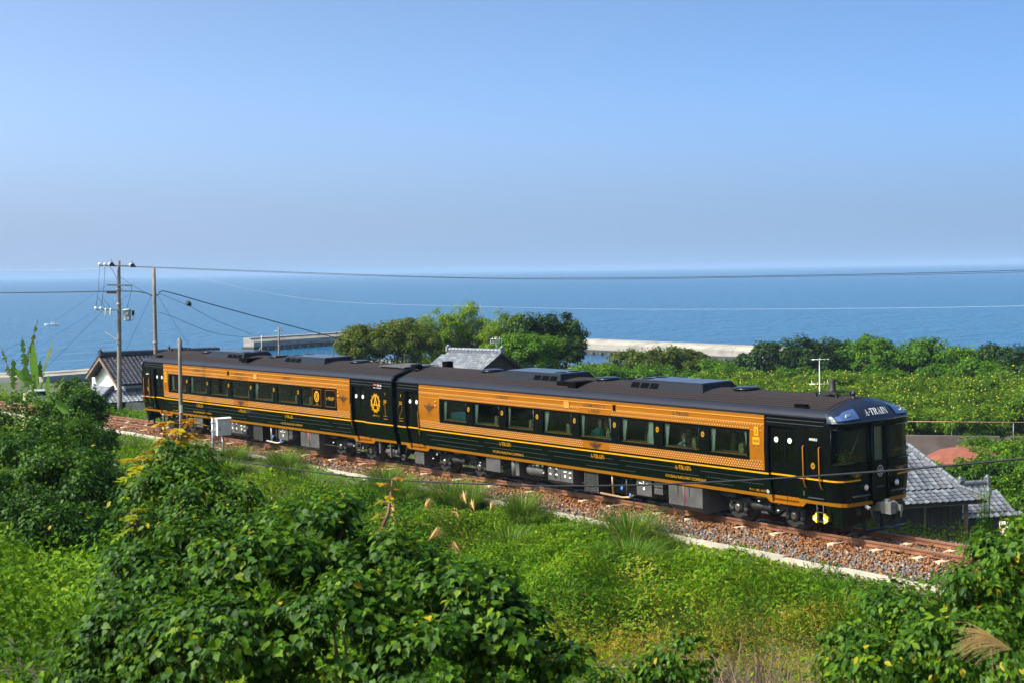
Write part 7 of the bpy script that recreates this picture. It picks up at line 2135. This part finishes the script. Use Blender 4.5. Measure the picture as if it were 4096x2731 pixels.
b2 = (-35.97, 6.09, gz(-35.97, 6.09)); pr2, t2 = pole('utility_pole', b2, (-35.95, 6.13, 7.49), .145, .095, 'plain second utility pole carrying the black cable, right of the tall one', bands=(t1.z-2.3, t1.z-4.0))
rt2, fw2 = right_of(b2[0], b2[1])
mb = MB()
for k in range(7):
    z = 4.0+.5*k; q = 1 if k % 2 else -1; mb.tube([rt2*q*.08+Vector((0, 0, z)), rt2*q*.22+Vector((0, 0, z))], .010, 4)
mb.build('step_bolt', M_galv, pr2)
b3 = (-14.95, -2.6, gz(-14.95, -2.6)); pr3, t3 = pole('short_pole', b3, (-14.89, -2.6, 4.37), .095, .075, 'weathered short pole standing in front of the rear railcar', 'pole')
mb = MB(); mb.obox((.10, -.02, 1.75), (.012, 0, 0), (0, .05, 0), (0, 0, .17)); mb.build('number_plate', M_porc, pr3)
yb = (-16.95, -2.45, gz(-16.95, -2.45)); yr = empty('marker_post', yb, 0, 'short black post with a yellow band beside the rails at the left', 'post')
mb = MB(); mb.tube([(0, 0, -.3), (.0, 0, 1.02-yb[2])], .06, 10); mb.build('shaft', M_under2, yr)
mb = MB(); h = 1.0-yb[2]; mb.lathe((0, 0, h-.72), [(.064, 0), (.066, .01), (.066, .26), (.064, .27)], 12); mb.build('yellow_band', mat('yellow_reflective', (.75, .55, .05), .5, var=.15, vscale=9), yr)
mb = MB(); mb.lathe((0, 0, h-.10), [(.062, 0), (.075, .02), (.075, .07), (.05, .10), (0, .11)], 12); mb.build('cap', M_galv, yr)
mp = (-83.31, 40.77, gz(-83.3, 40.8)); pr4, t4 = pole('utility_pole', mp, (-83.31, 40.77, 2.05), .11, .085, 'thin distant pole standing in front of the breakwater', bands=(5.5,))
mb = MB(); q = right_of(mp[0], mp[1])[0]; mb.tube([q*-.4+Vector((0, 0, t4.z-.35)), q*.4+Vector((0, 0, t4.z-.35))], .03, 5); mb.build('cross_arm', M_galv, pr4)
# ---- white control cabinet
bx = empty('control_cabinet', (-11.9, -2.4, gz(-11.9, -2.4)), 0, 'white control cabinet on two posts beside the kerb', 'cabinet'); bz = bx.location.z
M_cab = mat('cabinet_white', (.78, .79, .80), .45, var=.03)
mb = MB(); mb.box(-.02, .26, -.16, .46, .40-bz, 1.08-bz); mb.box(-.05, .30, -.19, .49, 1.08-bz, 1.11-bz); mb.loft([[(-.05, -.19, 1.11-bz), (.30, -.19, 1.11-bz), (.125, -.19, 1.15-bz)], [(-.05, .49, 1.11-bz), (.30, .49, 1.11-bz), (.125, .49, 1.15-bz)]]); bo = mb.build('housing', M_cab, bx)
mb = MB(); mb.box(.26, .275, -.11, .42, .44-bz, 1.04-bz); dr = mb.build('door', mat('cabinet_door_shade', (.60, .63, .68), .45), bo)  # white door tinted bluish grey: shade of the sunless face put into its colour
mb = MB(); mb.box(.275, .281, .08, .20, .85-bz, .96-bz); mb.build('notice', M_cab, dr); mb = MB(); mb.box(.275, .30, -.07, -.04, .62-bz, .70-bz); mb.tube([(.29, -.055, .80-bz), (.29, -.045, .74-bz)], .012, 5); mb.build('handle', M_under2, dr)
for y, zt in ((-.26, 1.15), (.20, .42)):
    mb = MB(); mb.tube([(.02, y, -.3), (.02, y, zt-bz)], .055, 10); mb.build('post', M_galv, bx)
mb = MB()
for z in (.95, .60, .10): mb.box(-.05, .10, -.33, -.17, z-.02-bz, z+.02-bz)
mb.box(.0, .04, -.26, .20, .08-bz, .13-bz); mb.build('bracket', M_galv, bx)
# ---- cables
M_cable = mat('black_cable', (.012, .012, .014), .5); M_wire = mat('bright_wire', (.55, .56, .58), .4, .3)
def cable(name, pts, r, m, label, cat='cable', n=40):
    """smooth curve through the given points, sampled as a tube"""
    P = [Vector(p) for p in pts]; out = []
    for i in range(len(P)-1):
        p0, p1, p2, p3 = P[max(i-1, 0)], P[i], P[i+1], P[min(i+2, len(P)-1)]
        k = max(2, int(n*(p2-p1).length/sum((P[j+1]-P[j]).length for j in range(len(P)-1))))
        for j in range(k):
            t = j/k; out.append(.5*((2*p1)+(p2-p0)*t+(2*p0-5*p1+4*p2-p3)*t*t+(3*p1-p0-3*p2+p3)*t**3))
    out.append(P[-1])
    mb = MB(out[0]); mb.tube(out, r, 5); o = mb.build(name, m); o.location = out[0]
    return tag(o, label, cat)
cable('power_cable', [(-32.74, 3.53, 7.59), (-18.31, 13.29, 6.79), (-12.57, 17.17, 6.64), (-5.4, 22.02, 6.61), (5.31, 29.25, 6.72), (14, 35.1, 7.1)], .013, M_cable, 'upper black power cable sagging across the whole sea')
cable('power_cable', [(-32.6, 3.6, 7.55), (-22.3, 12.24, 6.88), (-13.31, 17.78, 6.58), (-5.78, 22.42, 6.56), (5.31, 29.25, 6.64), (14, 35.1, 7.0)], .010, M_cable, 'second power cable just under the upper one')
cable('cable', [(-52, -10.0, 6.28), (-41.97, -.6, 6.22), (-39.47, 2.12, 6.21), (-36.6, 5.3, 6.2), (-36.05, 5.95, 5.95), (-35.85, 6.35, 5.98), (-35.8, 6.6, 6.2), (-35.64, 8.81, 5.56), (-35.45, 11.93, 4.67), (-35.06, 18.39, 2.88), (-34.7, 24.27, 1.17)], .028, M_cable, 'thick black cable running past both poles and down to the pale roof')
mb = MB(); c = Vector((-37.4, 4.3, 6.16)); mb.obox((0, 0, 0), (.28, .26, 0), (-.06, .065, 0), (0, 0, .075)); o = mb.build('cable_closure', M_cable); o.location = c; tag(o, 'black splice box hanging on the thick cable left of the second pole', 'splice box')
cable('cable', [(-7.5, -6.8, .85), (-4.65, -7.23, .68), (-.97, -7.77, .79), (8.15, -9.13, 1.25), (12.86, -9.83, 1.59), (18.27, -10.63, 2.08), (20.54, -10.97, 2.31), (23.83, -11.45, 2.7), (26.84, -11.9, 3.11), (29.61, -12.31, 3.52), (31.95, -12.66, 3.89), (33.93, -12.96, 4.23), (38, -13.6, 4.9)], .018, M_cable, 'black twisted cable hanging in front of the train from left to right', n=60)
cable('wire', [(-35.73, 6.6, 7.41), (-24.08, 9.01, 5.76), (-11.12, 11.7, 5.37), (-.17, 13.96, 5.31), (13.72, 16.84, 5.5), (22, 18.6, 5.9)], .003, M_wire, 'thin pale wire crossing in front of the sea below the power cables', 'wire')
cable('wire', [(-35.86, 6.32, 4.98), (-36.54, 7.52, 4.67), (-38.53, 11.04, 3.6), (-40.6, 14.68, 3.1)], .012, M_cable, 'lower dark wire from the second pole towards the breakwater pole', 'wire')
cable('wire', [(-35.82, 6.41, 6.04), (-37.19, 8.85, 5.27), (-38.5, 11.21, 4.35), (-40.52, 14.82, 3.27)], .012, M_cable, 'middle dark wire from the second pole carrying the black cone', 'wire')
mb = MB(); mb.lathe((0, 0, 0), [(.02, 0), (.10, .10), (.20, .22), (0, .23)], 10, 'y'); o = mb.build('wire_cone', M_under2); o.location = (-37.12, 8.7, 5.30); o.rotation_euler = (.5, 0, .5); tag(o, 'black cone-shaped guard hanging on the middle wire', 'wire guard')
cable('wire', [(-52, -3.6, 7.55), (-41.95, -.56, 7.52), (-37.63, .69, 7.48), (-33.46, 1.91, 7.5)], .005, M_wire, 'pale thin wire leaving the top of the tall pole to the left', 'wire')
for k, (z0, e) in enumerate((((H1-1.3), (-41.5, -1.2, 2.6)), ((H1-1.9), (-43, -1.5, 1.9)), ((H1-2.6), (-42.5, -1.6, 1.3)))):
    s = Vector(b1)+rel((-.6, .5, -1.2)[k], z0, .1)
    cable('wire', [s, (s+Vector(e))/2-Vector((0, 0, .12)), e], .010, mat('blue_wire', (.04, .16, .50), .5) if 'blue_wire' not in bpy.data.materials else bpy.data.materials['blue_wire'], ('top', 'middle', 'lowest')[k]+' of the three blue wires slanting down left from the tall pole', 'wire')
for s, e, lab in ((Vector(b2)+Vector((0, 0, 6.4-b2[2]-.2)), Vector((-38.6, 4.6, 1.2)), 'guy wire slanting left from the second pole to the house roof'), (Vector(b2)+Vector((0, 0, 6.3-b2[2])), Vector((-34.9, 8.0, 2.6)), 'guy wire slanting right from the second pole behind the train'), (Vector(b1)+rel(-.9, H1-2.75, .1), Vector((-43.5, 1.6, .9)), 'dark stay wire from the lower arm of the tall pole'), (Vector(b1)+rel(.1, H1-.9), Vector((-36.0, 6.0, 5.9)), 'dark link wire between the tops of the two poles')):
    cable('wire', [s, (s+e)/2-Vector((0, 0, .05)), e], .009, M_cable, lab, 'wire', 6)
# ---- boats
M_boat = mat('boat_white', (.85, .85, .84), .4)
def boat(loc, rz, L, label, mast=False):
    root = empty('boat', loc, rz, label, 'boat'); mb = MB()
    rings = []
    for t, w_, z0 in ((-.5, .80, .0), (-.2, .95, 0), (.15, .90, .0), (.38, .55, .05), (.5, .06, .25)):
        b = L*.16*w_; h = L*(.11+.06*max(0, t)); rings.append([(t*L, -b*.55, -.25+z0), (t*L, -b, h), (t*L, b, h), (t*L, b*.55, -.25+z0)])
    mb.loft(rings); mb.build('hull', M_boat, root)
    mb = MB(); mb.loft([[(-L*.18, -L*.10, L*.10), (-L*.18, L*.10, L*.10), (-L*.15, L*.085, L*.26), (-L*.15, -L*.085, L*.26)], [(L*.08, -L*.10, L*.10), (L*.08, L*.10, L*.10), (L*.03, L*.08, L*.26), (L*.03, -L*.08, L*.26)]]); mb.build('cabin', M_boat, root)
    mb = MB(); mb.box(-L*.12, L*.0, -L*.095, L*.095, L*.17, L*.225); mb.build('cabin_window', M_grill, root)
    if mast: mb = MB(); mb.tube([(.1, 0, L*.1), (.1, 0, L*1.15)], .05, 5); mb.tube([(.1, 0, L*.6), (-L*.3, 0, L*.12)], .02, 4); mb.build('mast', M_boat, root)
    return root
boat((-461.6, 167.8, SEA), math.atan2(-.93, -.36), 4.6, 'small white motor boat far out on the sea at the left')
boat((-224.5, 116.3, SEA), math.atan2(.9, .4), 3.6, 'moored white boat with a mast inside the breakwater', True)
# ---- retaining wall, red soil, rail of the orchard
M_oldconc = mat('stained_concrete', (.13, .105, .09), .9, col2=(.07, .055, .05), vscale=.9, bump=.3, bscale=8)
mb = MB((-16, 44.5, -5)); mb.obox((-16.2, 44.3, -4.5), Vector((6.3, 4.85, 0)), Vector((-.12, .16, 0)), (0, 0, 1.05)); o = mb.build('retaining_wall', M_oldconc); o.location = (-16, 44.5, -5); tag(o, 'dark stained concrete retaining wall below the orchard, right of the cab', 'wall')
M_soil = mat('red_soil', (.20, .058, .036), .95, var=.2, vscale=2, bump=.5, bscale=6)
mb = MB((-9, 45, -5)); rings = []
for rr, h in ((3.6, -.4), (2.8, .35), (1.8, .85), (.8, 1.1), (.1, 1.15)):
    rings.append([(-9.3+rr*1.1*math.cos(t)*R.uniform(.93, 1.07), 45.6+rr*math.sin(t)*R.uniform(.93, 1.07), -4.9+h+R.uniform(-.06, .06)) for t in [2*math.pi*k/18 for k in range(18)]])
mb.loft(rings, 0, True, True, True); o = mb.build('soil_mound', M_soil); o.location = (-9, 45, -5); tag(o, 'mound of bare red soil at the end of the dark retaining wall', 'soil mound')
fr_ = empty('rail_fence', (-20, 51.5, -4.9), 0, 'rusty single-rail fence under the front row of citrus trees', 'fence')
d = Vector((9.3, 7.1, 0)); mb = MB(); mb.tube([(-1, -.8, 1.52), (d.x, d.y, 1.54)], .028, 6); mb.build('rail', mat('rusty_pipe', (.35, .18, .11), .7), fr_)
for k in range(4):
    q = d*(k/3); mb = MB(); mb.tube([(q.x, q.y, -.3), (q.x, q.y, 1.5)], .018, 5); mb.build('post', M_galv, fr_)
mb = MB(); mb.loft([[(-33.05, 2.95, -1.6), (-33.05, 2.95, .22), (-33.2, 3.0, .22), (-33.2, 3.0, -1.6)], [(-32.2, 5.3, -1.6), (-32.2, 5.3, .10), (-32.35, 5.35, .10), (-32.35, 5.35, -1.6)]]); o = mb.build('low_wall', M_conc_pale); tag(o, 'low pale concrete wall between the house and the rails at the left', 'wall')
# ---- parked car seen past the banana plant
def parked_car(loc, rz):
    root = empty('parked_car', loc, rz, 'silver-white parked car half hidden behind the banana plant', 'car'); mb = MB()
    prof = [(-1.7, .35), (-1.72, .75), (-1.5, .92), (-1.2, 1.42), (.25, 1.45), (.85, .98), (1.6, .85), (1.72, .6), (1.68, .35)]
    mb.loft([[(x, y, z) for x, z in prof] for y in (-.72, .72)]); mb.build('body', mat('car_silver', (.72, .73, .75), .3, .3), root)
    g = MB()
    for q in (-1, 1): g.poly([(-1.15, q*.728, .95), (-1.0, q*.728, 1.33), (.2, q*.728, 1.35), (.65, q*.728, .98)])
    g.poly([(.36, -.66, 1.38), (.36, .66, 1.38), (.84, .66, 1.02), (.84, -.66, 1.02)]); g.build('window', M_grill, root)
    for x in (-1.1, 1.1):
        for q in (-1, 1): w_ = MB(); w_.lathe((x, q*.68, .28), [(.16, q*.07), (.28, q*.06), (.28, -q*.1), (0, -q*.1)], 14, 'y'); w_.build('wheel', M_rub, root)
parked_car((-92.6, 21.3, gz(-92.6, 21.3)), 1.2)
# ---- tall weeds on the far bank at the right
def tall_weed(x, y, h, label, n=330, yel=.1):
    z = gz(x, y); root = empty('tall_weed', (x, y, z), R.uniform(0, 6), label, 'weed', 'tall weeds on the far bank'); mb = MB(); P, N, TP, S, TN = [], [], [], [], []
    for k in range(7):
        a = R.uniform(0, 6.28); r_ = R.uniform(0, .35); hh = h*R.uniform(.65, 1); e = Vector((r_*math.cos(a)*1.5, r_*math.sin(a)*1.5, hh)); b = Vector((r_*math.cos(a), r_*math.sin(a), 0)); mb.tube([b, b.lerp(e, .5), e], [.010, .008, .004], 4)
        for j in range(n//7):
            f = R.uniform(.15, 1); p = b.lerp(e, f); t = R.uniform(0, 6.28); P.append(tuple(p)); TP.append((math.cos(t), math.sin(t), R.uniform(-.1, .7))); N.append((R.gauss(0, .3), R.gauss(0, .3), 1)); S.append(R.uniform(.12, .24)*(1.1-.5*f)); TN.append(.98 if f > .88 and R.random() < yel else R.uniform(.25, .9))
    mb.build('stem', L_grass, root); link_mesh('foliage', leaves_mesh('foliage', np.array(P), leaf_frames(np.array(N), np.array(TP)), np.array(S), np.array(TN), L_mid, 'blade'), root)
for x, y, h, lab in ((21.9, 2.95, 2.1, 'tall weed clump with yellowing tops right behind the cab'), (22.7, 3.3, 1.8, 'weed clump on the bank in front of the tiled skirt roof'), (23.6, 3.5, 1.5, 'shorter weed clump in front of the plank wall'), (21.6, 3.6, 2.0, 'weed clump half hidden by the front coupler'), (24.6, 4.4, .7, 'low weeds on the bank under the wing roof'), (26.2, 4.9, .9, 'leaning weed clump left of the flat white roof')):
    tall_weed(x, y, h, lab)
